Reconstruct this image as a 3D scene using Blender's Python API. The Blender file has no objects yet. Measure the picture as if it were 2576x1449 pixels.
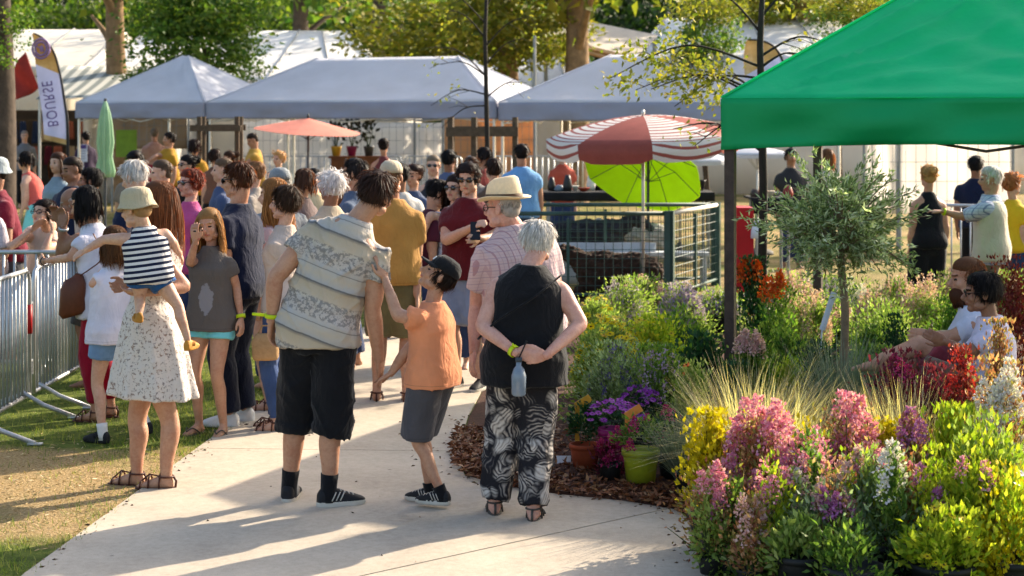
import bpy, bmesh, math, random
import numpy as np
from mathutils import Vector, Matrix
random.seed(7)
rng = np.random.default_rng(7)
sc = bpy.context.scene
C = sc.collection
R = math.radians
# ------------------------------------------------------------------ camera, sky, sun, exposure
F, CH, HZ, CX = 4400.0, 2.07, 290.0, 1288.0      # focal length (px of a 2576 wide picture), eye height, horizon row, centre column
def W(x, y, d): return Vector(((x-CX)*d/F, d, CH-(y-HZ)*d/F))
def G(x, y):
    d = F*CH/(y-HZ); return Vector(((x-CX)*d/F, d, 0))
cam_d = bpy.data.cameras.new('camera'); cam = bpy.data.objects.new('camera', cam_d); C.objects.link(cam)
cam.location = (0, 0, CH); cam.rotation_euler = (R(90), 0, 0)
cam_d.sensor_width = 36; cam_d.lens = 36*F/2576; cam_d.shift_y = -(724.5-HZ)/2576
cam_d.clip_end = 600
cam_d.dof.use_dof = True; cam_d.dof.focus_distance = 9.6; cam_d.dof.aperture_fstop = 4.0
sc.camera = cam
world = bpy.data.worlds.new('World'); sc.world = world; world.use_nodes = True
SUN_AZ, SUN_EL = math.atan2(.747, .665), R(27.6)      # azimuth measured from +Y towards +X
wn = world.node_tree
sky = wn.nodes.new('ShaderNodeTexSky'); sky.sky_type = 'NISHITA'; sky.sun_disc = False
sky.sun_elevation = SUN_EL; sky.sun_rotation = SUN_AZ; sky.air_density = 1.0; sky.dust_density = 3.0; sky.ozone_density = .5
bg = wn.nodes['Background']; bg.inputs['Strength'].default_value = .15
wn.links.new(sky.outputs[0], bg.inputs['Color'])
sun_d = bpy.data.lights.new('sun', 'SUN'); sun_o = bpy.data.objects.new('sun', sun_d); C.objects.link(sun_o)
sun_d.energy = 4.6; sun_d.angle = R(.6); sun_d.color = (1, .87, .69)
sdir = Vector((math.sin(SUN_AZ)*math.cos(SUN_EL), math.cos(SUN_AZ)*math.cos(SUN_EL), math.sin(SUN_EL)))
sun_o.rotation_euler = sdir.to_track_quat('Z', 'Y').to_euler(); sun_o.location = (20, 20, 20)
sc.view_settings.view_transform = 'Standard'; sc.view_settings.look = 'None'
sc.view_settings.exposure = 1.27; sc.view_settings.gamma = 1.0
sc.render.engine = 'CYCLES'
sc.cycles.max_bounces = 7; sc.cycles.diffuse_bounces = 3; sc.cycles.glossy_bounces = 2; sc.cycles.transmission_bounces = 4
sc.cycles.transparent_max_bounces = 6; sc.cycles.use_denoising = True
sc.cycles.sample_clamp_indirect = 6

# ------------------------------------------------------------------ materials
def srgb(h):
    h = h.lstrip('#'); v = [int(h[i:i+2], 16)/255 for i in (0, 2, 4)]
    return tuple((c/12.92 if c <= .04045 else ((c+.055)/1.055)**2.4) for c in v)
class NT:
    def __init__(s, name):
        s.m = bpy.data.materials.new(name); s.m.use_nodes = True; s.t = s.m.node_tree
        s.bsdf = s.t.nodes['Principled BSDF']; s.out = s.t.nodes['Material Output']
    def n(s, typ, **kw):
        nd = s.t.nodes.new('ShaderNode'+typ)
        for k, v in kw.items():
            if k.startswith('i_'): nd.inputs[k[2:].replace('_', ' ')].default_value = v
            else: setattr(nd, k, v)
        return nd
    def l(s, a, b): s.t.links.new(a, b)
    def noise(s, vec, scale, detail=3, rough=.55):
        nd = s.n('TexNoise'); nd.inputs['Scale'].default_value = scale; nd.inputs['Detail'].default_value = detail
        nd.inputs['Roughness'].default_value = rough
        if vec is not None: s.l(vec, nd.inputs['Vector'])
        return nd.outputs['Fac']
    def ramp(s, fac, stops, interp='LINEAR'):
        nd = s.n('ValToRGB'); e = nd.color_ramp.elements; nd.color_ramp.interpolation = interp
        while len(e) > 1: e.remove(e[-1])
        for i, (p, c) in enumerate(stops):
            el = e[0] if i == 0 else e.new(p)
            el.position = p; el.color = (*c[:3], 1) if not isinstance(c, (int, float)) else (c, c, c, 1)
        s.l(fac, nd.inputs['Fac']); return nd.outputs['Color']
    def mix(s, fac, a, b, mode='MIX'):
        nd = s.n('MixRGB', blend_type=mode)
        for i, v in ((0, fac), (1, a), (2, b)):
            if hasattr(v, 'is_linked') or hasattr(v, 'links'): s.l(v, nd.inputs[i])
            elif i == 0: nd.inputs[0].default_value = v
            else: nd.inputs[i].default_value = (*v[:3], 1)
        return nd.outputs[0]
    def math(s, op, a, b=0):
        nd = s.n('Math', operation=op)
        for i, v in ((0, a), (1, b)):
            if isinstance(v, (int, float)): nd.inputs[i].default_value = v
            else: s.l(v, nd.inputs[i])
        return nd.outputs[0]
    def bump(s, h, strength, dist=.01):
        nd = s.n('Bump'); nd.inputs['Strength'].default_value = strength; nd.inputs['Distance'].default_value = dist
        s.l(h, nd.inputs['Height']); s.l(nd.outputs[0], s.bsdf.inputs['Normal']); return nd
    def obj(s): return s.n('TexCoord').outputs['Object']
MATS = {}
def dim(c, k): return tuple(min(1, x*k) for x in c[:3])
def pm(name, col, var=.25, scale=6, rough=.8, bump=0, bscale=60, metal=0, trans=0, sheen=0, spec=.3, vec=None):
    """plain procedural surface: colour broken by two noises, optional bump and translucency"""
    if name in MATS: return MATS[name]
    if isinstance(col, str): col = srgb(col)
    t = NT(name); v = t.obj()
    f = t.noise(v, scale, 4); g = t.noise(v, scale*7.3, 2)
    ff = t.math('ADD', t.math('MULTIPLY', f, .7), t.math('MULTIPLY', g, .3))
    c = t.ramp(ff, [(.3, dim(col, 1-var)), (.7, dim(col, 1+var*.6))])
    t.l(c, t.bsdf.inputs['Base Color'])
    t.bsdf.inputs['Roughness'].default_value = rough; t.bsdf.inputs['Metallic'].default_value = metal
    t.bsdf.inputs['Specular IOR Level'].default_value = spec
    if sheen: t.bsdf.inputs['Sheen Weight'].default_value = sheen
    if bump: t.bump(t.noise(v, bscale, 3), bump)
    if trans:
        tr = t.n('BsdfTranslucent'); t.l(c, tr.inputs['Color']); mx = t.n('MixShader'); mx.inputs[0].default_value = trans
        t.l(t.bsdf.outputs[0], mx.inputs[1]); t.l(tr.outputs[0], mx.inputs[2]); t.l(mx.outputs[0], t.out.inputs['Surface'])
    MATS[name] = t.m; return t.m
def leaf(name, cols, trans=.4, rough=.55, tboost=1.5):
    """foliage: each leaf takes its own colour from the list, light passes through"""
    if name in MATS: return MATS[name]
    cols = [srgb(c) if isinstance(c, str) else c for c in cols]
    t = NT(name); gi = t.n('NewGeometry').outputs['Random Per Island']
    c = t.ramp(gi, [(i/max(1, len(cols)-1), cc) for i, cc in enumerate(cols)])
    t.l(c, t.bsdf.inputs['Base Color']); t.bsdf.inputs['Roughness'].default_value = rough
    t.bsdf.inputs['Specular IOR Level'].default_value = .25
    tr = t.n('BsdfTranslucent'); tc = t.mix(1.0, c, (tboost*.88, tboost, tboost*.5), 'MULTIPLY'); t.l(tc, tr.inputs['Color'])
    mx = t.n('MixShader'); mx.inputs[0].default_value = trans
    t.l(t.bsdf.outputs[0], mx.inputs[1]); t.l(tr.outputs[0], mx.inputs[2]); t.l(mx.outputs[0], t.out.inputs['Surface'])
    MATS[name] = t.m; return t.m

# ------------------------------------------------------------------ mesh helpers
class MB:
    """collects shapes for one mesh"""
    def __init__(s): s.v = []; s.f = []; s.mi = []; s.n = 0
    def add(s, verts, faces, mi=0):
        verts = np.asarray(verts, float).reshape(-1, 3)
        s.v.append(verts); s.f += [tuple(i+s.n for i in f) for f in faces]; s.mi += [mi]*len(faces); s.n += len(verts)
    def box(s, c, size, rot=None, mi=0):
        x, y, z = (k/2 for k in size)
        p = np.array([(-x,-y,-z),(x,-y,-z),(x,y,-z),(-x,y,-z),(-x,-y,z),(x,-y,z),(x,y,z),(-x,y,z)])
        if rot is not None: p = p @ np.array(rot.to_3x3()).T if isinstance(rot, Matrix) else p @ np.array(Matrix.Rotation(rot, 3, 'Z')).T
        s.add(p+np.array(c), [(0,3,2,1),(4,5,6,7),(0,1,5,4),(1,2,6,5),(2,3,7,6),(3,0,4,7)], mi)
    def rings(s, rs, mi=0, cap=True, closed=True):
        n = len(rs[0]); base = np.concatenate(rs); f = []
        for i in range(len(rs)-1):
            for j in range(n if closed else n-1):
                k = (j+1) % n; f.append((i*n+j, i*n+k, (i+1)*n+k, (i+1)*n+j))
        if cap:
            f.append(tuple(range(n-1, -1, -1))); f.append(tuple((len(rs)-1)*n+j for j in range(n)))
        s.add(base, f, mi)
    def tube(s, pts, r, n=8, mi=0, flat=1.0, flatdir=None, cap=True):
        pts = [np.array(p, float) for p in pts]
        rr = [r]*len(pts) if isinstance(r, (int, float)) else r
        s.rings(tube_rings(pts, rr, n, flat, flatdir), mi, cap)
    def ell(s, c, rad, M=None, nu=14, nv=9, mi=0):
        rs = []
        for i in range(nv):
            th = math.pi*(i+.5)/nv; z = -math.cos(th); k = math.sin(th)
            a = np.linspace(0, 2*math.pi, nu, endpoint=False)
            p = np.stack([np.cos(a)*k*rad[0], np.sin(a)*k*rad[1], np.full(nu, z*rad[2]/math.cos(math.pi*.5/nv))], 1)
            if M is not None: p = p @ np.array(M).T
            rs.append(p+np.array(c))
        s.rings(rs, mi)
    def lathe(s, prof, c=(0,0,0), n=20, mi=0, cap=True):
        a = np.linspace(0, 2*math.pi, n, endpoint=False); rs = []
        for r, z in prof: rs.append(np.stack([np.cos(a)*r, np.sin(a)*r, np.full(n, z)], 1)+np.array(c))
        s.rings(rs, mi, cap)
    def mesh(s, name, smooth=False):
        me = bpy.data.meshes.new(name)
        me.from_pydata([tuple(p) for p in np.concatenate(s.v)], [], s.f)
        if any(s.mi): me.polygons.foreach_set('material_index', s.mi)
        if smooth: me.polygons.foreach_set('use_smooth', [True]*len(me.polygons))
        return me
    def build(s, name, mats, parent=None, smooth=False, loc=None):
        return mk(name, s.mesh(name, smooth), mats, parent, loc)
def mk(name, me, mats, parent=None, loc=None):
    o = bpy.data.objects.new(name, me)
    for m in (mats if isinstance(mats, (list, tuple)) else [mats]):
        if m is not None and len(me.materials) < len(mats if isinstance(mats, (list, tuple)) else [mats]): me.materials.append(m)
    C.objects.link(o)
    if parent is not None: o.parent = parent
    if loc is not None: o.location = loc
    return o
def unit(v):
    v = np.asarray(v, float); return v/(np.linalg.norm(v)+1e-9)
def tube_rings(pts, rr, n, flat=1.0, flatdir=None):
    a = np.linspace(0, 2*math.pi, n, endpoint=False); rs = []
    T = [unit(pts[min(i+1, len(pts)-1)]-pts[max(i-1, 0)]) for i in range(len(pts))]
    u = np.array(flatdir, float) if flatdir is not None else (np.array([0, 0, 1.]) if abs(T[0][2]) < .9 else np.array([1., 0, 0]))
    for p, t, r in zip(pts, T, rr):
        u = unit(u-t*np.dot(u, t)); w = np.cross(t, u)
        rs.append(p+np.outer(np.cos(a), u)*r*flat+np.outer(np.sin(a), w)*r)
    return rs
def empty(name, loc, label=None, cat=None, group=None, rz=0):
    o = bpy.data.objects.new(name, None); C.objects.link(o); o.location = loc; o.rotation_euler = (0, 0, rz); o.empty_display_size = .2
    return tag(o, label, cat, group)
def tag(o, label=None, cat=None, group=None, kind=None):
    if label: o['label'] = label
    if cat: o['category'] = cat
    if group: o['group'] = group
    if kind: o['kind'] = kind
    return o
def np_mesh(name, verts, quads, smooth=False, mats_idx=None):
    me = bpy.data.meshes.new(name); k = quads.shape[1]
    me.vertices.add(len(verts)); me.vertices.foreach_set('co', np.ascontiguousarray(verts, dtype=np.float32).ravel())
    me.loops.add(quads.size); me.loops.foreach_set('vertex_index', np.ascontiguousarray(quads, dtype=np.int32).ravel())
    me.polygons.add(len(quads)); me.polygons.foreach_set('loop_start', np.arange(0, quads.size, k, dtype=np.int32))
    if mats_idx is not None: me.polygons.foreach_set('material_index', np.ascontiguousarray(mats_idx, dtype=np.int32))
    me.update(calc_edges=True)
    if smooth: me.polygons.foreach_set('use_smooth', np.ones(len(quads), bool))
    return me
def rand_dirs(n, r=rng):
    v = r.normal(size=(n, 3)); return v/np.linalg.norm(v, axis=1, keepdims=True)
def leaves(P, D, L, Wd, r=rng, bend=.25, tipw=.55):
    """leaf blades: base P, direction D, length L, half-width Wd; five points each, folded along the midrib"""
    n = len(P); D = D/(np.linalg.norm(D, axis=1, keepdims=True)+1e-9)
    S = np.cross(D, rand_dirs(n, r)); S /= np.linalg.norm(S, axis=1, keepdims=True)+1e-9
    N = np.cross(S, D); L = np.broadcast_to(L, (n,))[:, None]; Wd = np.broadcast_to(Wd, (n,))[:, None]
    mid = P+D*L*tipw*.75
    v = np.stack([P, mid+S*Wd+N*Wd*bend, P+D*L-N*L*bend*.4, mid-S*Wd+N*Wd*bend], 1).reshape(-1, 3)
    q = np.arange(n*4).reshape(n, 4)
    return v, q
def blades(P, D, L, w, droop, r=rng, seg=4):
    """grass blades: tapering strips that bend over"""
    n = len(P); D = D/np.linalg.norm(D, axis=1, keepdims=True)
    H = np.stack([D[:, 0], D[:, 1], np.zeros(n)], 1); H /= np.linalg.norm(H, axis=1, keepdims=True)+1e-9
    S = np.stack([-H[:, 1], H[:, 0], np.zeros(n)], 1)
    tw = r.uniform(-1, 1, n)[:, None]; S = S*np.cos(tw)+H*np.sin(tw)*.6
    sway = np.stack([r.normal(.25, .35, n), r.normal(0, .3, n), np.zeros(n)], 1)
    vs = []; L = np.broadcast_to(L, (n,))[:, None]; droop = np.broadcast_to(droop, (n,))[:, None]
    for i in range(seg+1):
        t = i/seg; c = P+D*L*t+(H*.45-np.array([0, 0, .75])+sway*.5)*L*droop*t*t+S*L*.06*tw*math.sin(t*4)
        ww = w*(1-t*.92)
        vs += [c-S*ww, c+S*ww]
    v = np.stack(vs, 1); k = 2*(seg+1)
    base = (np.arange(n)*k)[:, None, None]
    q = np.array([[2*i, 2*i+1, 2*i+3, 2*i+2] for i in range(seg)])[None]
    return v.reshape(-1, 3), (base+q).reshape(-1, 4)
def catmull(pts, m=6):
    pts = [np.array(p, float) for p in pts]; out = []
    for i in range(len(pts)-1):
        p0, p1, p2, p3 = pts[max(i-1, 0)], pts[i], pts[i+1], pts[min(i+2, len(pts)-1)]
        for j in range(m):
            t = j/m; out.append(.5*((2*p1)+(-p0+p2)*t+(2*p0-5*p1+4*p2-p3)*t*t+(-p0+3*p1-3*p2+p3)*t**3))
    out.append(pts[-1]); return out
# ------------------------------------------------------------------ voxel jobs: closed shapes fused into one skin, all evaluated in one pass
JOBS = []
def fuse(mb, voxel, smooth, cb): JOBS.append((mb, voxel, smooth, cb))
def run_jobs():
    tmp = []
    for mb, vx, sm, cb in JOBS:
        o = bpy.data.objects.new('fuse', mb.mesh('fuse')); C.objects.link(o)
        m = o.modifiers.new('r', 'REMESH'); m.mode = 'VOXEL'; m.voxel_size = vx; m.adaptivity = 0
        if sm:
            m = o.modifiers.new('s', 'SMOOTH'); m.factor = .5; m.iterations = sm
        tmp.append(o)
    dg = bpy.context.evaluated_depsgraph_get(); dg.update()
    res = []
    for o in tmp:
        me = o.evaluated_get(dg).to_mesh()
        v = np.empty(len(me.vertices)*3, np.float32); me.vertices.foreach_get('co', v)
        nl = len(me.loops); q = np.empty(nl, np.int32); me.loops.foreach_get('vertex_index', q)
        res.append((v.reshape(-1, 3).astype(float), q.reshape(-1, 4) if nl == 4*len(me.polygons) else None, me))
        if res[-1][1] is None:
            me.calc_loop_triangles(); t = np.empty(len(me.loop_triangles)*3, np.int32); me.loop_triangles.foreach_get('vertices', t)
            res[-1] = (res[-1][0], t.reshape(-1, 3), me)
    for (mb, vx, sm, cb), (v, q, me), o in zip(JOBS, res, tmp):
        cb(v, q); o.evaluated_get(dg).to_mesh_clear()
    for o in tmp:
        me = o.data; bpy.data.objects.remove(o); bpy.data.meshes.remove(me)
    JOBS.clear()
def normals(v, q):
    n = np.zeros_like(v); a, b, c = v[q[:, 0]], v[q[:, 1]], v[q[:, 2]]
    fn = np.cross(b-a, c-a)
    for i in range(q.shape[1]): np.add.at(n, q[:, i], fn)
    return n/(np.linalg.norm(n, axis=1, keepdims=True)+1e-9)
def wrinkle(v, q, amp, seed, freq=1.0, axis=(0, 0, 1)):
    """cloth folds: a few crossing waves, stronger in patches, pushed along the normals"""
    r = np.random.default_rng(seed); n = normals(v, q); f = np.zeros(len(v))
    for i in range(7):
        k = r.normal(size=3)*np.array([26, 26, 13])*freq; ph = r.uniform(0, 6.28)
        warp = .6*np.sin(v @ (r.normal(size=3)*9)+r.uniform(0, 6))
        f += np.sin(v @ k+ph+warp*2)*r.uniform(.4, 1)
    m = .5+.5*np.sin(v @ (r.normal(size=3)*7)+r.uniform(0, 6)); g = np.zeros(len(v))
    for i in range(5):                                        # sharp drapes running down and across
        k = r.normal(size=3)*np.array([34, 34, 20]); warp = np.sin(v @ (r.normal(size=3)*11)+r.uniform(0, 6))
        g += (1-np.abs(np.sin(v @ k*.5+r.uniform(0, 6)+warp*1.3)))**3*np.clip(np.sin(v @ (r.normal(size=3)*10)+r.uniform(0, 6)), 0, 1)
    return v+n*(f/4*amp*(.35+.65*m)+(g-.5)*amp*.9)[:, None]
def rot(axis, deg): return np.array(Matrix.Rotation(R(deg), 3, Vector(axis)))
def ik(a, c, l1, l2, pole):
    a, c = np.array(a, float), np.array(c, float); dv = c-a; L = np.linalg.norm(dv)
    Lm = min(L, (l1+l2)*.999); x = (l1*l1-l2*l2+Lm*Lm)/(2*Lm); hgt = math.sqrt(max(1e-6, l1*l1-x*x))
    dn = unit(dv); p = np.array(pole, float); p = unit(p-dn*np.dot(p, dn))
    return a+dn*x*(L/Lm)+p*hgt
SKIN = {'light': (.56, .33, .225), 'tan': (.46, .245, .15), 'pink': (.58, .31, .23), 'brown': (.27, .135, .08), 'dark': (.15, .075, .045)}
def skin(tone):
    n = 'skin_'+tone
    if n in MATS: return MATS[n]
    t = NT(n); v = t.obj(); c = SKIN[tone]
    col = t.ramp(t.noise(v, 9, 6, .7), [(.3, (c[0]*.86, c[1]*.70, c[2]*.66)), (.5, c), (.72, (c[0]*1.1, c[1]*1.14, c[2]*1.16))]); col = t.mix(.5, col, t.ramp(t.noise(v, 55, 4, .7), [(.3, (.72, .6, .56)), (.6, (1, 1, 1))]), 'MULTIPLY')
    t.l(col, t.bsdf.inputs['Base Color']); t.bsdf.inputs['Roughness'].default_value = .5; t.bsdf.inputs['Specular IOR Level'].default_value = .35
    t.bsdf.inputs['Subsurface Weight'].default_value = .12; t.bsdf.inputs['Subsurface Radius'].default_value = (.02, .008, .004); t.bsdf.inputs['Subsurface Scale'].default_value = .5
    t.bump(t.math('ADD', t.noise(v, 120, 3), t.noise(v, 22, 3)), .3, .006)
    MATS[n] = t.m; return t.m
def hairmat(col):
    n = 'hair_'+col.strip('#')
    if n in MATS: return MATS[n]
    t = NT(n); gi = t.n('NewGeometry').outputs['Random Per Island']; c = srgb(col); v = t.obj()
    f = t.math('ADD', t.math('MULTIPLY', gi, .6), t.math('MULTIPLY', t.noise(v, 60, 2), .4))
    cc = t.ramp(f, [(.15, dim(c, .55)), (.5, c), (.85, dim(c, 1.5))])
    t.l(cc, t.bsdf.inputs['Base Color']); t.bsdf.inputs['Roughness'].default_value = .6; t.bsdf.inputs['Specular IOR Level'].default_value = .22
    tr = t.n('BsdfTranslucent'); lum = sum(c)/3; bo = (3.2, 2.3, 1.5) if lum < .12 else (1.5, 1.35, 1.12) if lum < .3 else (1.15, 1.1, 1.05); t.l(t.mix(1.0, cc, bo, 'MULTIPLY'), tr.inputs['Color']); mx = t.n('MixShader'); mx.inputs[0].default_value = .34
    t.l(t.bsdf.outputs[0], mx.inputs[1]); t.l(tr.outputs[0], mx.inputs[2]); t.l(mx.outputs[0], t.out.inputs['Surface'])
    MATS[n] = t.m; return t.m
def ering(c, A, B, n=20, p=2.3):
    a = np.linspace(0, 2*math.pi, n, endpoint=False); ca, sa = np.cos(a), np.sin(a)
    x = np.sign(ca)*np.abs(ca)**(2/p); y = np.sign(sa)*np.abs(sa)**(2/p)
    return np.array(c)+np.outer(x, A)+np.outer(y, B)
def chain(mb, pts, n=12, mi=0):
    """limb through (point, radius) pairs, smoothed"""
    P = catmull([p for p, r in pts], 4); r_ = catmull([(r, 0, 0) for p, r in pts], 4)
    mb.tube(P, [x[0] for x in r_], n, mi)
TORSO_M = [(-.17, .125, .085, 0), (-.05, .166, .118, -.008), (.06, .168, .12, -.012), (.28, .150, .106, 0), (.5, .160, .112, .006), (.70, .178, .116, .008), (.80, .176, .104, 0), (.87, .150, .09, -.002), (.94, .104, .078, -.004), (1.02, .066, .064, 0)]
TORSO_F = [(-.17, .130, .088, 0), (-.05, .174, .122, -.01), (.06, .168, .124, -.014), (.28, .132, .098, 0), (.5, .140, .104, .006), (.68, .156, .124, .016), (.80, .150, .098, 0), (.87, .126, .084, -.002), (.94, .088, .07, -.004), (1.02, .055, .056, 0)]
class Person:
    pass
def person(label, x=None, d=None, h=1.72, hd=0, base=None, sex='m', build=1.0, lean=0, side=0, twist=0, head=(0, 0, 0), armL=None, armR=None, legL=None, legR=None,
           tone='light', hair=('short', '#3a2618'), shirt=None, bottom=None, shoes=None, hipz=None, hipoff=(0, 0), neck=None, headc=None, stance=.11, face=True, group=None,
           curl=.45, handL=None, handR=None, neckw=1.0, hatted=False):
    s = Person(); s.parts = {}; s.hatted = hatted
    if base is None: base = Vector(((x-CX)*d/F, d, 0))
    s.base = np.array(base); s.d = d = base[1]; k = h/1.75; s.k = k; s.h = h
    s.lod = 0 if d < 11.6 else 1 if d < 15.5 else 2 if d < 21 else 3
    a = R(hd); fw = np.array([-math.sin(a), math.cos(a), 0]); rt = np.array([math.cos(a), math.sin(a), 0]); up = np.array([0, 0, 1.])
    s.fw, s.rt, s.up = fw, rt, up
    def pt(p):
        if p is None: return None
        if p[0] == 'p': return np.array(W(p[1], p[2], d+(p[3] if len(p) > 3 else 0)))-s.base
        return rt*p[0]*k+fw*p[1]*k+up*p[2]*k
    s.pt = pt
    child = h < 1.5
    hh = .235*min(1, .35+.65*k)*(1.0 if h > 1 else 1.2); s.hs = hs = hh/.235
    hz = .525*h if h > 1.15 else .46*h
    if hipz is not None: hz = hipz
    Hc = up*hz+rt*hipoff[0]+fw*hipoff[1]
    full = .525*h if h > 1.15 else .46*h
    Ls = h-hh-.026*h-full
    dirv = rot(fw, side) @ (rot(rt, -lean) @ up)
    if neck is not None:
        Np = pt(neck); dirv = unit(Np-Hc)
    else: Np = Hc+dirv*Ls*(1-.0015*abs(lean))
    Ls = np.linalg.norm(Np-Hc)
    P1 = Hc+unit(up*.45+dirv*.55)*Ls*.5
    def sp(t):
        if t <= 0: return Hc+up*t*Ls
        if t >= 1: return Np+dirv*(t-1)*Ls
        return Hc*(1-t)**2+P1*2*t*(1-t)+Np*t*t
    s.sp = sp
    rs = rot(up, twist) @ rt; rs = rot(fw, side*.8) @ rs; rs = unit(rs-dirv*np.dot(rs, dirv)); s.rs = rs
    def frame(t):
        tn = unit(sp(t+.03)-sp(t-.03)); L = unit(rt*(1-max(0, min(1, t)))+rs*max(0, min(1, t))); L = unit(L-tn*np.dot(L, tn)); return tn, L, np.cross(tn, L)
    s.frame = frame
    tab = TORSO_F if sex == 'f' else TORSO_M
    wk = k*build*(.90 if child else 1)
    s.wk = wk; s.tab = tab
    def tring(t, a_, b_, off, ea=0, eb=0, n=22, p=2.35):
        tn, L, Fv = frame(t); return ering(sp(t)+Fv*off*k, L*(a_*wk+ea), Fv*(b_*wk+eb), n, p)
    s.tring = tring
    shw = {'m': .174, 'f': .150}[sex]*k*(.93 if child else 1)*(.6+.4*build)
    sc_ = sp(.805)
    shL, shR = sc_-rs*shw, sc_+rs*shw; s.sh = (shL, shR)
    ua, fa = .168*h, .143*h
    def arm(spec, sh, sg):
        if spec is None:
            e = sh-up*ua*.985+rs*sg*.05*k-fw*.02*k; w = e-up*fa*.97+fw*.06*k+rs*sg*.0*k
        elif len(spec) == 2 and spec[0] is not None: e, w = pt(spec[0]), pt(spec[1])
        else:
            w = pt(spec[1]); e = ik(sh, w, ua, fa, rs*sg*.6-up*1.0-fw*.5 if len(spec) < 3 else rt*spec[2][0]+fw*spec[2][1]+up*spec[2][2])
        return e, w
    eL, wL = arm(armL, shL, -1); eR, wR = arm(armR, shR, 1)
    s.arms = {-1: (shL, eL, wL), 1: (shR, eR, wR)}
    hipj = {-1: Hc-rt*.088*k-up*.02*k, 1: Hc+rt*.088*k-up*.02*k}
    th, sn = .245*h*(full/(.525*h)), .235*h*(full/(.525*h))
    s.legs = {}
    for sg, spec in ((-1, legL), (1, legR)):
        fdir = rot(up, -sg*9) @ fw
        if spec is None: an = rt*sg*stance*k+up*.075*k; kn = ik(hipj[sg], an, th, sn, fw)
        else:
            an = pt(spec[1]); kn = pt(spec[0]) if spec[0] is not None else ik(hipj[sg], an, th, sn, fw)
            if len(spec) > 2: fdir = rot(up, spec[2]) @ fw
        s.legs[sg] = (hipj[sg], kn, an, fdir)
    # head
    nd = unit(dirv*.6+up*.4)
    yaw, pit, rol = head
    HM = rot(up, yaw); hf = HM @ fw; hr = HM @ rt
    HM = rot(hr, pit) @ HM; HM = rot(HM @ fw, rol) @ HM
    s.HR, s.HF, s.HU = HM @ rt, HM @ fw, HM @ up
    hcen = Np+nd*(.026*h+.02)+s.HU*hh*.44 if headc is None else pt(headc)
    s.hc = hcen
    def hp(px, py, pz): return hcen+(s.HR*px+s.HF*py+s.HU*pz)*hs
    s.hp = hp; HMat = np.stack([s.HR, s.HF, s.HU], 1); s.HM = HMat
    # ---------------- body
    mb = MB(); fine = MB()
    mb.rings([tring(*r) for r in tab])
    armr = [.060, .052, .046, .040, .043, .036, .027] if sex == 'm' else [.050, .045, .040, .034, .036, .030, .023]
    bk = k*(.5+.5*build); 
    for sg in (-1, 1):
        A, B, Cc = s.arms[sg]; rr = [q*bk*(1.0 if child else 1.03) for q in armr]
        chain(mb, [(A-rs*sg*.035*k, rr[0]*.82), (A+(B-A)*.12, rr[0]), (A+(B-A)*.5, rr[1]), (A+(B-A)*.85, rr[2]), (B, rr[3]), (B+(Cc-B)*.25, rr[4]), (B+(Cc-B)*.65, rr[5]), (Cc, rr[6]), (Cc+unit(Cc-B)*.03*k, rr[6])])
        H, K, An, fd = s.legs[sg]; lk = bk*(.9 if child else 1)*(1.04 if sex == 'f' else 1)
        chain(mb, [(H+(H-K)*.08, .085*lk), (H+(K-H)*.15, .092*lk), (H+(K-H)*.55, .076*lk), (K, .055*lk), (K+(An-K)*.28-fd*.012*k, .056*lk), (K+(An-K)*.65, .044*lk), (An, .034*lk), (An-up*.03*k, .036*lk)])
        foot = [(-.052, .03, .024, .026), (-.03, .042, .034, .04), (.03, .045, .036, .043), (.09, .034, .042, .032), (.15, .022, .046, .02), (.19, .015, .036, .013), (.205, .012, .02, .009)]
        side_ = np.cross(fd, up); g = An-up*.075*k
        mb.rings([ering(g+fd*o_*k*.88+up*z_*k*.95, side_*a_*k*.9, up*b_*k*.95, 14, 2.2) for o_, z_, a_, b_ in foot])
        s.legs[sg] = (H, K, An, fd)
        # hand
        hand(fine, s, sg, handL if sg < 0 else handR, curl, sex, child)
    # neck and head
    nr = (.058 if sex == 'm' else .047)*hs*neckw*(.85 if child else 1)
    chain(fine, [(sp(.97), nr*1.25), (Np+nd*.01, nr*1.02), (hp(0, -.028, -.06), nr*.98), (hp(0, -.02, 0), nr*.9)])
    fine.ell(hp(0, -.012, .035), np.array((.0735, .094, .0825))*hs, HMat, 18, 12)
    fine.ell(hp(0, .028, -.03), np.array((.058, .060, .083))*hs, HMat, 16, 10)
    fine.ell(hp(0, .062, -.092), np.array((.027, .026, .022))*hs, HMat)
    fine.ell(hp(0, .072, .022), np.array((.046, .018, .014))*hs, HMat)
    for sg in (-1, 1):
        fine.ell(hp(sg*.036, .055, -.032), np.array((.022, .026, .024))*hs, HMat)
        fine.ell(hp(sg*.045, .018, -.075), np.array((.02, .035, .022))*hs, HMat)
        fine.ell(hp(sg*.077, -.012, -.01), np.array((.009, .02, .031))*hs, HMat, 10, 7)
        fine.ell(hp(sg*.030, .068, -.001), np.array((.013, .013, .010))*hs, HMat, 10, 7)
    chain(fine, [(hp(0, .082, .012), .008*hs), (hp(0, .098, -.012), .010*hs), (hp(0, .108, -.030), .014*hs), (hp(0, .088, -.042), .011*hs)], 8)
    fine.ell(hp(0, .085, -.060), np.array((.022, .012, .010))*hs, HMat, 10, 7)
    vb, vf = [(.0130, .0054), (.021, .0088), (.026, .0135), (.030, .0175)][s.lod]
    store = {}
    fuse(mb, vb, 3, lambda v, q: store.__setitem__('b', (v, q)))
    hcol = hair[1] if hair and hair[0] != 'none' else '#3a2a20'
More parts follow.
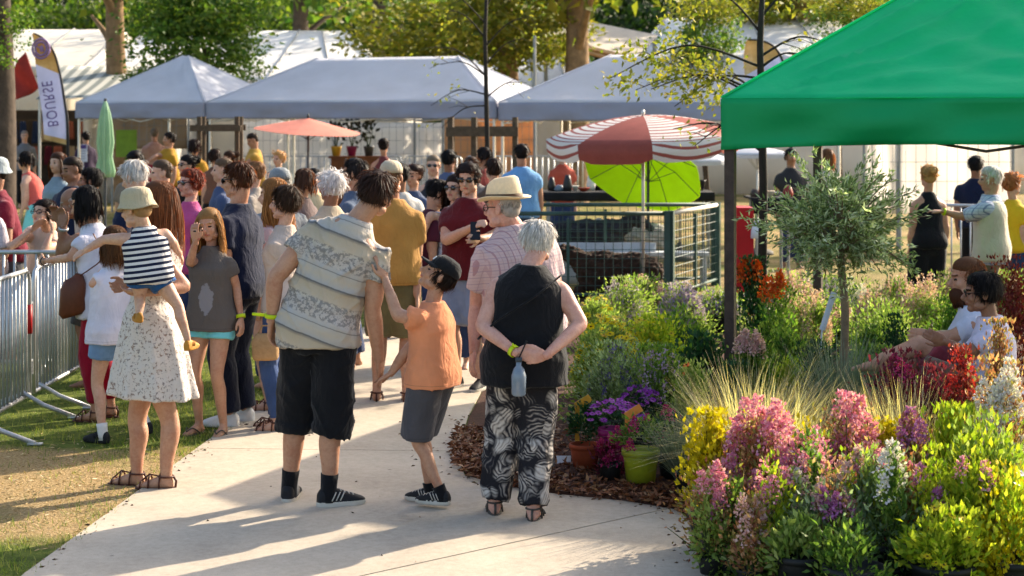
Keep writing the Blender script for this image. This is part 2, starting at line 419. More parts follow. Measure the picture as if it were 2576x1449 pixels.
    def done(v, q):
        bv, bq = store['b']; n0 = len(bv); V = np.concatenate([bv, v]); k4 = max(q.shape[1], bq.shape[1])
        if bq.shape[1] != q.shape[1]:
            bq = bq if bq.shape[1] == 3 else np.concatenate([bq[:, [0, 1, 2]], bq[:, [0, 2, 3]]])
            q = q if q.shape[1] == 3 else np.concatenate([q[:, [0, 1, 2]], q[:, [0, 2, 3]]])
        Q = np.concatenate([bq, q+n0]); cen = V[Q].mean(1); L = (cen-hcen) @ HMat/hs
        mi = np.zeros(len(Q), int)
        ax, yy, zz = np.abs(L[:, 0]), L[:, 1], L[:, 2]; isf = np.arange(len(Q)) >= len(bq)
        if face:
            mi[isf & (ax < .021) & (zz > -.066) & (zz < -.053) & (yy > .07)] = 1
            mi[isf & (ax > .014) & (ax < .046) & (zz > .017) & (zz < .026) & (yy > .06)] = 2
            mi[isf & (np.abs(ax-.030) < .0115) & (np.abs(zz+.001) < .0055) & (yy > .066)] = 3
        me = np_mesh('body', V, Q, True, mi)
        for m in (skin(tone), pm('lips_'+tone, tuple(c*f for c, f in zip(SKIN[tone], (.8, .5, .55))), rough=.45), hairmat(hcol), pm('eye_dark', '#20160f', rough=.2)): me.materials.append(m)
        s.root.data = me
    fuse(fine, vf, 1, done)
    s.root = bpy.data.objects.new('person', bpy.data.meshes.new('body')); C.objects.link(s.root); s.root.location = s.base
    tag(s.root, label, 'person', group)
    # ---------------- clothes
    if shirt: make_shirt(s, **shirt)
    if bottom: make_bottom(s, **bottom)
    if shoes and s.lod < 2: make_shoes(s, **shoes)
    if hair: make_hair(s, *hair)
    return s
def hand(mb, s, sg, spec, curl, sex, child):
    """palm, four fingers of unequal length and a thumb; spec = (direction, palm normal, curl)"""
    A, B, w = s.arms[sg]; k = s.k*(.92 if sex == 'f' else 1)*(1.02 if child else 1); fd = unit(w-B)
    if spec is None: dv = unit(fd+s.fw*.12); nv = -s.rs*sg; cu = curl
    else:
        dv = unit(s.rt*spec[0][0]+s.fw*spec[0][1]+s.up*spec[0][2]) if spec[0] is not None else fd
        nv = s.rt*spec[1][0]+s.fw*spec[1][1]+s.up*spec[1][2] if spec[1] is not None else -s.rs*sg; cu = spec[2]
    nv = unit(nv-dv*np.dot(nv, dv)); th = np.cross(nv, dv)*sg   # thumb side
    if spec is None and np.dot(th, s.fw) < 0: th = -th
    if s.lod == 3:
        mb.tube([w-dv*.02*k, w+dv*.05*k, w+dv*.12*k, w+dv*.17*k], [.025*k, .036*k, .034*k, .015*k], 8); return
    mb.rings([ering(w+dv*o*k, th*a*k, nv*b*k, 12, 2.6) for o, a, b in ((-.03, .024, .019), (0, .027, .018), (.04, .038, .016), (.08, .042, .014), (.096, .038, .011))])
    for off, ln, r0 in ((.030, .074, .0088), (.010, .082, .0092), (-.010, .076, .0088), (-.029, .060, .0078)):
        p = w+dv*.088*k+th*off*k; P = [p-dv*.02*k, p]; ang = cu*.5; ddir = unit(dv+th*off*2.2)
        for j, fr in enumerate((.42, .32, .26)):
            cd = math.cos(ang)*ddir+math.sin(ang)*nv; P.append(P[-1]+cd*ln*fr*k); ang += cu*.9
        mb.tube(P, [r0*k*q for q in (1.05, 1.05, .95, .88, .7)], 8)
    p = w+dv*.022*k+th*.028*k
    t1 = p+unit(dv*.75+th*.6+nv*.25)*.045*k; t2 = t1+unit(dv*.95+th*.2+nv*.3*cu)*.035*k; t3 = t2+unit(dv+nv*.4*cu)*.026*k
    mb.tube([p-th*.012*k, p, t1, t2, t3], [.014*k, .0135*k, .011*k, .0098*k, .0075*k], 8)
def cloth_vox(s): return [.0102, .019, .027, .035][s.lod]
def cloth_out(s, name, mat, amp, axis_uv=True, freq=1.0):
    seed = hash((round(s.base[0]*100), round(s.base[1]*100), len(name))) % 10000
    def cb(v, q):
        v2 = wrinkle(v, q, amp, seed, freq)
        me = np_mesh(name, v2, q, True)
        tn = unit(s.sp(.9)-s.sp(.1)); cl = np.stack([(v-s.sp(.5)) @ s.rs, (v-s.sp(0)) @ tn, (v-s.sp(.5)) @ np.cross(tn, s.rs)], 1)
        hm = me.attributes.new('hem', 'FLOAT', 'POINT'); hm.data.foreach_set('value', (cl[:, 1]-cl[:, 1].min()).astype(np.float32))
        at = me.attributes.new('cl', 'FLOAT_VECTOR', 'POINT'); at.data.foreach_set('vector', cl.astype(np.float32).ravel())
        mk(name, me, mat, s.root)
    return cb
def make_shirt(s, mat, sleeve=.55, hem=-.12, ease=.018, flare=.02, tank=False, name='t_shirt', loose=.0, amp=.006, skirt=None, neckt=.985, sl_ease=.016):
    mb = MB(); k = s.k; tab = s.tab; rings = []
    ts = list(np.linspace(hem, .8, 12))+[.87, .93, neckt]+([1.03] if neckt > .95 else [])
    A = np.array(tab)
    for t in ts:
        a, b, off = (np.interp(t, A[:, 0], A[:, i]) for i in (1, 2, 3))
        if t < .62:
            la = np.interp(.62, A[:, 0], A[:, 1]); lb = np.interp(.62, A[:, 0], A[:, 2])
            a = a*(1-loose)+max(a, la)*loose; b = b*(1-loose)+max(b, lb)*loose
        e = ease+flare*max(0, (.5-t)/.6)
        if tank and t > .7: a *= 1-.22*min(1, (t-.7)/.12)*(1 if t < .9 else .4)
        if t < -.08: a = max(a, .16); b = max(b, .112)
        rings.append(s.tring(t, a, b, off, e*(1.0 if t < .78 else .6), e*(1.0 if t < .78 else .7), 26, 2.35 if t < .7 else 2.1))
    if skirt:
        zb, ra, rb, folds = skirt   # hem height (m), half widths at hem, number of folds
        p0 = s.sp(hem); tn, L, Fv = s.frame(0); rr = []
        n = 60; a = np.linspace(0, 2*math.pi, n, endpoint=False)
        wst = s.sp(.25)
        for i in range(9):
            f = i/8; z = wst[2]+(zb-wst[2])*f; c = wst*(1-f)+np.array([wst[0], wst[1], 0])*f; c[2] = z
            aw = .15*s.wk+ease+(ra-.15*s.wk-ease)*f**.75; bw = .11*s.wk+ease+(rb-.11*s.wk-ease)*f**.75
            m = 1+.07*f*np.sin(a*folds)+.04*f*np.sin(a*(folds*2+1)+1)
            rr.append(c+np.outer(np.cos(a)*m, L)*aw+np.outer(np.sin(a)*m, Fv)*bw)
        mb.rings(rr[::-1])
    mb.rings(rings)
    if sleeve:
        for sg in (-1, 1):
            P, B, Cc = s.arms[sg]; r0 = (.060 if s.tab is TORSO_M else .050)*k*(.5+.5*s.wk/k)
            pts = [(P-s.rs*sg*.055*k+s.up*.004, r0*.82+sl_ease*.3), (P+(B-P)*.04, r0*.97+sl_ease*.5)]
            e1 = min(1, sleeve)
            for f in np.linspace(.2, e1, 4): pts.append((P+(B-P)*f, r0*(1-.18*f)+sl_ease*(1+.35*f)))
            if sleeve > 1:
                for f in np.linspace(.15, sleeve-1, 4): pts.append((B+(Cc-B)*f, r0*(.76-.25*f)+sl_ease*.9))
            mb.tube([p for p, r in pts], [r for p, r in pts], 16)
    fuse(mb, cloth_vox(s), 2, cloth_out(s, name, mat, amp*min(1, k)))
def make_bottom(s, mat, ln=.8, ease=.02, flare=.015, waist=.22, name='shorts', amp=.006, taper=None):
    mb = MB(); k = s.k; A = np.array(s.tab); rings = []
    for t in np.linspace(-.2, waist, 8):
        a, b, off = (np.interp(t, A[:, 0], A[:, i]) for i in (1, 2, 3)); e = ease*.75
        if t < -.08: a = max(a, .15); b = max(b, .105)
        rings.append(s.tring(t, a, b, off, e, e, 24))
    mb.rings(rings); bk = k*(.5+.5*s.wk/k)
    for sg in (-1, 1):
        H, K, An, fd = s.legs[sg]; pts = [(H+(H-K)*.1, .082*bk), (H+(K-H)*.1, .092*bk+ease)]
        e1 = min(1, ln)
        for f in np.linspace(.3, e1, 4): pts.append((H+(K-H)*f, (.094-.036*f)*bk+ease+flare*f))
        if ln > 1:
            for f in np.linspace(.2, ln-1, 4): pts.append((K+(An-K)*f-fd*.01*k*(1-f), (.062-.024*f)*bk+ease+flare*(1-.1*f)))
        mb.tube([p for p, r in pts], [r for p, r in pts], 18)
    fuse(mb, cloth_vox(s), 2, cloth_out(s, name, mat, amp*min(1, k)))
def make_shoes(s, kind='sneaker', mat=None, sole=None, name=None, sock=None):
    k = s.k
    for sg in (-1, 1):
        H, K, An, fd = s.legs[sg]; g = An-s.up*.075*k; side = np.cross(fd, s.up); mb = MB()
        if kind == 'sneaker':
            prof = [(-.064, .040, .026, .034), (-.045, .050, .035, .050), (0, .054, .037, .054), (.05, .050, .039, .048), (.1, .042, .042, .038), (.16, .034, .045, .028), (.195, .028, .037, .022), (.215, .024, .022, .016)]
            mb.rings([ering(g+fd*o*k*.9+s.up*z*k, side*a*k*.95, s.up*b*k, 16, 2.3) for o, z, a, b in prof])
            mb.rings([ering(g+fd*.064*k+s.up*z*k, side*.043*k*q, fd*.128*k*q, 22, 2.7) for z, q in ((0.001, .96), (.012, 1.0), (.032, 1.0))])
            gz = g[2]
            def cb(v, q, gz=gz, g=g, fd=fd, side=side):
                mi = (v[q].mean(1)[:, 2] < gz+.033*k).astype(int); me = np_mesh('shoe', v, q, True, mi)
                so_ = mk(name or 'shoe', me, [mat, sole], s.root)
                if s.lod == 0:
                    lm = MB()
                    for oo in (.062, .084, .106, .128):
                        zt = np.interp(oo, (.045, .09, .144), (.099, .081, .063)); aw = np.interp(oo, (.045, .144), (.022, .026)); c_ = g+fd*oo*k*.98
                        lm.tube([c_+side*aw*k*q_+s.up*(zt-.006*abs(q_)**2)*k for q_ in (-1, -.5, 0, .5, 1)], .0032*k, 5)
                    lm.build('lace', sole, so_, True)
                    lm = MB()
                    for q_ in (-1, 1):
                        for oo in (.01, .034, .058): c_ = g+fd*oo*k*.9; lm.tube([c_+side*q_*.0425*k+s.up*.04*k, c_+fd*.012*k+side*q_*.040*k+s.up*.062*k, c_+fd*.024*k+side*q_*.032*k+s.up*.082*k], .0034*k, 5)
                    lm.build('side_stripe', sole, so_, True)
            fuse(mb, .007 if s.lod == 0 else .01, 1, cb)
        else:
            mb.rings([ering(g+fd*.063*k+s.up*z*k, side*.042*k*q, fd*.124*k*q, 20, 2.5) for z, q in ((-.004, .96), (.004, 1.0), (.012, .98))])
            def strap(o, z0, r=.0045):
                pts = []
                for t in np.linspace(0, math.pi, 9): pts.append(g+fd*o*k+side*math.cos(t)*.046*k+s.up*(.01+math.sin(t)*z0)*k)
                mb.tube(pts, r*k, 6, 0)
            if kind == 'flipflop':
                for sd in (-1, 1): mb.tube(catmull([g+fd*.15*k+s.up*.035*k, g+fd*.11*k+side*sd*.03*k+s.up*.06*k, g+fd*.04*k+side*sd*.046*k+s.up*.012*k], 4), .005*k, 6)
            else:
                strap(.145, .036, .006); strap(.095, .07, .006); strap(.03, .09, .005)
                pts = [An+s.up*.0*k+(fd*math.cos(t)+side*math.sin(t))*.043*k for t in np.linspace(0, 2*math.pi, 14)]
                mb.tube(pts, .0055*k, 6)
                mb.tube([g+fd*.145*k+s.up*.046*k, g+fd*.1*k+s.up*.085*k, An+fd*.04*k], .005*k, 6)
                mb.tube([g-fd*.055*k+s.up*.01*k, g-fd*.06*k+s.up*.05*k, An-fd*.042*k], .007*k, 6)
            mb.build(name or 'sandal', mat, s.root, True)
        if sock:
            m2 = MB(); d_ = unit(K-An); m2.tube([An-s.up*.045*k, An, An+d_*.05*k, An+d_*sock[1]*k], [.043*k, .041*k, .043*k, .046*k], 14); m2.build('sock', sock[0], s.root, True)
def make_hair(s, style, col, length=.0, n=None, wave=.012):
    """a close cap with thousands of thin ribbon strands lying on it"""
    if style == 'none': return
    hs = s.hs; hp = s.hp; r = np.random.default_rng(int(abs(s.base[0])*1000+s.base[1]*77) % 99999); mat = hairmat(col); mb = MB(); lod = s.lod; longh = style in ('long', 'bob')
    if style == 'bald':
        mb.ell(hp(0, -.03, -.005), np.array((.0765, .080, .05))*hs, s.HM, 18, 9)
    big = {'short': 1.0, 'crop': .93, 'long': 1.0, 'bob': 1.05, 'bun': .97, 'curly': 1.10, 'bald': .93}[style]
    cen = np.array((0, -.026, .036)); rad = np.array((.083, .094, .088))*big
    if style != 'bald':
        mb.ell(hp(*cen), rad*hs*(.93 if s.hatted else .975), s.HM, 22, 14)
        mb.ell(hp(0, -.008, .062), np.array((.0765, .087, .063))*hs*(.9 if s.hatted else .985 if style == 'crop' else 1), s.HM, 18, 11)
        if not longh: mb.ell(hp(0, -.052, -.012), np.array((.0745, .056, .060))*hs*big, s.HM, 16, 9)
    N = ([1700, 700, 260, 100] if longh else [3000, 1050, 340, 120])[lod]; fine_ = [1.15, 1.7, 2.8, 4.8][lod]
    u = r.uniform(0, 2*math.pi, N); v = r.uniform(-.12 if longh else -.62, 1, N)
    if style == 'bald': v = r.uniform(-.6, .1, N)
    q = np.sqrt(np.maximum(0, 1-v*v)); dn = np.stack([np.cos(u)*q, np.sin(u)*q, v], 1); p = cen+dn*rad
    keep = ~((p[:, 1] > (.03 if longh else .048)) & (p[:, 2] < .062)) & ~((np.abs(p[:, 0]) > .055) & (p[:, 1] > .012) & (p[:, 2] < .012))
    if s.hatted: keep &= p[:, 2] < .035
    if style == 'bald': keep &= p[:, 1] < .01
    p, dn = p[keep], dn[keep]; N = len(p); p[:, 1] += np.where((p[:, 1] > .02) & (p[:, 2] > .05), .012, 0); crown = np.array((.012, -.05, .11))
    fl = p-crown+r.normal(0, .012, (N, 3)); fl -= dn*np.sum(fl*dn, 1, keepdims=True); fl /= np.linalg.norm(fl, axis=1, keepdims=True)+1e-6
    sg = np.where(p[:, 0] > .008, 1.0, -1.0)[:, None]
    front = (p[:, 1] > .02)[:, None]
    w0 = r.uniform(.0012, .0026, N)*hs*fine_
    if not longh:
        ln = ({'short': .05, 'crop': .020, 'bun': .06, 'curly': .036, 'bald': .014}[style]*r.uniform(.6, 1.35, N))[:, None]; lift = ({'short': .13, 'crop': .2, 'bun': .05, 'curly': .6, 'bald': .2}[style]*r.uniform(.1, 1.6, N)**1.6)[:, None]
        if style == 'bun': fl = np.array((0, -.13, .06))-p; fl -= dn*np.sum(fl*dn, 1, keepdims=True); fl /= np.linalg.norm(fl, axis=1, keepdims=True)+1e-6
        else: fl = np.where(front, fl*np.array((1, .3, .3))+sg*np.array((.6, 0, 0))+np.array((0, -.1, .2)), fl)
        fl = fl+r.normal(0, .13, (N, 3)); curlv = r.normal(0, 1, (N, 3))*(.35 if style == 'curly' else .1); pts = []
        for t in (0, .3, .65, 1.0): pts.append(p-dn*.004+fl*ln*t+dn*ln*lift*(t*1.6-t*t*.7)-np.array((0, 0, 1))*ln*.28*t*t+curlv*ln*math.sin(t*3))
        P = np.stack(pts, 1); out = dn[:, None].repeat(4, 1)
        Wd = s.hc+(P*hs) @ s.HM.T; O = out @ s.HM.T; wt = np.array((1, 1, .8, .15))
    else:
        length = length or .2; ln = length*r.uniform(.78, 1.08, N)[:, None]
        fl = np.where(front, fl*.3+sg*np.array((1.0, 0, 0))+np.array((0, -.45, -.1)), fl); cur = s.hc+(p*hs) @ s.HM.T; ow = dn @ s.HM.T; oh = ow.copy(); oh[:, 2] = 0; oh -= s.HF*np.maximum(0, oh @ s.HF)[:, None]*.8; oh /= np.linalg.norm(oh, axis=1, keepdims=True)+1e-6
        vel = fl @ s.HM.T*.8+oh*.15; steps = 7; pts = [cur-ow*.004, cur.copy()]; ph = r.uniform(0, 6.28, N)[:, None]*.35+np.floor(u[keep]*4)[:, None]; side = np.cross(oh, s.up)
        lump = r.normal(0, .25, (N, 1))
        for k_ in range(steps):
            vel = vel*.55-s.up*.62+oh*((.07 if k_ < 3 else -.02)+lump*.05); vel /= np.linalg.norm(vel, axis=1, keepdims=True); cur = cur+vel*ln/steps
            lc = (cur-s.hc) @ s.HM/hs; m_ = (lc[:, 2] > -.19) & (lc[:, 1] > -.035) & (np.abs(lc[:, 0]) < .084)
            tgt = np.where(p[:, 0] > 0, .084, -.084)-lc[:, 0]; cur = cur+np.outer(np.where(m_, tgt*.6, 0), s.HR)*hs-np.outer(np.where(m_, np.maximum(0, lc[:, 1]-.015)*.6, 0), s.HF)*hs
            a_ = (k_+1)/steps; pts.append(cur+side*wave*np.sin(ph+k_*1.15)*a_+oh*wave*.8*np.cos(ph*1.3+k_*1.0)*a_)
        Wd = np.stack(pts, 1); O = oh[:, None].repeat(len(pts), 1); O = np.where(np.arange(len(pts))[None, :, None] < 3, ow[:, None], O); wt = np.interp(np.linspace(0, 1, len(pts)), (0, .1, .75, 1), (.6, 1, .9, .12))*1.25
    m = Wd.shape[1]; T = np.gradient(Wd, axis=1); S = np.cross(T, O); S /= np.linalg.norm(S, axis=2, keepdims=True)+1e-9; tilt = r.normal(0, .5, N)[:, None, None]; S = S+O*tilt; S /= np.linalg.norm(S, axis=2, keepdims=True)+1e-9
    S = S*(w0[:, None, None]*wt[None, :, None]); V = np.stack([Wd-S, Wd+S], 2).reshape(-1, 3)
    b = (np.arange(N)*2*m)[:, None, None]; Q = (b+np.array([[2*i_, 2*i_+1, 2*i_+3, 2*i_+2] for i_ in range(m-1)])[None]).reshape(-1, 4)
    if style == 'bun':
        mb.ell(hp(0, -.125, .065), np.array((.042, .042, .04))*hs, s.HM, 14, 9)
        for i in range(26): a = r.uniform(0, 6.28); mb.tube([hp(math.cos(t+a)*.043, -.125+math.sin(t*1.3+i)*.035, .065+math.sin(t+a)*.041) for t in np.linspace(0, 2.2, 6)], .0045*hs, 4)
    mb.add(V, [tuple(x) for x in Q.tolist()])
    mb.build('hair', mat, s.root, True)
def sunglasses(s, col='#0a0a0c'):
    mb = MB(); hp = s.hp; hs = s.hs
    for sg in (-1, 1):
        mb.ell(hp(sg*.032, .088, .002), np.array((.027, .008, .019))*hs, s.HM, 14, 7)
        mb.tube([hp(sg*.056, .08, .008), hp(sg*.076, .05, .01), hp(sg*.08, -.02, .006)], .0038*hs, 6)
    mb.tube([hp(-.01, .098, .008), hp(.01, .098, .008)], .004*hs, 6)
    mb.build('sunglasses', pm('dark_lens', col, rough=.12, spec=.6), s.root, True)
def eyeglasses(s):
    mb = MB(); hp = s.hp; hs = s.hs
    for sg in (-1, 1):
        mb.tube([hp(sg*.032+math.cos(t)*.024, .092, math.sin(t)*.018) for t in np.linspace(0, 6.283, 13)], .0028*hs, 5)
        mb.tube([hp(sg*.056, .088, .004), hp(sg*.078, .05, .006), hp(sg*.08, -.02, .004)], .003*hs, 5)
    mb.tube([hp(-.008, .098, .004), hp(.008, .098, .004)], .003*hs, 5)
    mb.build('glasses', pm('glasses_frame', '#2a1c16', rough=.3), s.root, True)
def band(s, sg, mat, r=.034, w=.011, back=.012, name='wristband', tail=None):
    A, B, wst = s.arms[sg]; k = s.k; d_ = unit(wst-B); c = wst-d_*back; u = unit(np.cross(d_, (0, 0, 1.)) if abs(d_[2]) < .9 else np.cross(d_, (1., 0, 0))); v = np.cross(d_, u)
    a = np.linspace(0, 2*math.pi, 18, endpoint=False); mb = MB(); rg = []
    for o, q in ((-w, 1), (w, 1), (w, 1.1), (-w, 1.1), (-w, 1)): rg.append(c+d_*o+np.outer(np.cos(a), u)*r*k*q+np.outer(np.sin(a), v)*r*k*q)
    mb.rings(rg, cap=False)
    if tail is not None:
        t = s.rt*tail[0]+s.fw*tail[1]+s.up*tail[2]; mb.tube([c+unit(t)*r*k*.9, c+unit(t)*r*k*1.1+t*.5, c+unit(t)*r*k*1.1+t], [w*.9, w*.9, w*.7], 6, flat=.25, flatdir=np.cross(unit(t), d_))
    mb.build(name, mat, s.root, True)
def hat(s, kind, mat, mat2=None, back=0.0, name=None):
    hp = s.hp; mb = MB(); n = 36; a = np.linspace(0, 2*math.pi, n, endpoint=False); hs = s.hs
    def rg(z, rx, ry, oy=-.012, zz=None): return np.array([hp(math.cos(t)*rx, oy+math.sin(t)*ry, z+(zz(t) if zz else 0)) for t in a])
    if kind == 'bucket':
        rs = [rg(.012, .118, .14, zz=lambda t: .008*math.sin(3*t)-.012), rg(.02, .112, .132, zz=lambda t: .007*math.sin(3*t)-.01), rg(.048, .092, .112), rg(.08, .090, .108), rg(.115, .078, .094), rg(.134, .05, .06), rg(.14, .01, .01)]
        rs = [rg(.014, .075, .09)]+rs; mb.rings(rs)
        mb.build(name or 'bucket_hat', mat, s.root, True)
    elif kind == 'fedora':
        pin = lambda z, rx, ry: np.array([hp(math.cos(t)*rx, -.012+math.sin(t)*ry, z-.020*max(0, math.cos(t-math.pi/2))**2+.012*max(0, -math.sin(t))) for t in a])
        rs = [rg(.045, .082, .1), rg(.046, .138, .157, zz=lambda t: .006-.02*max(0, math.sin(t))**2+.022*math.cos(t)**2*.6), rg(.052, .14, .159, zz=lambda t: .006-.02*max(0, math.sin(t))**2+.022*math.cos(t)**2*.6), rg(.056, .094, .113)]
        mb.rings(rs)
        rs = [rg(.054, .091, .11), rg(.09, .089, .106), rg(.125, .084, .098), pin(.158, .072, .086), pin(.170, .055, .066), pin(.160, .03, .04), pin(.152, .008, .01)]
        mb.rings(rs)
        o = mb.build(name or 'straw_hat', mat, s.root, True)
        m2 = MB(); m2.rings([rg(.056, .093, .112), rg(.078, .092, .111), rg(.078, .089, .108)], cap=False); m2.build('hat_band', mat2, o, True)
    elif kind == 'cap':
        rs = [rg(.038, .084, .102, -.016), rg(.07, .083, .1, -.016), rg(.1, .072, .086, -.016), rg(.124, .045, .055, -.016), rg(.13, .008, .008, -.016)]
        mb.rings(rs); o = mb.build(name or 'cap', mat, s.root, True)
        m2 = MB(); top = []; bot = []
        for t in np.linspace(-1.15, 1.15, 15):
            sx = math.sin(t)*.082; y0 = math.cos(t)*.092-.014; out = .075*math.cos(t*1.15)**.6 if abs(t*1.15) < 1.55 else 0
            for lst, dz in ((top, .004), (bot, -.004)): lst.append([hp(sx, y0, .042+dz), hp(sx*1.02, y0+out, .036+dz-.01*abs(sx)/.08)])
        V = [p for q in top for p in q]+[p for q in bot for p in q]; m = len(top); f = []
        for i in range(m-1):
            f += [(2*i, 2*i+1, 2*i+3, 2*i+2), (2*m+2*i, 2*m+2*i+2, 2*m+2*i+3, 2*m+2*i+1), (2*i+1, 2*m+2*i+1, 2*m+2*i+3, 2*i+3)]
        m2.add(V, f); m2.build('cap_brim', mat2 or mat, o, True)
# ================================================================== THE SETTING
def ground_mat():
    t = NT('ground_grass'); v = t.obj()
    n1 = t.noise(v, .9, 5, .62); n2 = t.noise(v, 9, 4, .7); n3 = t.noise(v, 60, 3, .7)
    green = t.ramp(n2, [(.3, srgb('#33401a')), (.55, srgb('#5f6a2c')), (.75, srgb('#86833f'))])
    dry = t.ramp(n3, [(.3, srgb('#77603c')), (.55, srgb('#a68c62')), (.75, srgb('#c8b48c'))])
    sep = t.n('SeparateXYZ'); t.l(v, sep.inputs[0])
    dx = t.math('MULTIPLY', t.math('ADD', sep.outputs[0], 3.0), .62); dy = t.math('MULTIPLY', t.math('ADD', sep.outputs[1], -9.6), .85)
    rr = t.math('ADD', t.math('MULTIPLY', dx, dx), t.math('MULTIPLY', dy, dy))
    patch = t.math('SUBTRACT', 1.0, t.math('MULTIPLY', rr, .55))
    patch = t.math('ADD', t.math('MAXIMUM', patch, -.1), t.math('MULTIPLY', t.math('SUBTRACT', n1, .5), 2.2))
    far = t.math('MULTIPLY', t.math('MINIMUM', t.math('MAXIMUM', t.math('MULTIPLY', t.math('ADD', sep.outputs[1], -15.5), .25), 0), 1), .45); patch = t.math('MAXIMUM', patch, t.math('ADD', far, t.math('MULTIPLY', t.math('SUBTRACT', n1, .5), 1.2)))
    m = t.ramp(patch, [(.25, 0.0), (.6, 1.0)])
    t.l(t.mix(m, green, dry), t.bsdf.inputs['Base Color']); t.bsdf.inputs['Roughness'].default_value = .95; t.bsdf.inputs['Specular IOR Level'].default_value = .1
    t.bump(t.math('ADD', n3, t.math('MULTIPLY', n2, .6)), .9, .02); return t.m
mb = MB(); xs = np.concatenate([np.linspace(-260, -20, 8), np.linspace(-16, 16, 17), np.linspace(20, 260, 8)]); ys = np.concatenate([np.linspace(-20, 30, 26), np.linspace(35, 320, 16)])
gv = np.array([(x, y, 0) for y in ys for x in xs]); nx = len(xs)
mb.add(gv, [(j*nx+i, j*nx+i+1, (j+1)*nx+i+1, (j+1)*nx+i) for j in range(len(ys)-1) for i in range(nx-1)])
tag(mb.build('ground', ground_mat()), kind='structure')
def concrete():
    t = NT('path_concrete'); v = t.obj()
    a = t.noise(v, 1.3, 5, .6); b = t.noise(v, 28, 4, .65); c = t.noise(v, 190, 2, .6)
    base = t.ramp(t.math('ADD', t.math('MULTIPLY', a, .6), t.math('MULTIPLY', b, .4)), [(.25, srgb('#8f8474')), (.42, srgb('#ac9f8d')), (.58, srgb('#bbae9b')), (.75, srgb('#c9bca8'))])
    sp = t.ramp(c, [(.28, .72), (.42, 1.0)]); base = t.mix(1.0, base, sp, 'MULTIPLY')
    vo = t.n('TexVoronoi'); vo.inputs['Scale'].default_value = 3.1; t.l(v, vo.inputs['Vector'])
    st = t.ramp(vo.outputs['Distance'], [(.0, .35), (.028, .5), (.05, 1.0)]); base = t.mix(1.0, base, st, 'MULTIPLY')
    st2 = t.ramp(t.noise(v, 3.3, 6, .75), [(.30, .66), (.43, 1.0)]); base = t.mix(.45, base, st2, 'MULTIPLY')
    t.l(base, t.bsdf.inputs['Base Color']); t.bsdf.inputs['Roughness'].default_value = .85; t.bsdf.inputs['Specular IOR Level'].default_value = .2
    t.bump(t.math('ADD', c, b), .25, .004); return t.m
def clip(poly, p, n, off):
    out = []; p = np.array(p); n = np.array(n)
    for i in range(len(poly)):
        a, b = np.array(poly[i]), np.array(poly[(i+1) % len(poly)]); da, db = np.dot(a-p, n)-off, np.dot(b-p, n)-off
        if da >= 0: out.append(tuple(a))
        if da*db < 0: out.append(tuple(a+(b-a)*da/(da-db)))
    return out
LEFT = [(-2.3, 3), (-2.19, 7.86), (-1.9, 11.4), (-1.6, 15), (-1.2, 20), (-.5, 28)]
RIGHT = [(.9, 3), (.9, 8.9), (.86, 9.12), (.6, 9.33), (.24, 9.5), (-.05, 9.7), (-.27, 10.0), (-.34, 10.6), (-.3, 12), (-.1, 15), (.35, 20), (1.0, 28)]
poly = LEFT+RIGHT[::-1]
j1p, j1n = (-.616, 7.86), unit((-.668, .744)); pathroot = empty('path', (0, 0, 0)); tag(pathroot, kind='structure'); CONC = concrete()
j2p, j2n = (-1, 10.75), unit((.06, 1)); j3p = (-1, 14.2)
parts = [clip(poly, j1p, -j1n, .006)]; rest = clip(poly, j1p, j1n, .006)
parts.append(clip(rest, j2p, -j2n, .005)); rest = clip(rest, j2p, j2n, .005)
parts.append(clip(rest, j3p, -j2n, .005)); parts.append(clip(rest, j3p, j2n, .005))
for pg in parts:
    bm = bmesh.new(); f = bm.faces.new([bm.verts.new((x, y, .014)) for x, y in pg]); bm.normal_update()
    if f.normal.z < 0: f.normal_flip()
    r_ = bmesh.ops.extrude_face_region(bm, geom=[f]); bmesh.ops.translate(bm, verts=[e for e in r_['geom'] if isinstance(e, bmesh.types.BMVert)], vec=(0, 0, 0))
    for v_ in f.verts: v_.co.z = -.04
    bmesh.ops.triangulate(bm, faces=bm.faces[:]); bmesh.ops.recalc_face_normals(bm, faces=bm.faces[:])
    me = bpy.data.meshes.new('slab'); bm.to_mesh(me); bm.free(); mk('slab', me, CONC, pathroot)
def left_edge(y): return np.interp(y, [p[1] for p in LEFT], [p[0] for p in LEFT])
def right_edge(y): return np.interp(y, [p[1] for p in RIGHT], [p[0] for p in RIGHT])
# bark mulch bed on the right
mb = MB(); pts = []
ysb = np.concatenate([np.linspace(9.0, 12, 40), np.linspace(12.3, 19.5, 18)]); nb = 34
for y in ysb:
    x0 = right_edge(y)+.01
    for i in range(nb):
        x = x0+(9-x0)*(i/(nb-1))**1.6; e = min(1, (x-x0)/.25)
        pts.append((x, y, .008+e*(.022+.012*math.sin(x*5+y*3)+.01*math.sin(x*11-y*7))))
mb.add(pts, [(j*nb+i, j*nb+i+1, (j+1)*nb+i+1, (j+1)*nb+i) for j in range(len(ysb)-1) for i in range(nb-1)])
tag(mb.build('mulch_bed', pm('mulch', '#4a2c1c', var=.6, scale=26, rough=.95, bump=1, bscale=90), smooth=True), kind='structure')
n = 5200; Y = rng.uniform(9.0, 11.4, n); X = right_edge(Y)-.03+rng.exponential(.45, n); ok = X < 1.5; X, Y = X[ok], Y[ok]; n = len(X)
P = np.stack([X, Y, rng.uniform(.03, .055, n)], 1); D = rand_dirs(n); D[:, 2] *= .3
v_, q_ = leaves(P, D, rng.uniform(.02, .065, n), rng.uniform(.005, .013, n), bend=.15)
tag(mk('bark_chips', np_mesh('bark_chips', v_, q_), leaf('bark_chip', ['#3a2014', '#6b3f26', '#8a5a38', '#54301f', '#a9825c'], trans=0)), 'loose brown bark chips covering the plant bed', 'bark mulch', kind='stuff')
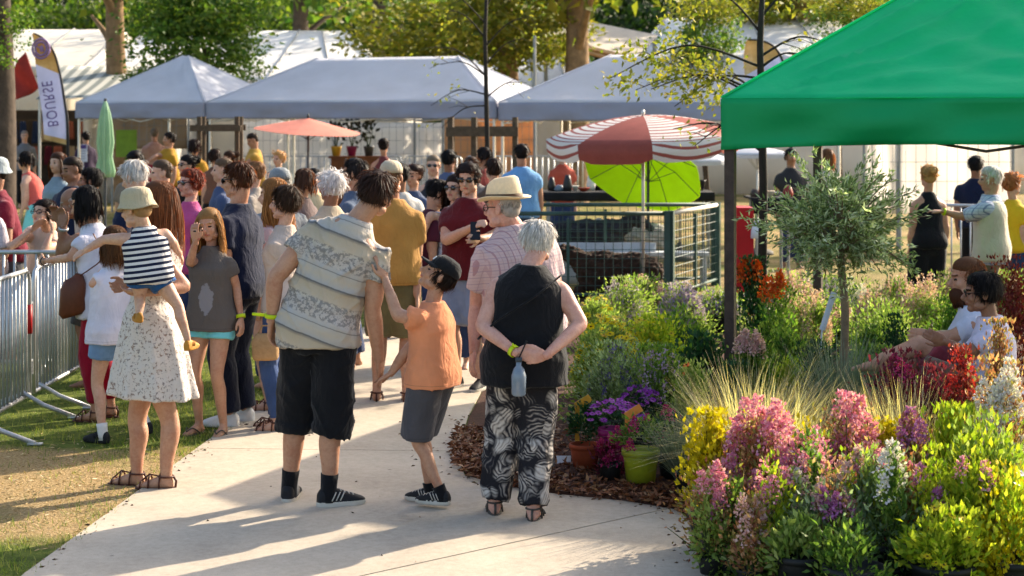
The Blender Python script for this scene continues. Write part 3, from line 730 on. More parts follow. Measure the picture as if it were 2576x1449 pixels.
# grass blades on the left verge and by the flower bed
def dryness(x, y):
    r2 = ((x+3.0)*.62)**2+((y-9.6)*.85)**2; return np.clip(1-.55*r2, 0, 1)
n = 46000; Y = rng.uniform(7.3, 17, n); X = left_edge(Y)-rng.exponential(.9, n)+.06*rng.random(n)+.02*np.sin(Y*9); ok = (rng.random(n) > dryness(X, Y)*.93+.04) & (X > -6)
clump = np.sin(X*6+np.sin(Y*4)*2)*np.sin(Y*7+X)+rng.normal(0, .4, n); ok &= clump > -.25
X, Y = X[ok], Y[ok]; n2 = 2600; Y2 = rng.uniform(7.2, 8.95, n2); X2 = .9+np.abs(rng.normal(0, .2, n2)); X = np.concatenate([X, X2]); Y = np.concatenate([Y, Y2]); n = len(X)
D = rng.normal(0, .45, (n, 3)); D[:, 2] = 1; P = np.stack([X, Y, np.full(n, -.003)], 1)
v_, q_ = blades(P, D, rng.uniform(.02, .065, n), .0024, rng.uniform(0, .5, n), seg=2)
tag(mk('grass', np_mesh('grass', v_, q_), leaf('grass_blade', ['#3c4f18', '#5d7322', '#7f8a38', '#a79d56', '#4f6a20'], trans=.4)), 'short patchy green grass growing beside the concrete path', 'grass', kind='stuff')
n = 5000; X = rng.uniform(-5.2, -1.95, n); Y = rng.uniform(8.3, 11.5, n); ok = (X < left_edge(Y)-.02) & (rng.random(n) < dryness(X, Y)+.15); X, Y = X[ok], Y[ok]; n = len(X)
P = np.stack([X, Y, np.full(n, .003)], 1); D = rand_dirs(n); D[:, 2] = np.abs(D[:, 2])*.15
v_, q_ = leaves(P, D, rng.uniform(.015, .05, n), .003, bend=.1)
tag(mk('straw_litter', np_mesh('straw_litter', v_, q_), leaf('straw', ['#b59a68', '#8a7048', '#d2bf94'], trans=.1)), 'dry straw scattered on the worn sandy patch', 'straw', kind='stuff')
n = 240; Y = rng.uniform(7.9, 12, n); e_ = rng.random(n); X = np.where(e_ < .12, rng.uniform(-1.6, .8, n), np.where(e_ < .7, right_edge(Y)-rng.exponential(.07, n), left_edge(Y)+rng.exponential(.05, n))); P = np.stack([X, Y, np.full(n, .016)], 1); D = rand_dirs(n); D[:, 2] = .05
v_, q_ = leaves(P, D, rng.uniform(.012, .035, n), .006)
tag(mk('fallen_debris', np_mesh('fallen_debris', v_, q_), leaf('debris', ['#3b2c1e', '#5a4128', '#7b5f3a'], trans=0)), 'small dark scraps of leaf lying on the path', 'litter', kind='stuff')

# ------------------------------------------------------------------ trees
BARK_L = pm('bark_lit', '#8a6f50', var=.5, scale=7, rough=.95, bump=1, bscale=24)  # brown bark, its colour lightened to stand for sun on the trunks
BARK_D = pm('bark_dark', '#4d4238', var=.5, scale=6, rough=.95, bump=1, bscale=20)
def crown_mesh(name, rad, clumps, per, ll, seed, cs=.28, low=-1, core=.35):
    r = np.random.default_rng(seed); D = rand_dirs(clumps, r); D = D[D[:, 2] > low]; cl = len(D)
    rr = (core+(1-core)*r.random(cl)**.6)[:, None]*(1+.18*np.sin(D[:, :1]*7+seed)+.14*np.sin(D[:, 2:]*9+D[:, 1:2]*6))
    cen = D*rr*np.array(rad); cs_ = cs*np.mean(rad)*r.uniform(.6, 1.25, cl)
    P = np.repeat(cen, per, 0)+r.normal(size=(cl*per, 3))*np.repeat(cs_, per)[:, None]*np.array([1, 1, .62])
    Dl = rand_dirs(cl*per, r)+np.repeat(D, per, 0)*.5-np.array([0, 0, .35])
    v, q = leaves(P, Dl, r.uniform(.6, 1.3, len(P))*ll, ll*.33*r.uniform(.8, 1.2, len(P)), r, bend=.3)
    return np_mesh(name, v, q), cen
LEAF_A = leaf('leaf_forest', ['#1c2c0e', '#32481a', '#4a6422', '#6c7c2c', '#263a16'], trans=.42, tboost=1.7)
LEAF_B = leaf('leaf_forest_yellow', ['#30461a', '#50681f', '#74802c', '#425c20', '#66742a', '#263a16'], trans=.44, tboost=1.7)
LEAF_C = leaf('leaf_forest_dark', ['#16240f', '#243616', '#324a1c', '#1c2c12'], trans=.3)
LEAF_D = leaf('leaf_young_green', ['#35541f', '#4c6a26', '#6a7c30', '#3c5c22', '#7f8838'], trans=.42, tboost=1.5)
LEAF_Y = leaf('leaf_young_yellow', ['#5c6a26', '#8a8430', '#6f7a2c', '#a8963a', '#4c5c22'], trans=.42, tboost=1.4)
def tree(label, x, d, trunk_h, r0, lean=(0, 0), crowns=(), bark=None, limbs=4, top=None, name='tree', group=None, seed=0):
    r = np.random.default_rng(seed+int(x)+500); base = Vector(((x-CX)*d/F, d, 0)); root = empty(name, base, label, 'tree', group)
    mb = MB(); P = [np.array((lean[0]*t*trunk_h+.06*math.sin(t*5+seed), lean[1]*t*trunk_h, t*trunk_h)) for t in np.linspace(0, 1, 9)]
    mb.tube([P[0]-np.array((0, 0, .1))]+P, [r0*1.35]+[r0*(1.15-.55*t) for t in np.linspace(0, 1, 9)], 14)
    for i in range(limbs):
        t = r.uniform(.55, .98); p = P[int(t*8)]; a = r.uniform(0, 6.28); ln = trunk_h*r.uniform(.18, .4)
        mb.tube(catmull([p, p+np.array((math.cos(a)*ln*.4, math.sin(a)*ln*.4, ln*.35)), p+np.array((math.cos(a)*ln, math.sin(a)*ln, ln*.7))], 4), list(np.linspace(r0*.45, r0*.12, 9)), 8)
    mb.build('trunk', bark or BARK_D, root, True)
    for me, mat, loc, s_, rz in crowns:
        o = mk('crown', me, mat, root, loc); o.scale = (s_, s_, s_) if isinstance(s_, (int, float)) else s_; o.rotation_euler = (0, 0, rz); o['kind'] = 'stuff'
    return root
CR = [crown_mesh('crown_wide', (3.6, 3.4, 3.6), 170, 42, .30, 11)[0], crown_mesh('crown_tall', (3.0, 3.0, 4.6), 170, 42, .30, 12)[0], crown_mesh('crown_loose', (3.4, 3.4, 3.2), 110, 48, .32, 13, cs=.22)[0]]
CRM = [[m if i == 0 else m.copy() for i in range(3)] for m in CR]
for row in CRM:
    for m, mt in zip(row, (LEAF_A, LEAF_B, LEAF_C)): m.materials.append(mt)
tl = ['dense green woodland tree', 'yellowing woodland tree', 'dark evergreen woodland tree']
spots = [(-60, 62, 0, 0), (120, 70, 2, 1), (250, 60, 1, 2), (400, 68, 0, 0), (560, 63, 0, 1), (680, 72, 1, 0), (800, 60, 1, 2), (930, 66, 2, 1), (1040, 58, 1, 0), (1150, 68, 0, 1), (1250, 60, 1, 2), (1400, 70, 0, 0),
         (1560, 66, 2, 1), (1700, 74, 2, 0), (1800, 64, 2, 2), (1950, 70, 0, 1), (2100, 62, 1, 0), (2240, 70, 2, 1), (2400, 64, 0, 2), (2600, 68, 0, 0)]
ordn = ['first', 'second', 'third', 'fourth', 'fifth', 'sixth', 'seventh', 'eighth', 'ninth', 'tenth', 'eleventh', 'twelfth', 'thirteenth', 'fourteenth', 'fifteenth', 'sixteenth', 'seventeenth', 'eighteenth', 'nineteenth', 'twentieth', 'twenty-first']
for i, (x, d, mt, var) in enumerate(spots):
    s_ = random.uniform(.95, 1.2); d += 13
    tree('%s, %s from the left in the row behind the marquees' % (tl[mt], ordn[i]), x, d, 5.5, .22, crowns=[(CRM[var][mt], None, (0, 0, 4.6), s_, random.uniform(0, 6)), (CRM[(var+1) % 3][mt], None, (random.uniform(-1, 1), .8, 1.7), (.8, .8, .55), random.uniform(0, 6))], group='woodland trees behind the fair', seed=i)
for i in range(13):
    x = -150+i*235; mt = [2, 0, 2, 2, 0][i % 5]
    tree('tall tree in the far wood, %s from the left' % ordn[i], x, 104+(i*7) % 9, 8, .3, crowns=[(CRM[i % 3][mt], None, (0, 0, 6.5), 1.5, i*1.3), (CRM[(i+1) % 3][mt], None, (0, 1, 2.2), (1.4, 1.2, .8), i*2.1)], group='far wood', seed=50+i)
# trunks that stand free in front of the wood
CRS = crown_mesh('crown_small', (1.0, 1.0, 1.0), 70, 34, .13, 21, cs=.24)[0]
CRY = CRS.copy(); CRS.materials.append(LEAF_D); CRY.materials.append(LEAF_Y)
CRA = crown_mesh('crown_airy', (1.0, 1.0, 1.0), 44, 26, .12, 22, cs=.20)[0]; CRA.materials.append(LEAF_Y)
CRG = CRA.copy(); CRG.materials.clear(); CRG.materials.append(LEAF_D)
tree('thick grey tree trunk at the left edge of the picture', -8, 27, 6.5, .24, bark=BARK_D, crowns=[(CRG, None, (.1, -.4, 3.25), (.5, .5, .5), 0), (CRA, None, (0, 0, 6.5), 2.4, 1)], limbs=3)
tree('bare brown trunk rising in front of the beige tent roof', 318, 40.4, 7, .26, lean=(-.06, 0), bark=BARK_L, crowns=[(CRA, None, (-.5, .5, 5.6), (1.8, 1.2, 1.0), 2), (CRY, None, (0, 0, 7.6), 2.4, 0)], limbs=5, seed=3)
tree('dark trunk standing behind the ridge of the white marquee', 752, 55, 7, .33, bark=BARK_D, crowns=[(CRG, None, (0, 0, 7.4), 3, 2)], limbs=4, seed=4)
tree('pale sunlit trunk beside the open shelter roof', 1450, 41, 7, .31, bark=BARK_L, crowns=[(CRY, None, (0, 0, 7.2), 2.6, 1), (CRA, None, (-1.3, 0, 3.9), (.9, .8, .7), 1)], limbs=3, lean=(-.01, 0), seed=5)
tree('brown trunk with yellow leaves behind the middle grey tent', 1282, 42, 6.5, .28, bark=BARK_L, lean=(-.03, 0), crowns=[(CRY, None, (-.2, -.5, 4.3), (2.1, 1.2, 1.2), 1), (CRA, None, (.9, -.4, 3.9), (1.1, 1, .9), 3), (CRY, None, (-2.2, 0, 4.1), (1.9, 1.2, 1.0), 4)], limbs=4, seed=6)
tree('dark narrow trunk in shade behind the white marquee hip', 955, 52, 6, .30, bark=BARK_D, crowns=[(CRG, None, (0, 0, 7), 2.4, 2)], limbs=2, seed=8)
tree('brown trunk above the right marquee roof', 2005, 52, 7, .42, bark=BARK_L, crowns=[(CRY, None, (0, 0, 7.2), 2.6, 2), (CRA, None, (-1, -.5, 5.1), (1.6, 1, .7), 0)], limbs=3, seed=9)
# young planted trees
tree('young green tree behind the small grey tent', 520, 37.5, 3.6, .07, crowns=[(CRS, None, (-.25, 0, 3.6), (1.35, 1.1, .95), 1), (CRS, None, (.2, .2, 4.5), (1.15, 1.0, .95), 2.2), (CRG, None, (-1.05, -.2, 2.75), (.75, .6, .5), .5), (CRG, None, (.75, .1, 3.2), (.6, .6, .5), 1.5), (CRS, None, (-.7, .1, 4.3), (.9, .8, .8), 3)], limbs=6, name='young_tree', seed=12)
def sapling(label, x, d, htop, r0, twigs, seed):
    """thin staked sapling: bare arched branches with loose leaf clusters"""
    r = np.random.default_rng(seed); base = Vector(((x-CX)*d/F, d, 0)); root = empty('sapling', base, label, 'tree')
    mb = MB(); mb.tube([(0, 0, -.05), (.02, 0, htop*.4), (-.01, 0, htop*.75), (0.03, 0, htop)], [r0*1.2, r0, r0*.8, r0*.45], 10); lv = []; lq = []; nn = 0
    for (dx, dz, zz, leafn, yel) in twigs:
        p0 = np.array((0, 0, zz)); p2 = np.array((dx, r.uniform(-.3, .3), zz+dz)); p1 = (p0+p2)/2+np.array((0, 0, .18*abs(dx)))
        path = catmull([p0, p1, p2], 5); mb.tube(path, list(np.linspace(r0*.35, r0*.1, len(path))), 6)
        for j in range(3):
            t = r.uniform(.3, .95); q0 = path[int(t*(len(path)-1))]; q1 = q0+np.array((np.sign(dx)*r.uniform(.1, .35), r.uniform(-.2, .2), r.uniform(-.2, .15))); mb.tube([q0, (q0+q1)/2+np.array((0, 0, .02)), q1], [r0*.14, r0*.11, r0*.06], 5)
            if leafn:
                m = leafn//3; P = q1+r.normal(0, .085, (m, 3))*np.array((1.3, 1.1, .75)); D = rand_dirs(m, r)+np.array((np.sign(dx)*.4, 0, -.5)); a, b = leaves(P, D, r.uniform(.04, .08, m), .018, r); lv.append(a); lq.append(b+nn); nn += len(a)
    mb.build('trunk', pm('sapling_bark', '#2e2822', var=.4, scale=12, rough=.9, bump=.6), root, True)
    if lv: o = mk('crown', np_mesh('crown', np.concatenate(lv), np.concatenate(lq)), LEAF_Y, root); o['kind'] = 'stuff'
    return root
sapling('staked sapling with yellow leaves in front of the middle grey tent', 1222, 23.5, 4.2, .034, [(-.75, -.15, 2.35, 12, 1), (-.6, .15, 2.6, 9, 1), (-.7, .4, 2.6, 9, 1), (.55, .2, 2.3, 6, 1), (.5, .35, 2.75, 12, 1), (-.5, .4, 3.1, 30, 1), (.6, .4, 3.0, 30, 1), (-.8, .5, 3.3, 40, 1), (.3, .5, 3.5, 30, 1), (-.6, -.3, 2.2, 6, 1)], 31)
sapling('dark sapling trunk with drooping yellow leaf sprays beside the green canopy', 1915, 15.6, 3.6, .038, [(-1.0, .1, 2.2, 90, 1), (-1.35, -.1, 2.5, 190, 1), (-.75, -.25, 2.4, 190, 1), (-1.1, .05, 2.25, 190, 1), (-.5, .15, 2.25, 90, 1), (.4, .1, 2.5, 30, 1), (-.8, .2, 1.75, 0, 1), (.7, .1, 2.6, 26, 1), (-.5, .4, 2.8, 160, 1), (.45, .3, 2.95, 110, 1), (-.6, -.2, 2.0, 30, 1)], 32)
tree('leafy young tree in front of the right marquee', 1775, 30, 3.2, .05, crowns=[(CRS, None, (0, 0, 3.35), (.62, .55, .62), 1), (CRY, None, (.05, -.1, 3.95), (.6, .5, .35), 2), (CRY, None, (-.1, .1, 3.05), (.5, .5, .35), .6)], limbs=5, name='young_tree', seed=14)
tree('yellow-green young tree behind the green canopy', 2120, 30, 3.2, .05, crowns=[(CRG, None, (0, 0, 3.6), (.75, .6, .5), 1), (CRY, None, (.15, -.1, 3.95), (.6, .5, .3), 2), (CRG, None, (-.35, 0, 3.05), (.4, .4, .25), 2)], limbs=5, name='young_tree', seed=15)

# ------------------------------------------------------------------ tents
def cloth_tent(name, col, trans=.35, weave=900, tcol=None):
    if name in MATS: return MATS[name]
    t = NT(name); v = t.obj(); c = srgb(col); n1 = t.noise(v, 1.6, 3)
    cc = t.ramp(n1, [(.3, dim(c, .9)), (.7, dim(c, 1.05))]); t.l(cc, t.bsdf.inputs['Base Color']); t.bsdf.inputs['Roughness'].default_value = .6; t.bsdf.inputs['Specular IOR Level'].default_value = .3
    t.bump(t.noise(v, 5, 3), .25, .05)
    tr = t.n('BsdfTranslucent'); tr.inputs['Color'].default_value = (*(tcol or c), 1); mx = t.n('MixShader'); mx.inputs[0].default_value = trans
    t.l(t.bsdf.outputs[0], mx.inputs[1]); t.l(tr.outputs[0], mx.inputs[2]); t.l(mx.outputs[0], t.out.inputs['Surface'])
    MATS[name] = t.m; return t.m
def sheet(quad, nu, nv, fn=None, thick=.004):
    """a fabric panel between four corners (a b c d), pushed out of plane by fn(u, v)"""
    a, b, c, d_ = (np.array(p, float) for p in quad); nrm = unit(np.cross(b-a, d_-a)); V = []
    for side in (0, -thick):
        for j in range(nv+1):
            for i in range(nu+1):
                u, v = i/nu, j/nv; p = a*(1-u)*(1-v)+b*u*(1-v)+c*u*v+d_*(1-u)*v; V.append(p+nrm*((fn(u, v) if fn else 0)+side))
    w = nu+1; N = w*(nv+1); f = []
    for j in range(nv):
        for i in range(nu):
            q = (j*w+i, j*w+i+1, (j+1)*w+i+1, (j+1)*w+i); f.append(q); f.append(tuple(N+k for k in q[::-1]))
    edge = [i for i in range(w)]+[j*w+nu for j in range(1, nv+1)]+[nv*w+i for i in range(nu-1, -1, -1)]+[j*w for j in range(nv-1, 0, -1)]
    for a_, b_ in zip(edge, edge[1:]+edge[:1]): f.append((b_, a_, N+a_, N+b_))
    m = MB(); m.add(V, f); return m
def popup(label, FL, ang, w, dp, eave, peak, val, ridge, mat, leg_mat, fold=.012, seed=0, legr=.02, vmat=None, swoop=.0, name='pop_up_tent'):
    root = empty(name, (FL[0], FL[1], 0), label, 'tent', rz=ang); r = np.random.default_rng(seed)
    c = [(0, 0), (w, 0), (w, dp), (0, dp)]; rl = ((w-ridge)/2, dp/2, peak); rr = ((w+ridge)/2, dp/2, peak)
    E = [(x, y, eave) for x, y in c]
    RP = []; panels = [(E[0], E[1], rr, rl), (E[1], E[2], rr, rr), (E[2], E[3], rl, rr), (E[3], E[0], rl, rl)]
    for i, q in enumerate(panels):
        ph = r.uniform(0, 6.28, 4)
        def fn(u, v, ph=ph):
            env = 4*u*(1-u)*(1-v)+.25; rad_ = math.atan2(v*.8+.01, u+.01); rad_ = rad_*20; rad2 = math.atan2(v+.02, 1.02-u)*22
            return -.10*math.sin(math.pi*v)*math.sin(math.pi*u)*.8+min(1, 9*u*(1-u)+.0)*fold*((1-abs(math.sin(rad_*.5+ph[0])))**2*2*math.exp(-u*1.1)+math.sin(rad2+ph[1])*math.exp(-(1-u)*1.4))*(v*(1-v)*4)**.5
        RP.append(sheet(q, 56 if name == 'market_canopy' else 28, 30 if name == 'market_canopy' else 14, fn).build('roof_panel', mat, root, True))
    for i in range(4):
        a, b = E[i], E[(i+1) % 4]; ph = r.uniform(0, 6.28, 4); L = math.hypot(a[0]-b[0], a[1]-b[1]); nrm = unit(np.cross(np.array(b)-np.array(a), (0, 0, 1)))*.006
        a2, b2 = np.array(a)+nrm-np.array((0, 0, .004)), np.array(b)+nrm-np.array((0, 0, .004))
        A2, B2 = a2-np.array((0, 0, val)), b2-np.array((0, 0, val)); lift = swoop
        m = sheet((A2, B2, b2, a2), 44, 8, lambda u, v, ph=ph: (1-v*.6)*fold*(math.sin(u*9*L/3+v*5+ph[0])+.7*math.sin(u*17*L/3-v*6+ph[1]))*min(1, 6*u*(1-u)+.2))
        if lift:
            V = m.v[0]; tot = len(V)//2
            for i2 in range(len(V)):
                u = (i2 % tot % 45)/44; v = (i2 % tot//45)/8; V[i2][2] += lift*(1-v)*math.sin(math.pi*min(1, u*1.0))**.8
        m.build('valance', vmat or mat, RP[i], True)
        e0, e1 = np.array(E[i]), np.array((rl, rr, rr, rl)[i]); m = MB(); m.tube([e0+(e1-e0)*f+np.array((0, 0, .006-.075*math.sin(math.pi*f)*.5*.0)) for f in np.linspace(0, 1, 9)], .010, 6); m.build('seam', mat, RP[i], True)
    for x, y in c:
        m = MB(); ix, iy = (.05 if x == 0 else -.05), (.05 if y == 0 else -.05); m.box((x+ix, y+iy, (eave-.05)/2+.006), (legr*2, legr*2, eave-.06)); lg = m.build('leg', leg_mat, root); m = MB(); m.box((x+ix, y+iy, .006), (legr*5, legr*5, .012)); m.build('foot_plate', leg_mat, lg)
    m = MB()
    for a, b in ((0, 1), (1, 2), (2, 3), (3, 0)):
        p, q = np.array(E[a])*1., np.array(E[b])*1.; p[2] -= .08; q[2] -= .08; ce = np.array((w/2, dp/2, p[2])); p += (ce-p)*.03; q += (ce-q)*.03; mid = (p+q)/2-np.array((0, 0, .28))
        m.tube([p, mid, q-np.array((0, 0, .02))], .010, 6); m.tube([p-np.array((0, 0, .28)), (p+q)/2, q-np.array((0, 0, .28))], .010, 6)
    m.build('frame', leg_mat, root)
    return root
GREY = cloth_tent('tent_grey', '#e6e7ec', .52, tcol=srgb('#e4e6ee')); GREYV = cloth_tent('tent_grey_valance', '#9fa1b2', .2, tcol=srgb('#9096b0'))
ALU = pm('aluminium', '#c9c6c0', var=.12, rough=.4, metal=.6)
ang = R(-25); dv = np.array((math.cos(ang), math.sin(ang)))
A_FR = np.array((-5.71, 32.5)); A_FL = A_FR-dv*3.0
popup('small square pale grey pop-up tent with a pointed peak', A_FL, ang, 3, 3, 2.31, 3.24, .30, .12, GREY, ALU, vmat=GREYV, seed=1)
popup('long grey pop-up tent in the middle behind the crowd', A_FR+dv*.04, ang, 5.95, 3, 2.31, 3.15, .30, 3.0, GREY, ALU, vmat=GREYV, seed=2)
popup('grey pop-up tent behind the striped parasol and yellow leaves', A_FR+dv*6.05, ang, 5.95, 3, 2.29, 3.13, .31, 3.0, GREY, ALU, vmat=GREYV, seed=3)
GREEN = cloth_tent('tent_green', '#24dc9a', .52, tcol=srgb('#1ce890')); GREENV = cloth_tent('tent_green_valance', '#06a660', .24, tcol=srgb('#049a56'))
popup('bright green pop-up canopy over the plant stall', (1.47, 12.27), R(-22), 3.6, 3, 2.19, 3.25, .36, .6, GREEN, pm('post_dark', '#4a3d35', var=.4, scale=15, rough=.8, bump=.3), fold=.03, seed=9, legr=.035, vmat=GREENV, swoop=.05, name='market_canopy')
WHITE = cloth_tent('marquee_white', '#fbf9f6', .45); BEIGE = cloth_tent('marquee_beige', '#fbf5ea', .5); WALL = cloth_tent('marquee_wall', '#f0ece4', .6)
def marquee(label, x0, x1, d0, d1, eave, ridge, inset, mat, wall, inr=None, seams=3, name='marquee', open_front=False):
    inr = inset if inr is None else inr; root = empty(name, ((x0+x1)/2, (d0+d1)/2, 0), label, 'marquee'); w, dp = (x1-x0)/2, (d1-d0)/2
    E = [(-w, -dp, eave), (w, -dp, eave), (w, dp, eave), (-w, dp, eave)]; rl, rr = (-w+inset, 0, ridge), (w-inr, 0, ridge)
    sag = lambda u, v: -.05*math.sin(math.pi*v)+.02*math.sin(u*math.pi*seams*2)*math.sin(math.pi*v)
    for q in ((E[0], E[1], rr, rl), (E[1], E[2], rr, rr), (E[2], E[3], rl, rr), (E[3], E[0], rl, rl)): sheet(q, 24, 8, sag).build('roof_panel', mat, root, True)
    for i in range(1 if open_front else 0, 4):
        a, b = np.array(E[i])-np.array((0, 0, .02)), np.array(E[(i+1) % 4])-np.array((0, 0, .02)); a0, b0 = a*1, b*1; a0[2] = b0[2] = 0
        sheet((a0, b0, b, a), 30, 4, lambda u, v: .025*math.sin(u*40)*(1-v)).build('wall_panel', wall, root, True)
    m = MB()
    for f in np.linspace(0, 1, seams+2):
        p = np.array(E[0])*(1-f)+np.array(E[1])*f; q = np.array(rl)*(1-f)+np.array(rr)*f; off = np.array((0, -.02, .025)); m.tube([p+off, (p+q)/2+off-np.array((0, 0, .045)), q+off], .022, 6)
    m.build('seam', pm('seam_grey', '#9a9a98', rough=.7), root); return root
marquee('big white hipped marquee roof behind the middle grey tent', -9.6, -2.9, 44.5, 56, 2.95, 4.5, 2.2, WHITE, WALL, 1.9)
marquee('low white tent roof behind the sunlit trunk', -1.15, 2.2, 43.5, 52, 2.75, 3.7, .15, WHITE, WALL)
marquee('wide white marquee at the back right', 3.3, 13.5, 46, 58, 3.55, 4.95, 1.25, WHITE, WALL, seams=5)
marquee('beige tent roof at the far left', -13.2, -10.05, 41, 52, 3.15, 4.35, .25, BEIGE, BEIGE, .25, seams=1, open_front=True)
marquee('white tent roof end behind the young green tree', -9.95, -8.0, 41.5, 52, 3.15, 4.3, .2, WHITE, WALL, seams=1)
# striped awning at the left, with a red flag cloth
def striped(name, a, b, scale, axis=0, rot_=0):
    t = NT(name); v = t.obj(); w = t.n('TexWave'); w.wave_type = 'BANDS'; w.bands_direction = 'XYZ'[axis]; w.inputs['Scale'].default_value = scale; t.l(v, w.inputs['Vector'])
    c = t.ramp(w.outputs['Fac'], [(.0, srgb(a)), (.52, srgb(b))], 'CONSTANT'); t.l(c, t.bsdf.inputs['Base Color']); t.bsdf.inputs['Roughness'].default_value = .7
    tr = t.n('BsdfTranslucent'); t.l(c, tr.inputs['Color']); mx = t.n('MixShader'); mx.inputs[0].default_value = .3; t.l(t.bsdf.outputs[0], mx.inputs[1]); t.l(tr.outputs[0], mx.inputs[2]); t.l(mx.outputs[0], t.out.inputs['Surface']); return t.m
aw = empty('striped_awning', (-10.6, 39, 0), 'grey and white striped awning below the beige tent', 'awning')
o_ = np.array((-10.6, 39, 0)); q = [np.array(W(90, 250, 37.5))-o_, np.array(W(330, 240, 37.5))-o_, np.array(W(345, 168, 41))-o_, np.array(W(150, 165, 41))-o_]
sheet(q, 24, 8, lambda u, v: -.06*math.sin(math.pi*v)).build('awning_cloth', striped('awning_stripes', '#d8d6cc', '#8f948e', 1.1, 0), aw, True)
m = MB()
for x in (100, 330): m = MB(); p = np.array(W(x, 250, 37.6))-o_; m.tube([(p[0], p[1], 0), (p[0], p[1], p[2])], .03, 8); m.build('awning_post', ALU, aw)
o = sheet([np.array(W(26, 262, 37.8)), np.array(W(100, 222, 37.8)), np.array(W(62, 128, 38)), np.array(W(24, 190, 38))], 10, 10, lambda u, v: .05*math.sin(u*7+v*4)).build('gable_cloth', [pm('red_cloth', '#a23a2a', rough=.7, trans=.35)], None, True)
tag(o, 'red cloth gable hanging at the left under the beige tent', 'tent cloth')
# open shelter with a pale flat roof
sh = empty('open_shelter', (2.2, 45.3, 0), 'open shelter with a sloping pale roof and wooden fascia', 'shelter'); so = np.array((2.2, 45.3, 0))
cs = [np.array(W(*p))-so for p in ((1365, 86, 44), (1600, 146, 44), (1655, 88, 46.5), (1420, 42, 46.5))]
sheet(cs, 10, 6, None, .05).build('roof_panel', pm('shelter_roof', '#b3a898', var=.2, scale=2, rough=.8), sh)
m = MB(); off = np.array((0, -.05, -.07)); m.tube([cs[0]+off, cs[1]+off], .08, 4); m.tube([cs[0]+off*2.6, cs[1]+off*2.6], .05, 4); m.build('fascia', pm('fascia_wood', '#c79f76', var=.3, rough=.8), sh)
for p in cs:
    m = MB(); m.box((p[0]*.94, p[1]*.9, p[2]/2-.05), (.1, .1, p[2]-.12)); m.build('post', pm('fence_steel', '#8c8f90', rough=.45, metal=.5), sh)
o = MB(); p = W(1345, 90, 38); o.tube([(p[0], p[1], 0), tuple(p)], .035, 8); tag(o.build('steel_pole', pm('fence_steel', '#8c8f90')), 'thin grey steel pole in front of the low white tent', 'pole')
# ================================================================== BARRIERS, FENCES, PEN
GALV = pm('galvanised', '#b4b6b6', var=.25, scale=9, rough=.42, metal=.55, spec=.5)
_bar = {}
def barrier(label, p0, p1, hgt=1.0, pitch=.105, mat=None, r=.017, br=.009, feet=True, group=None, foot_len=.62, red=False):
    p0, p1 = np.array(p0, float), np.array(p1, float); L = np.linalg.norm(p1-p0); a = math.atan2(p1[1]-p0[1], p1[0]-p0[0]); mat = mat or GALV
    root = empty('crowd_barrier', (p0[0], p0[1], 0), label, 'barrier', group, a)
    m = MB(); z0 = .14; c = .09
    m.tube([(.02, 0, z0), (.02, 0, hgt-c), (.02+c*.3, 0, hgt-c*.3), (.02+c, 0, hgt), (L-.02-c, 0, hgt), (L-.02-c*.3, 0, hgt-c*.3), (L-.02, 0, hgt-c), (L-.02, 0, z0)], r, 8); m.tube([(.02, 0, z0), (L-.02, 0, z0)], r, 8)
    m.build('frame', mat, root, True)
    key = (round(hgt, 2), br)
    if key not in _bar:
        m = MB(); m.tube([(0, 0, z0), (0, 0, hgt)], br, 6); _bar[key] = m.mesh('bar', True); _bar[key].materials.append(mat)
    n = int((L-.1)/pitch)
    for i in range(n): mk('bar', _bar[key], None, root, (.06+(i+.5)*(L-.12)/n, 0, 0))
    if feet:
        for x in (feet if isinstance(feet, tuple) else (.18, L-.18)):
            m = MB(); m.tube([(x-.03, -foot_len/2, .012), (x-.02, -foot_len*.2, .09), (x, 0, .17), (x+.02, foot_len*.2, .09), (x+.03, foot_len/2, .012)], .016, 8); m.box((x-.03, -foot_len/2, .01), (.05, .09, .012)); m.box((x+.03, foot_len/2, .01), (.05, .09, .012)); m.build('foot', mat, root, True)
    if feet:
        for q in (.35, .75): m = MB(); m.tube([(L-.02, 0, hgt*q), (L+.05, 0, hgt*q+.02), (L+.05, 0, hgt*q-.08)], .008, 6); m.build('hook', mat, root)
    if red: m = MB(); m.tube([(L-.02, 0, hgt*.56), (L-.02, 0, hgt*.76)], r*1.25, 10); m.build('red_sleeve', pm('red_tape', '#a3161a', rough=.5), root, True)
    return root
barrier('nearest steel crowd barrier at the left edge', (-3.36, 9.95), (-3.34, 12.12), red=True, pitch=.085, br=.011, foot_len=.72, feet=(1.05, 2.02))
barrier('second steel crowd barrier, ending by the red trousers', (-3.34, 12.19), (-3.32, 14.36), pitch=.085, br=.011, foot_len=.72)
barrier('steel crowd barrier under the leaning elbows at the far left', (-5.62, 13.66), (-3.45, 13.7), pitch=.085, br=.011)
for i in range(4):
    x0 = -190+i*170; pA, pB = W(x0, 365, 52), W(x0+165, 365, 52)
    barrier('distant steel barrier behind the feather flag, %s from the left' % ordn[i], pA[:2], pB[:2], hgt=1.1, pitch=.13, feet=False, group='barriers at the back left', br=.012)
for i in range(6):
    x0 = 560+i*152; pA, pB = W(x0, 388, 38+i*.0), W(x0+148, 388, 38)
    barrier('distant steel barrier below the white hoarding, %s from the left' % ordn[i], pA[:2], pB[:2], hgt=1.18, pitch=.13, feet=False, group='barriers in front of the hoarding', br=.012)
for i in range(3):
    pA, pB = W(2345+i*150, 500, 19-i*.4), W(2345+i*150+146, 500, 18.65-i*.4)
    barrier('steel barrier behind the pointing man, %s from the left' % ordn[i], pA[:2], pB[:2], hgt=1.1, feet=False, group='barriers at the right')
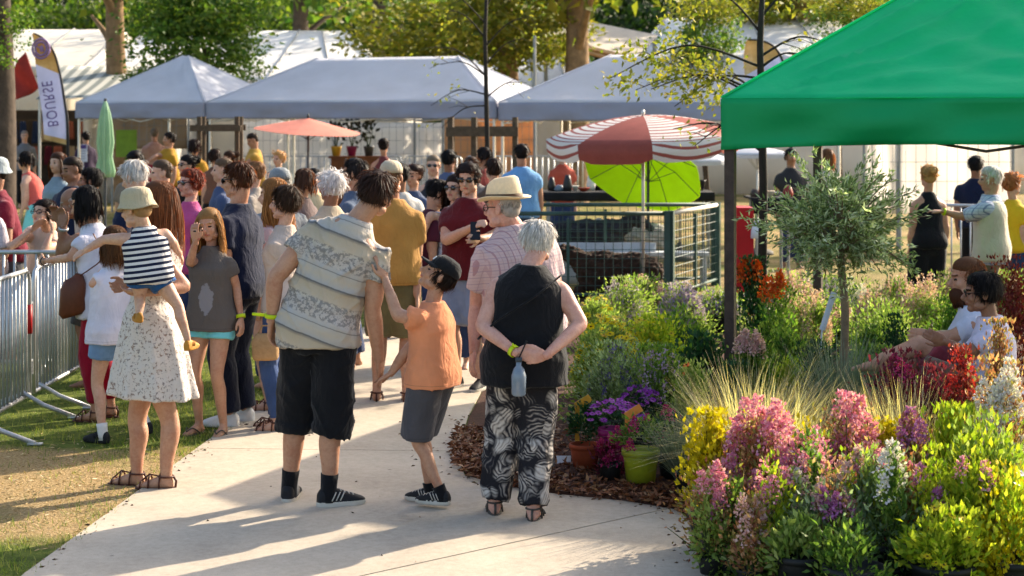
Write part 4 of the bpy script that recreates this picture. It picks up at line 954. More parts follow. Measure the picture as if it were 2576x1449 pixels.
# white hoarding: mesh panels with tarpaulin
STEEL = pm('fence_steel', '#8c8f90'); TARP = cloth_tent('tarp_white', '#f2eee8', .62)
def hoarding(label, xa, xb, d, z0, z1, mat, post_h=None):
    a, b = W(xa, 300, d), W(xb, 300, d); root = empty('hoarding_panel', (a[0], a[1], 0), label, 'fence panel'); L = b[0]-a[0]
    sheet(((0, 0, z0), (L, 0, z0), (L, 0, z1), (0, 0, z1)), 26, 8, lambda u, v: .03*math.sin(u*11+v*2)+.02*math.sin(u*5-v*7)).build('tarpaulin', mat, root, True)
    m = MB(); 
    for x in (-.03, L+.03): m.tube([(x, .03, 0), (x, .03, post_h or z1+.1)], .025, 8)
    m.tube([(0, .03, z1+.06), (L, .03, z1+.06)], .018, 6); fr = m.build('frame', STEEL, root)
    m = MB()
    for i in range(int(L/.16)): m.tube([(.08+i*.16, -.03, z0), (.08+i*.16, -.03, z1)], .004, 4, cap=False)
    for z in np.arange(z0+.2, z1, .3): m.tube([(0, -.03, z), (L, -.03, z)], .004, 4, cap=False)
    o = m.build('wire_mesh', STEEL, fr); o['kind'] = 'stuff'; return root
hoarding('white tarpaulin hoarding behind the yellow shirted man', 600, 840, 39.5, .1, 1.98, TARP)
hoarding('white hoarding panel behind the potted plants', 846, 1040, 39.5, .1, 1.9, TARP)
hoarding('narrow white hoarding panel right of its grey post', 1046, 1112, 39.5, .1, 1.9, TARP)
hoarding('bright white stall wall above the pointing man', 2180, 2260, 27, .55, 2.5, TARP)
hoarding('bright white stall wall at the right edge', 2264, 2545, 27, .55, 2.5, TARP)
hoarding('warm peach canvas wall behind the wooden stake frame', 1116, 1345, 41, .1, 2.2, cloth_tent('canvas_peach', '#d9a878', .45))
hoarding('tan canvas wall under the small grey tent', 285, 470, 37.5, 1.35, 2.2, cloth_tent('canvas_tan', '#9a8366', .3))
# wooden stake frames of the saplings
WOOD = pm('stake_wood', '#57493a', var=.45, scale=14, rough=.9, bump=.5)
def stake_frame(label, x0, x1, posts, ybar, d, zb=.14):
    a = W(x0, ybar, d); root = empty('stake_frame', (a[0], d, 0), label, 'tree stake'); L = W(x1, ybar, d)[0]-a[0]; z = a[2]
    m = MB(); m.box((L/2, 0, z-zb/2), (L, .05, zb)); m.build('rail', WOOD, root)
    m = MB(); m.box((L/2, .5, z-zb/2+.01), (L, .05, zb)); m.build('rail', WOOD, root)
    for p in posts:
        for dy in (.06, .44):
            m = MB(); xx = W(p, ybar, d)[0]-a[0]; m.tube([(xx, dy, 0), (xx, dy, z+.14)], .042, 8); m.build('post', WOOD, root)
    return root
stake_frame('wooden stake frame round the yellow-leaved sapling', 1122, 1303, (1133, 1192, 1296), 320, 24.4, .13)
stake_frame('wooden stake frame beside the standing man in yellow', 478, 606, (500, 595), 315, 28, .1)
# green animal pen
PENG = pm('pen_green', '#37524a', var=.3, rough=.55); PENW = pm('pen_white', '#d8d2c4', var=.2, rough=.6)
def pen_panel(label, p0, p1, h=.98, top=PENG, post=PENG, mid=True, cell=.1):
    p0, p1 = np.array(p0[:2], float), np.array(p1[:2], float); L = np.linalg.norm(p1-p0); a = math.atan2(*(p1-p0)[::-1]); root = empty('mesh_fence', (*p0, 0), label, 'fence', 'fences of the animal pen', a)
    m = MB(); m.tube([(.03, 0, h), (L-.03, 0, h)], .024, 8); m.build('top_rail', top, root, True)
    m = MB(); m.tube([(.03, 0, .08), (L-.03, 0, .08)], .018, 8); m.build('bottom_rail', PENG, root, True)
    for x in (0, L): m = MB(); m.box((x, 0, (h+.03)/2), (.065, .065, h+.03)); m.build('post', post, root)
    if mid: m = MB(); m.box((L/2, 0, .5), (.03, .03, .85)); m.build('post', PENG, root)
    m = MB()
    for x in np.arange(cell, L, cell): m.tube([(x, 0, .08), (x, 0, h)], .0035, 4, cap=False)
    for z in np.arange(.08+cell, h, cell): m.tube([(0, 0, z), (L, 0, z)], .0035, 4, cap=False)
    o = m.build('wire_mesh', PENG, root); o['kind'] = 'stuff'
P_c = W(1678, 520, 19.4); P_l = W(1180, 520, 19.4); P_b = W(1805, 500, 21.3); P_bl = W(1250, 497, 21.3)
pen_panel('front mesh panel of the dark green animal pen', P_l, P_c); pen_panel('right side panel of the green pen with pale top rail', P_c+Vector((.05, .03, 0)), P_b, top=PENW)
pen_panel('rear mesh panel of the dark green animal pen', P_bl, P_b+Vector((-.04, .04, 0)))
tb = MB(); p = W(1550, 560, 20.8); tb.box((p[0], p[1]+.1, .42), (2.2, .3, .04)); 
for x in (-1.05, 1.05): tb.box((p[0]+x, p[1]+.1, .2), (.05, .25, .4))
tag(tb.build('pen_bench', pm('pen_board', '#b9bec0', var=.3)), 'low grey board across the inside of the pen', 'bench')
o = sheet((( P_l[0], 20.9, .05), (P_c[0], 20.9, .05), (P_c[0], 20.9, .55), (P_l[0], 20.9, .55)), 20, 4, lambda u, v: .02*math.sin(u*20)).build('pen_screen', pm('pen_tarp', '#b4bec2', var=.25, rough=.7), None, True); tag(o, 'grey blue tarpaulin screen along the back of the pen', 'tarpaulin')
def sheep(label, base, hd, lying, col, sc_=1.0, tex='fleece'):
    a = R(hd); fw = np.array([-math.sin(a), math.cos(a), 0]); rt = np.array([math.cos(a), math.sin(a), 0]); up = np.array([0, 0, 1.]); m = MB()
    z = .27 if lying else .55
    def ring(o, zz, a_, b_): return ering(fw*o+up*zz, rt*a_, up*b_, 18, 2.2)
    m.rings([ring(-.5, z+.02, .06, .08), ring(-.44, z, .17, .18), ring(-.25, z, .23, .24), ring(0, z-.01, .24, .25), ring(.25, z, .22, .25), ring(.4, z+.04, .17, .2), ring(.47, z+.09, .1, .12)])
    nk = fw*.62+up*(z+.24); chain(m, [(fw*.36+up*(z+.08), .14), (fw*.5+up*(z+.18), .105), (nk, .085)])
    chain(m, [(nk-fw*.02+up*.02, .08), (nk+fw*.09-up*.02, .075), (nk+fw*.19-up*.09, .05), (nk+fw*.24-up*.12, .036)])
    for s_ in (-1, 1):
        m.tube([nk+rt*s_*.06+up*.05, nk+rt*s_*.13+up*.04, nk+rt*s_*.18-up*.0], [.02, .03, .012], 8, flat=.4, flatdir=up)
        if lying:
            chain(m, [(fw*.3+rt*s_*.14+up*.15, .075), (fw*.45+rt*s_*.15+up*.07, .05), (fw*.33+rt*s_*.15+up*.035, .032), (fw*.52+rt*s_*.14+up*.03, .028)])
            chain(m, [(-fw*.3+rt*s_*.16+up*.18, .12), (-fw*.1+rt*s_*.24+up*.14, .07), (-fw*.28+rt*s_*.26+up*.05, .035), (-fw*.05+rt*s_*.27+up*.03, .028)])
        else:
            chain(m, [(fw*.3+rt*s_*.1+up*.45, .08), (fw*.32+rt*s_*.1+up*.28, .04), (fw*.31+rt*s_*.1+up*.08, .026), (fw*.33+rt*s_*.1+up*.02, .032)])
            chain(m, [(-fw*.3+rt*s_*.11+up*.48, .12), (-fw*.24+rt*s_*.11+up*.34, .06), (-fw*.37+rt*s_*.11+up*.2, .034), (-fw*.34+rt*s_*.11+up*.06, .026), (-fw*.31+rt*s_*.11+up*.02, .032)])
    m.v = [q*sc_ for q in m.v]
    root = bpy.data.objects.new('sheep', bpy.data.meshes.new('sheep')); C.objects.link(root); root.location = base; tag(root, label, 'sheep')
    def cb(v, q):
        n = normals(v, q); r = np.random.default_rng(3); f = sum(np.sin(v @ (r.normal(size=3)*45)+r.uniform(0, 6)) for _ in range(6)); root.data = np_mesh('sheep', v+n*(f*.006)[:, None], q, True); root.data.materials.append(pm('fleece_'+col.strip('#'), col, var=.45, scale=14, rough=.95, bump=1, bscale=45))
    fuse(m, .018, 1, cb)
g = G(1570, 775); sheep('dark brown sheep lying in the front of the pen', Vector((g[0], 19.85, 0)), 80, True, '#3a2a20', 1.0)
g = W(1480, 600, 21.9); sheep('dark grey sheep standing behind the pen, facing right', Vector((g[0], 22.0, 0)), -88, False, '#2c2c30', .95)
g = W(1600, 600, 22.1); sheep('pale sheep with dark rump behind the pen', Vector((g[0]+.1, 22.6, 0)), 95, False, '#a9a49c', .85)

# ================================================================== PARASOLS AND FLAGS
def radial(fn): return fn
def segmat(name, cols, rough=.7, trans=.4):
    return [pm(name+'_%d' % i, c, var=.12, scale=3, rough=rough, trans=trans) for i, c in enumerate(cols)]
def parasol(label, apex, Rm, drop, segs, mats, pick, rim=.0, tilt=(0, 0), pole_r=.018, pole=None, valm=None, zrot=0, domed=True, finial=True, base=True):
    base_ = Vector((apex[0], apex[1], 0)); root = empty('parasol', base_, label, 'parasol'); H = apex[2]
    Mx = np.array(Matrix.Rotation(tilt[1], 3, 'Y') @ Matrix.Rotation(tilt[0], 3, 'X'))
    for sgm in range(segs):
        V = []; nr, na = 8, 6
        for i in range(nr+1):
            f = i/nr; z = -drop*(f**1.8 if domed else f)
            for j in range(na+1):
                t = zrot+2*math.pi*(sgm+j/na)/segs; sagc = 1-.05*f*math.sin(math.pi*j/na)
                V.append((math.cos(t)*Rm*f*sagc, math.sin(t)*Rm*f*sagc, z+.0))
        if rim:
            for rr, zz in ((1.0, -rim*.55), (.985, -rim)):
                for j in range(na+1):
                    t = zrot+2*math.pi*(sgm+j/na)/segs; sagc = 1-.05*math.sin(math.pi*j/na); rnd = rim*.25*(2*abs(j/na-.5))**6 if rr < 1 else 0
                    V.append((math.cos(t)*Rm*rr*sagc, math.sin(t)*Rm*rr*sagc, -drop+zz+rnd))
        rows = nr+1+(2 if rim else 0); w = na+1
        V = np.array(V) @ Mx.T+np.array((0, 0, H)); m = MB(); f_ = [(i*w+j, i*w+j+1, (i+1)*w+j+1, (i+1)*w+j) for i in range(rows-1) for j in range(na)]
        nV = len(V); N_ = np.array((0, 0, -.004)); m.add(np.concatenate([V, V+N_]), f_+[tuple(nV+k for k in q[::-1]) for q in f_])
        m.build('canopy_panel', mats[pick(sgm)], root, True)
    pm_ = pole or ALU; m = MB(); top = Mx @ np.array((0, 0, .04))
    m.tube([(0, 0, 0), (0, 0, H*.55), (top[0]*.2, top[1]*.2, H-.02)], pole_r, 10); pol = m.build('pole', pm_, root, True)
    if finial: m = MB(); m.ell((top[0], top[1], H+.03), (.022, .022, .04)); m.build('finial', pm_, pol, True)
    m = MB()
    for sgm in range(segs):
        t = zrot+2*math.pi*sgm/segs; e = Mx @ np.array((math.cos(t)*Rm*.98, math.sin(t)*Rm*.98, -drop-.012)); q = Mx @ np.array((math.cos(t)*Rm*.5, math.sin(t)*Rm*.5, -drop*(.29 if domed else .5)-.012)); m.tube([Mx @ np.array((0, 0, -.02))+np.array((0, 0, H)), q+np.array((0, 0, H)), e+np.array((0, 0, H))], .005, 5)
        m.tube([q+np.array((0, 0, H)), (0, 0, H-.35)], .005, 5)
    m.build('rib', pm_, root)
    if base: m = MB(); m.lathe([(.24, .0), (.24, .04), (.2, .07), (.04, .09), (.03, .25)], n=18); m.build('base', pm('parasol_base', '#55534e', rough=.8), root, True)
    return root
strp = NT('parasol_stripe'); v = strp.obj(); sx = strp.n('SeparateXYZ'); strp.l(v, sx.inputs[0])
rad = strp.math('SQRT', strp.math('ADD', strp.math('MULTIPLY', sx.outputs[0], sx.outputs[0]), strp.math('MULTIPLY', sx.outputs[1], sx.outputs[1])))
arc = strp.math('ADD', rad, strp.math('MULTIPLY', strp.math('MAXIMUM', strp.math('SUBTRACT', 1.86, sx.outputs[2]), 0), 1.0))
frac = strp.math('FRACT', strp.math('MULTIPLY', arc, 11.0)); cc = strp.ramp(frac, [(0, srgb('#e6dfd6')), (.66, srgb('#a8564a'))], 'CONSTANT')
strp.l(cc, strp.bsdf.inputs['Base Color']); strp.bsdf.inputs['Roughness'].default_value = .7
tr = strp.n('BsdfTranslucent'); strp.l(cc, tr.inputs['Color']); mx = strp.n('MixShader'); mx.inputs[0].default_value = .3
strp.l(strp.bsdf.outputs[0], mx.inputs[1]); strp.l(tr.outputs[0], mx.inputs[2]); strp.l(mx.outputs[0], strp.out.inputs['Surface'])
RED_P = pm('parasol_red', '#a8574a', var=.15, rough=.7, trans=.35)
ap = W(1618, 291, 19.6); parasol('big red and white striped beach parasol beside the pen', ap, 1.10, .21, 8, [strp.m, RED_P], lambda i: i % 2, rim=.21, zrot=R(-90), tilt=(R(5), R(-3)))
ap = W(775, 297, 27.5); parasol('flat coral parasol under the middle grey tent edge', ap, .86, .2, 6, [pm('coral_cloth', '#f0a894', var=.12, rough=.7, trans=.5)], lambda i: 0, tilt=(R(4), R(4)), domed=False, pole=pm('pole_dark', '#3a3d40', rough=.5), zrot=.4)
ap = W(1640, 430, 22.6); parasol('lime green parasol tilted to the ground behind the pen', Vector((ap[0]-.05, 22.6, 1.56)), .80, .3, 8, [pm('lime_cloth', '#a5c41c', var=.1, rough=.7, trans=.5)], lambda i: 0, tilt=(R(-36), R(22)), pole=pm('pole_dark', '#3a3d40'), finial=False)
ap = W(1710, 395, 25); parasol('low white parasol behind the red striped one', Vector((ap[0], 25, 1.6)), .75, .16, 8, [pm('white_cloth', '#d8dae0', var=.08, rough=.7, trans=.4)], lambda i: 0, rim=.07, finial=False)
ap = W(1905, 395, 26); parasol('low white parasol right of the sapling trunk', Vector((ap[0], 26, 1.6)), .5, .1, 8, [pm('white_cloth', '#d8dae0')], lambda i: 0, rim=.06, finial=False)
# closed green parasol
p = W(265, 260, 24); root = empty('parasol', (p[0], 24, 0), 'closed pale green parasol standing by the far barriers', 'parasol')
m = MB(); n = 40; a = np.linspace(0, 2*math.pi, n, endpoint=False)
def rr_(z, r, amp): return np.stack([np.cos(a)*r*(1+amp*np.cos(a*8)), np.sin(a)*r*(1+amp*np.cos(a*8)), np.full(n, z)], 1)
m.rings([rr_(1.22, .10, .25), rr_(1.3, .11, .3), rr_(1.5, .075, .3), rr_(1.7, .10, .25), rr_(1.95, .085, .2), rr_(2.12, .06, .15), rr_(2.26, .02, .05)]); m.build('folded_canopy', pm('pale_green_cloth', '#9dc09a', var=.15, rough=.7, trans=.3), root, True)
m = MB(); m.tube([(0, 0, 0), (0, 0, 2.3)], .02, 8); m.build('pole', pm('pole_dark', '#3a3d40'), root); m = MB(); m.lathe([(.22, 0), (.22, .05), (.05, .09)], n=16); m.build('base', pm('parasol_base', '#55534e'), root)
# feather flags
def flag_mat():
    t = NT('flag_gold'); v = t.obj(); n1 = t.noise(v, 5, 3); c = t.ramp(n1, [(.35, srgb('#b79a5c')), (.55, srgb('#c9ae74')), (.72, srgb('#d8c69a'))]); t.l(c, t.bsdf.inputs['Base Color']); t.bsdf.inputs['Roughness'].default_value = .6
    tr = t.n('BsdfTranslucent'); t.l(c, tr.inputs['Color']); mx = t.n('MixShader'); mx.inputs[0].default_value = .35; t.l(t.bsdf.outputs[0], mx.inputs[1]); t.l(tr.outputs[0], mx.inputs[2]); t.l(mx.outputs[0], t.out.inputs['Surface']); return t.m
GOLD = flag_mat(); FW = pm('flag_white', '#cfd2ea', var=.08, rough=.6, trans=.35); PURP = pm('flag_purple', '#54407f', var=.1, rough=.6)
def feather(label, d, pole_px, left_px, splits, text=None, emblem=None, foot=None):
    """feather flag: pole_px is the curved mast edge top to bottom, left_px the free edge"""
    o = W(pole_px[-1][0], 300, d); root = empty('feather_flag', (o[0], d, 0), label, 'flag'); oo = np.array((o[0], d, 0))
    mast = [np.array(W(x, y, d))-oo for x, y in pole_px]; free = [np.array(W(x, y, d))-oo for x, y in left_px]
    Mc = catmull(mast, 8); Fc = catmull(free, 8); N_ = 60
    def along(Pc, t):
        i = t*(len(Pc)-1); k = min(int(i), len(Pc)-2); return Pc[k]*(1-(i-k))+Pc[k+1]*(i-k)
    bounds = [0]+splits+[1]
    for bi, nm in zip(range(len(bounds)-1), ('flag_head', 'flag_panel', 'flag_foot')):
        V = []; rows = 22; cols = 8
        for s_ in (0, .006):
            for i in range(rows+1):
                t = bounds[bi]+(bounds[bi+1]-bounds[bi])*i/rows
                for j in range(cols+1):
                    u = j/cols; p = along(Fc, t)*(1-u)+along(Mc, t)*u; p = p+np.array((0, .05*math.sin(t*9+u*3)*(1-u)+s_, 0)); V.append(p)
        w = cols+1; nv = w*(rows+1); f = [(i*w+j, i*w+j+1, (i+1)*w+j+1, (i+1)*w+j) for i in range(rows) for j in range(cols)]
        m = MB(); m.add(V, f+[tuple(nv+k for k in q[::-1]) for q in f]); m.build(nm, (GOLD, FW, GOLD)[bi], root, True)
    m = MB(); low = mast[-1].copy(); low[2] = 0; m.tube(Mc+[low], [.012]*2+list(np.linspace(.014, .028, len(Mc)-1)), 8); m.build('mast', pm('mast_black', '#15151a', rough=.5), root, True)
    m = MB(); m.box((low[0], 0, .02), (.5, .06, .03)); m.box((low[0], 0, .05), (.06, .5, .03)); m.build('foot_cross', pm('mast_black', '#15151a'), root)
    if emblem:
        c = np.array(W(*emblem, d))-oo; m = MB(); yy = -.075
        for k, r0 in enumerate((.145, .10)): m.tube([c+np.array((math.cos(t)*r0, yy, math.sin(t)*r0*1.15)) for t in np.linspace(0, 6.283, 25)], .020, 6, flat=1)
        m.ell(c+np.array((.01, yy, 0)), (.035, .006, .06)); m.tube([c+np.array((-.08, yy, .05)), c+np.array((.08, yy, -.06))], .012, 5)
        m.build('emblem', pm('flag_emblem', '#8f74a0', rough=.6), root, True)
    if text:
        cu = bpy.data.curves.new('word', 'FONT'); cu.body = text[0]; cu.size = 1; cu.extrude = .004; cu.space_character = 1.12
        ob = bpy.data.objects.new('word', cu); C.objects.link(ob); dg = bpy.context.evaluated_depsgraph_get(); me = bpy.data.meshes.new_from_object(ob.evaluated_get(dg)); bpy.data.objects.remove(ob)
        v = np.array([x.co[:] for x in me.vertices]); x0, x1 = v[:, 0].min(), v[:, 0].max(); y0, y1 = v[:, 1].min(), v[:, 1].max()
        pb, pt_ = np.array(W(*text[1], d))-oo, np.array(W(*text[2], d))-oo; ax = pt_-pb; ln = np.linalg.norm(ax); ax = ax/ln; rtv = np.array((ax[2], 0, -ax[0])); hgt = text[3]*d/F
        nv = pb+np.outer((v[:, 0]-x0)/(x1-x0)*ln, ax)+np.outer(((v[:, 1]-y0)/(y1-y0)-.5)*hgt, rtv)+np.outer(v[:, 2]*.5, (0, -1, 0))+np.array((0, -.068, 0))
        me.vertices.foreach_set('co', nv.astype(np.float32).ravel()); me.update(); mk('lettering', me, PURP, root)
    return root
feather('tall feather flag with purple lettering seen from the back', 30, [(84, 83), (110, 98), (136, 132), (152, 190), (162, 250), (169, 300), (171, 365)], [(80, 86), (82, 100), (86, 125), (92, 165), (98, 230), (105, 290), (110, 350)], [.49, .955], text=('BOURSE', (137, 317), (120, 205), 27), emblem=(106, 123))
feather('second feather flag half hidden behind the sapling and green canopy', 28, [(1880, 100), (1915, 102), (1948, 118), (1968, 150), (1980, 190), (1988, 240), (1990, 330)], [(1876, 106), (1872, 140), (1872, 170), (1874, 200), (1878, 230), (1882, 270), (1886, 310)], [.45, .95])
o = MB(); p = W(208, 385, 36); o.box((p[0], 36, p[2]), (.19, .02, .36)); o.box((p[0], 35.985, p[2]+.13), (.15, .01, .08), mi=1)
for i in range(4): o.box((p[0], 35.985, p[2]+.04-i*.05), (.13, .01, .012), mi=2)
o.box((p[0], 36.02, p[2]-.5), (.03, .02, 1.3)); p_ = o.build('notice_board', [pm('paper_white', '#d9d9e0'), PURP, pm('print_grey', '#8a8a94')]); tag(p_, 'small white notice with purple heading on the far barrier', 'sign')
# red cabinet and other stall things
root = empty('red_cabinet', (W(1868, 500, 17.5)[0], 17.5, 0), 'bright red upright stand behind the sapling trunk', 'display stand'); z1 = W(1868, 520, 17.5)[2]
m = MB(); m.box((0, 0, z1/2), (.17, .4, z1)); m.build('panel', pm('red_paint', '#b3121c', var=.15, rough=.5), root)
for z in (z1-.2, z1-.62):
    m = MB(); m.lathe([(.06, 0), (.055, .08), (.025, .17), (.02, .2)], (.11, -.22, z-.1), 12); m.build('white_vessel', pm('paper_white', '#d9d9e0'), root, True)
WARE = {'#b4462e': 'rust', '#d9cbb0': 'cream', '#41352e': 'brown', '#c96f3c': 'orange', '#6d7a86': 'slate', '#8c2f2a': 'dark red', '#e2ddd0': 'white', '#2c2a2c': 'black'}
def table(label, xa, xb, d, ztop, depth, cloth, items, seed, name='market_table', hang=.2, short='dark table'):
    a, b = W(xa, 300, d), W(xb, 300, d); L = b[0]-a[0]; root = empty(name, ((a[0]+b[0])/2, d, 0), label, 'table')
    m = MB(); m.box((0, 0, ztop-.015), (L, depth, .03)); m.build('tabletop', cloth, root)
    sheet(((-L/2, -depth/2-.006, ztop-hang), (L/2, -depth/2-.006, ztop-hang), (L/2, -depth/2-.006, ztop-.004), (-L/2, -depth/2-.006, ztop-.004)), 40, 3, lambda u, v: .02*math.sin(u*50)*(1-v)).build('table_cloth', cloth, root, True)
    for sx in (-1, 1):
        for sy in (-1, 1): m = MB(); m.tube([(sx*(L/2-.08), sy*(depth/2-.06), 0), (sx*(L/2-.08), sy*(depth/2-.06), ztop-.03)], .018, 8); m.build('leg', STEEL, root)
    r = random.Random(seed)
    for i in range(items):
        m = MB(); q = r.random(); hh_ = r.uniform(.08, .28); w_ = r.uniform(.04, .09); col = r.choice(['#b4462e', '#d9cbb0', '#41352e', '#c96f3c', '#6d7a86', '#8c2f2a', '#e2ddd0', '#2c2a2c'])
        if q < .5: m.lathe([(w_*.8, 0), (w_, hh_*.3), (w_*.7, hh_*.75), (w_*.45, hh_), (w_*.35, hh_)], n=12); nm, cat = 'jar', 'jar'
        else: m.lathe([(w_*.5, 0), (w_*1.1, hh_*.5), (w_*1.15, hh_*.55), (w_*.95, hh_*.5), (w_*.3, .03)], n=12); nm, cat = 'bowl', 'bowl'
        o = m.build(nm, pm('ware_'+col.strip('#'), col, var=.2, rough=.45), None, True, ((a[0]+b[0])/2+(-.5+(i+.5)/items)*L*.94, d+r.uniform(-.3, .3)*depth, ztop))
        tag(o, '%s %s on the %s, %s ware from its left end' % (WARE[col], nm, short, ordn[i]), cat, 'wares on the '+short)
    return root
table('long dark market table behind the striped parasol', 1365, 1790, 24, 1.03, .8, pm('black_cloth', '#17171a', var=.3, rough=.9), 20, 3, hang=.12, short='long black table')
table('dark stall table at the far right of the pen', 1880, 1990, 22, 1.05, .7, pm('black_cloth', '#17171a'), 5, 4, short='far stall table')
table('trestle table under the coral parasol', 690, 850, 20, .82, .7, pm('grey_board', '#9a9a94', var=.2), 0, 5, hang=.06)
# potted plants on a wooden counter in front of the hoarding
root = empty('wooden_counter', (W(900, 390, 34)[0], 34, 0), 'brown wooden counter carrying potted plants before the hoarding', 'counter'); m = MB(); m.box((0, 0, .62), (1.0, .4, 1.24)); m.build('cabinet', pm('counter_wood', '#6a4128', var=.3, rough=.7), root); m = MB(); m.box((0, 0, 1.26), (1.1, .46, .04)); m.build('counter_top', pm('counter_wood', '#6a4128'), root)
LEAF_BK = leaf('leaf_black', ['#141512', '#20241a', '#2c3020'], trans=.1)
for x, col, lab in ((846, '#b9902c', 'potted dark-leaved plant in a mustard pot on the counter'), (885, '#7c1844', 'potted dark-leaved plant in a magenta pot on the counter'), (928, '#3c3c3c', 'potted dark-leaved plant in a grey pot on the counter')):
    p = W(x, 390, 33.95); root = empty('potted_plant', (p[0], 33.95, 1.281), lab, 'plant'); m = MB(); m.lathe([(.07, 0), (.1, .16), (.11, .19), (.09, .19), (.085, .15)], n=16); m.build('pot', pm('pot_'+col.strip('#'), col, rough=.5), root, True)
    r = np.random.default_rng(x); D = rand_dirs(46, r); D[:, 2] = np.abs(D[:, 2])+.5; P = r.normal(0, .13, (46, 3))*np.array((1, .8, 1.6))+np.array((0, 0, .52)); v, q = leaves(P, D, r.uniform(.08, .16, 46), .04, r); o = mk('foliage', np_mesh('foliage', v, q), LEAF_BK, root); o['kind'] = 'stuff'
    m = MB(); 
    for i in range(5): m.tube([(0, 0, .15), (r.normal(0, .06), r.normal(0, .05), .4), (r.normal(0, .12), r.normal(0, .1), .7)], [.008, .006, .003], 5)
    m.build('stem', pm('stem_green', '#3c4a22'), root)
# hanging goods in the shaded stall at the far left
root = empty('stall_rack', (W(150, 300, 44)[0], 44, 0), 'shaded rack at the back of the left stall', 'rack'); m = MB(); L = 3.6; m.box((0, 0, 1.95), (L, .05, .05)); m.box((0, 0, 1.3), (L, .3, .03))
for x in (-L/2, 0, L/2): m.box((x, 0, 1.0), (.05, .05, 2.0))
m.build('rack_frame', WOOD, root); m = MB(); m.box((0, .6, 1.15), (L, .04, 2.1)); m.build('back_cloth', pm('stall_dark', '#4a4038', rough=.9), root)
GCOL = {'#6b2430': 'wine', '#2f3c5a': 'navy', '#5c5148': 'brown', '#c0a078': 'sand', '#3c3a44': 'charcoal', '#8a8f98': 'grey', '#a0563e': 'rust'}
r = random.Random(8)
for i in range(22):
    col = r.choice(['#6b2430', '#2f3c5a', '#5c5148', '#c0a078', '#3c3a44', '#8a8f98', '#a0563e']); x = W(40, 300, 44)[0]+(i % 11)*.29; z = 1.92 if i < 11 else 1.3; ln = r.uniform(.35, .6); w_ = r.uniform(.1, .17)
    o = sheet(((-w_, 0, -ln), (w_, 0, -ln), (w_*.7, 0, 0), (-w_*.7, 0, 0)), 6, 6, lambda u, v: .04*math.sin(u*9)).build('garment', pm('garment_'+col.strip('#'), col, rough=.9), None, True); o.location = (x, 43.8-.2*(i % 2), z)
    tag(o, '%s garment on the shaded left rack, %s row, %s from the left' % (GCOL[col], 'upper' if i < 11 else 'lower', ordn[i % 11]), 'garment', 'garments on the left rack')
m = MB(); p = W(318, 330, 35.5); m.box((p[0], 35.5, p[2]-.25), (.42, .03, .55)); m.box((p[0], 35.5, .6), (.05, .04, 1.2)); tag(m.build('lime_board', pm('lime_paint', '#7c9a2c', rough=.6)), 'plain lime green board under the small grey tent', 'sign')
# ================================================================== PEOPLE
def cloth(col, var=.18, **kw): 
    c = col if isinstance(col, str) else 'c%02x%02x%02x' % tuple(int(255*x) for x in col)
    n = 'cloth_'+c.strip('#')
    if n in MATS: return MATS[n]
    t = NT(n); v = t.obj(); cc = srgb(col) if isinstance(col, str) else col
    c_ = t.ramp(t.noise(v, 5, 4), [(.3, dim(cc, 1-var)), (.7, dim(cc, 1+var*.6))]); t.bsdf.inputs['Sheen Weight'].default_value = .12; MATS[n] = fin(t, c_, trans=kw.get('trans', 0)); return t.m
def cl(t):
    a = t.n('Attribute', attribute_name='cl'); s_ = t.n('SeparateXYZ'); t.l(a.outputs['Vector'], s_.inputs[0]); return a.outputs['Vector'], s_.outputs[0], s_.outputs[1], s_.outputs[2]
def fin(t, c, rough=.9, trans=0):
    hf = t.n('Attribute', attribute_name='hem').outputs['Fac']; hl = t.ramp(hf, [(0, 1.0), (.0185, .74), (.0225, 1.0)], 'CONSTANT'); c = t.mix(1.0, c, hl, 'MULTIPLY')
    t.l(c, t.bsdf.inputs['Base Color']); t.bsdf.inputs['Roughness'].default_value = rough; t.bsdf.inputs['Specular IOR Level'].default_value = .15
    mp = t.n('Mapping'); mp.inputs['Scale'].default_value = (1, 1, .55); t.l(t.obj(), mp.inputs[0]); fo = t.n('TexNoise'); fo.inputs['Scale'].default_value = 16; fo.inputs['Detail'].default_value = 4; fo.inputs['Distortion'].default_value = 1.6; t.l(mp.outputs[0], fo.inputs['Vector'])
    t.bump(t.math('ADD', fo.outputs['Fac'], t.math('MULTIPLY', t.noise(t.obj(), 220, 2), .06)), .55, .02)
    if trans:
        tr = t.n('BsdfTranslucent'); t.l(c, tr.inputs['Color']); mx = t.n('MixShader'); mx.inputs[0].default_value = trans; t.l(t.bsdf.outputs[0], mx.inputs[1]); t.l(tr.outputs[0], mx.inputs[2]); t.l(mx.outputs[0], t.out.inputs['Surface'])
    return t.m
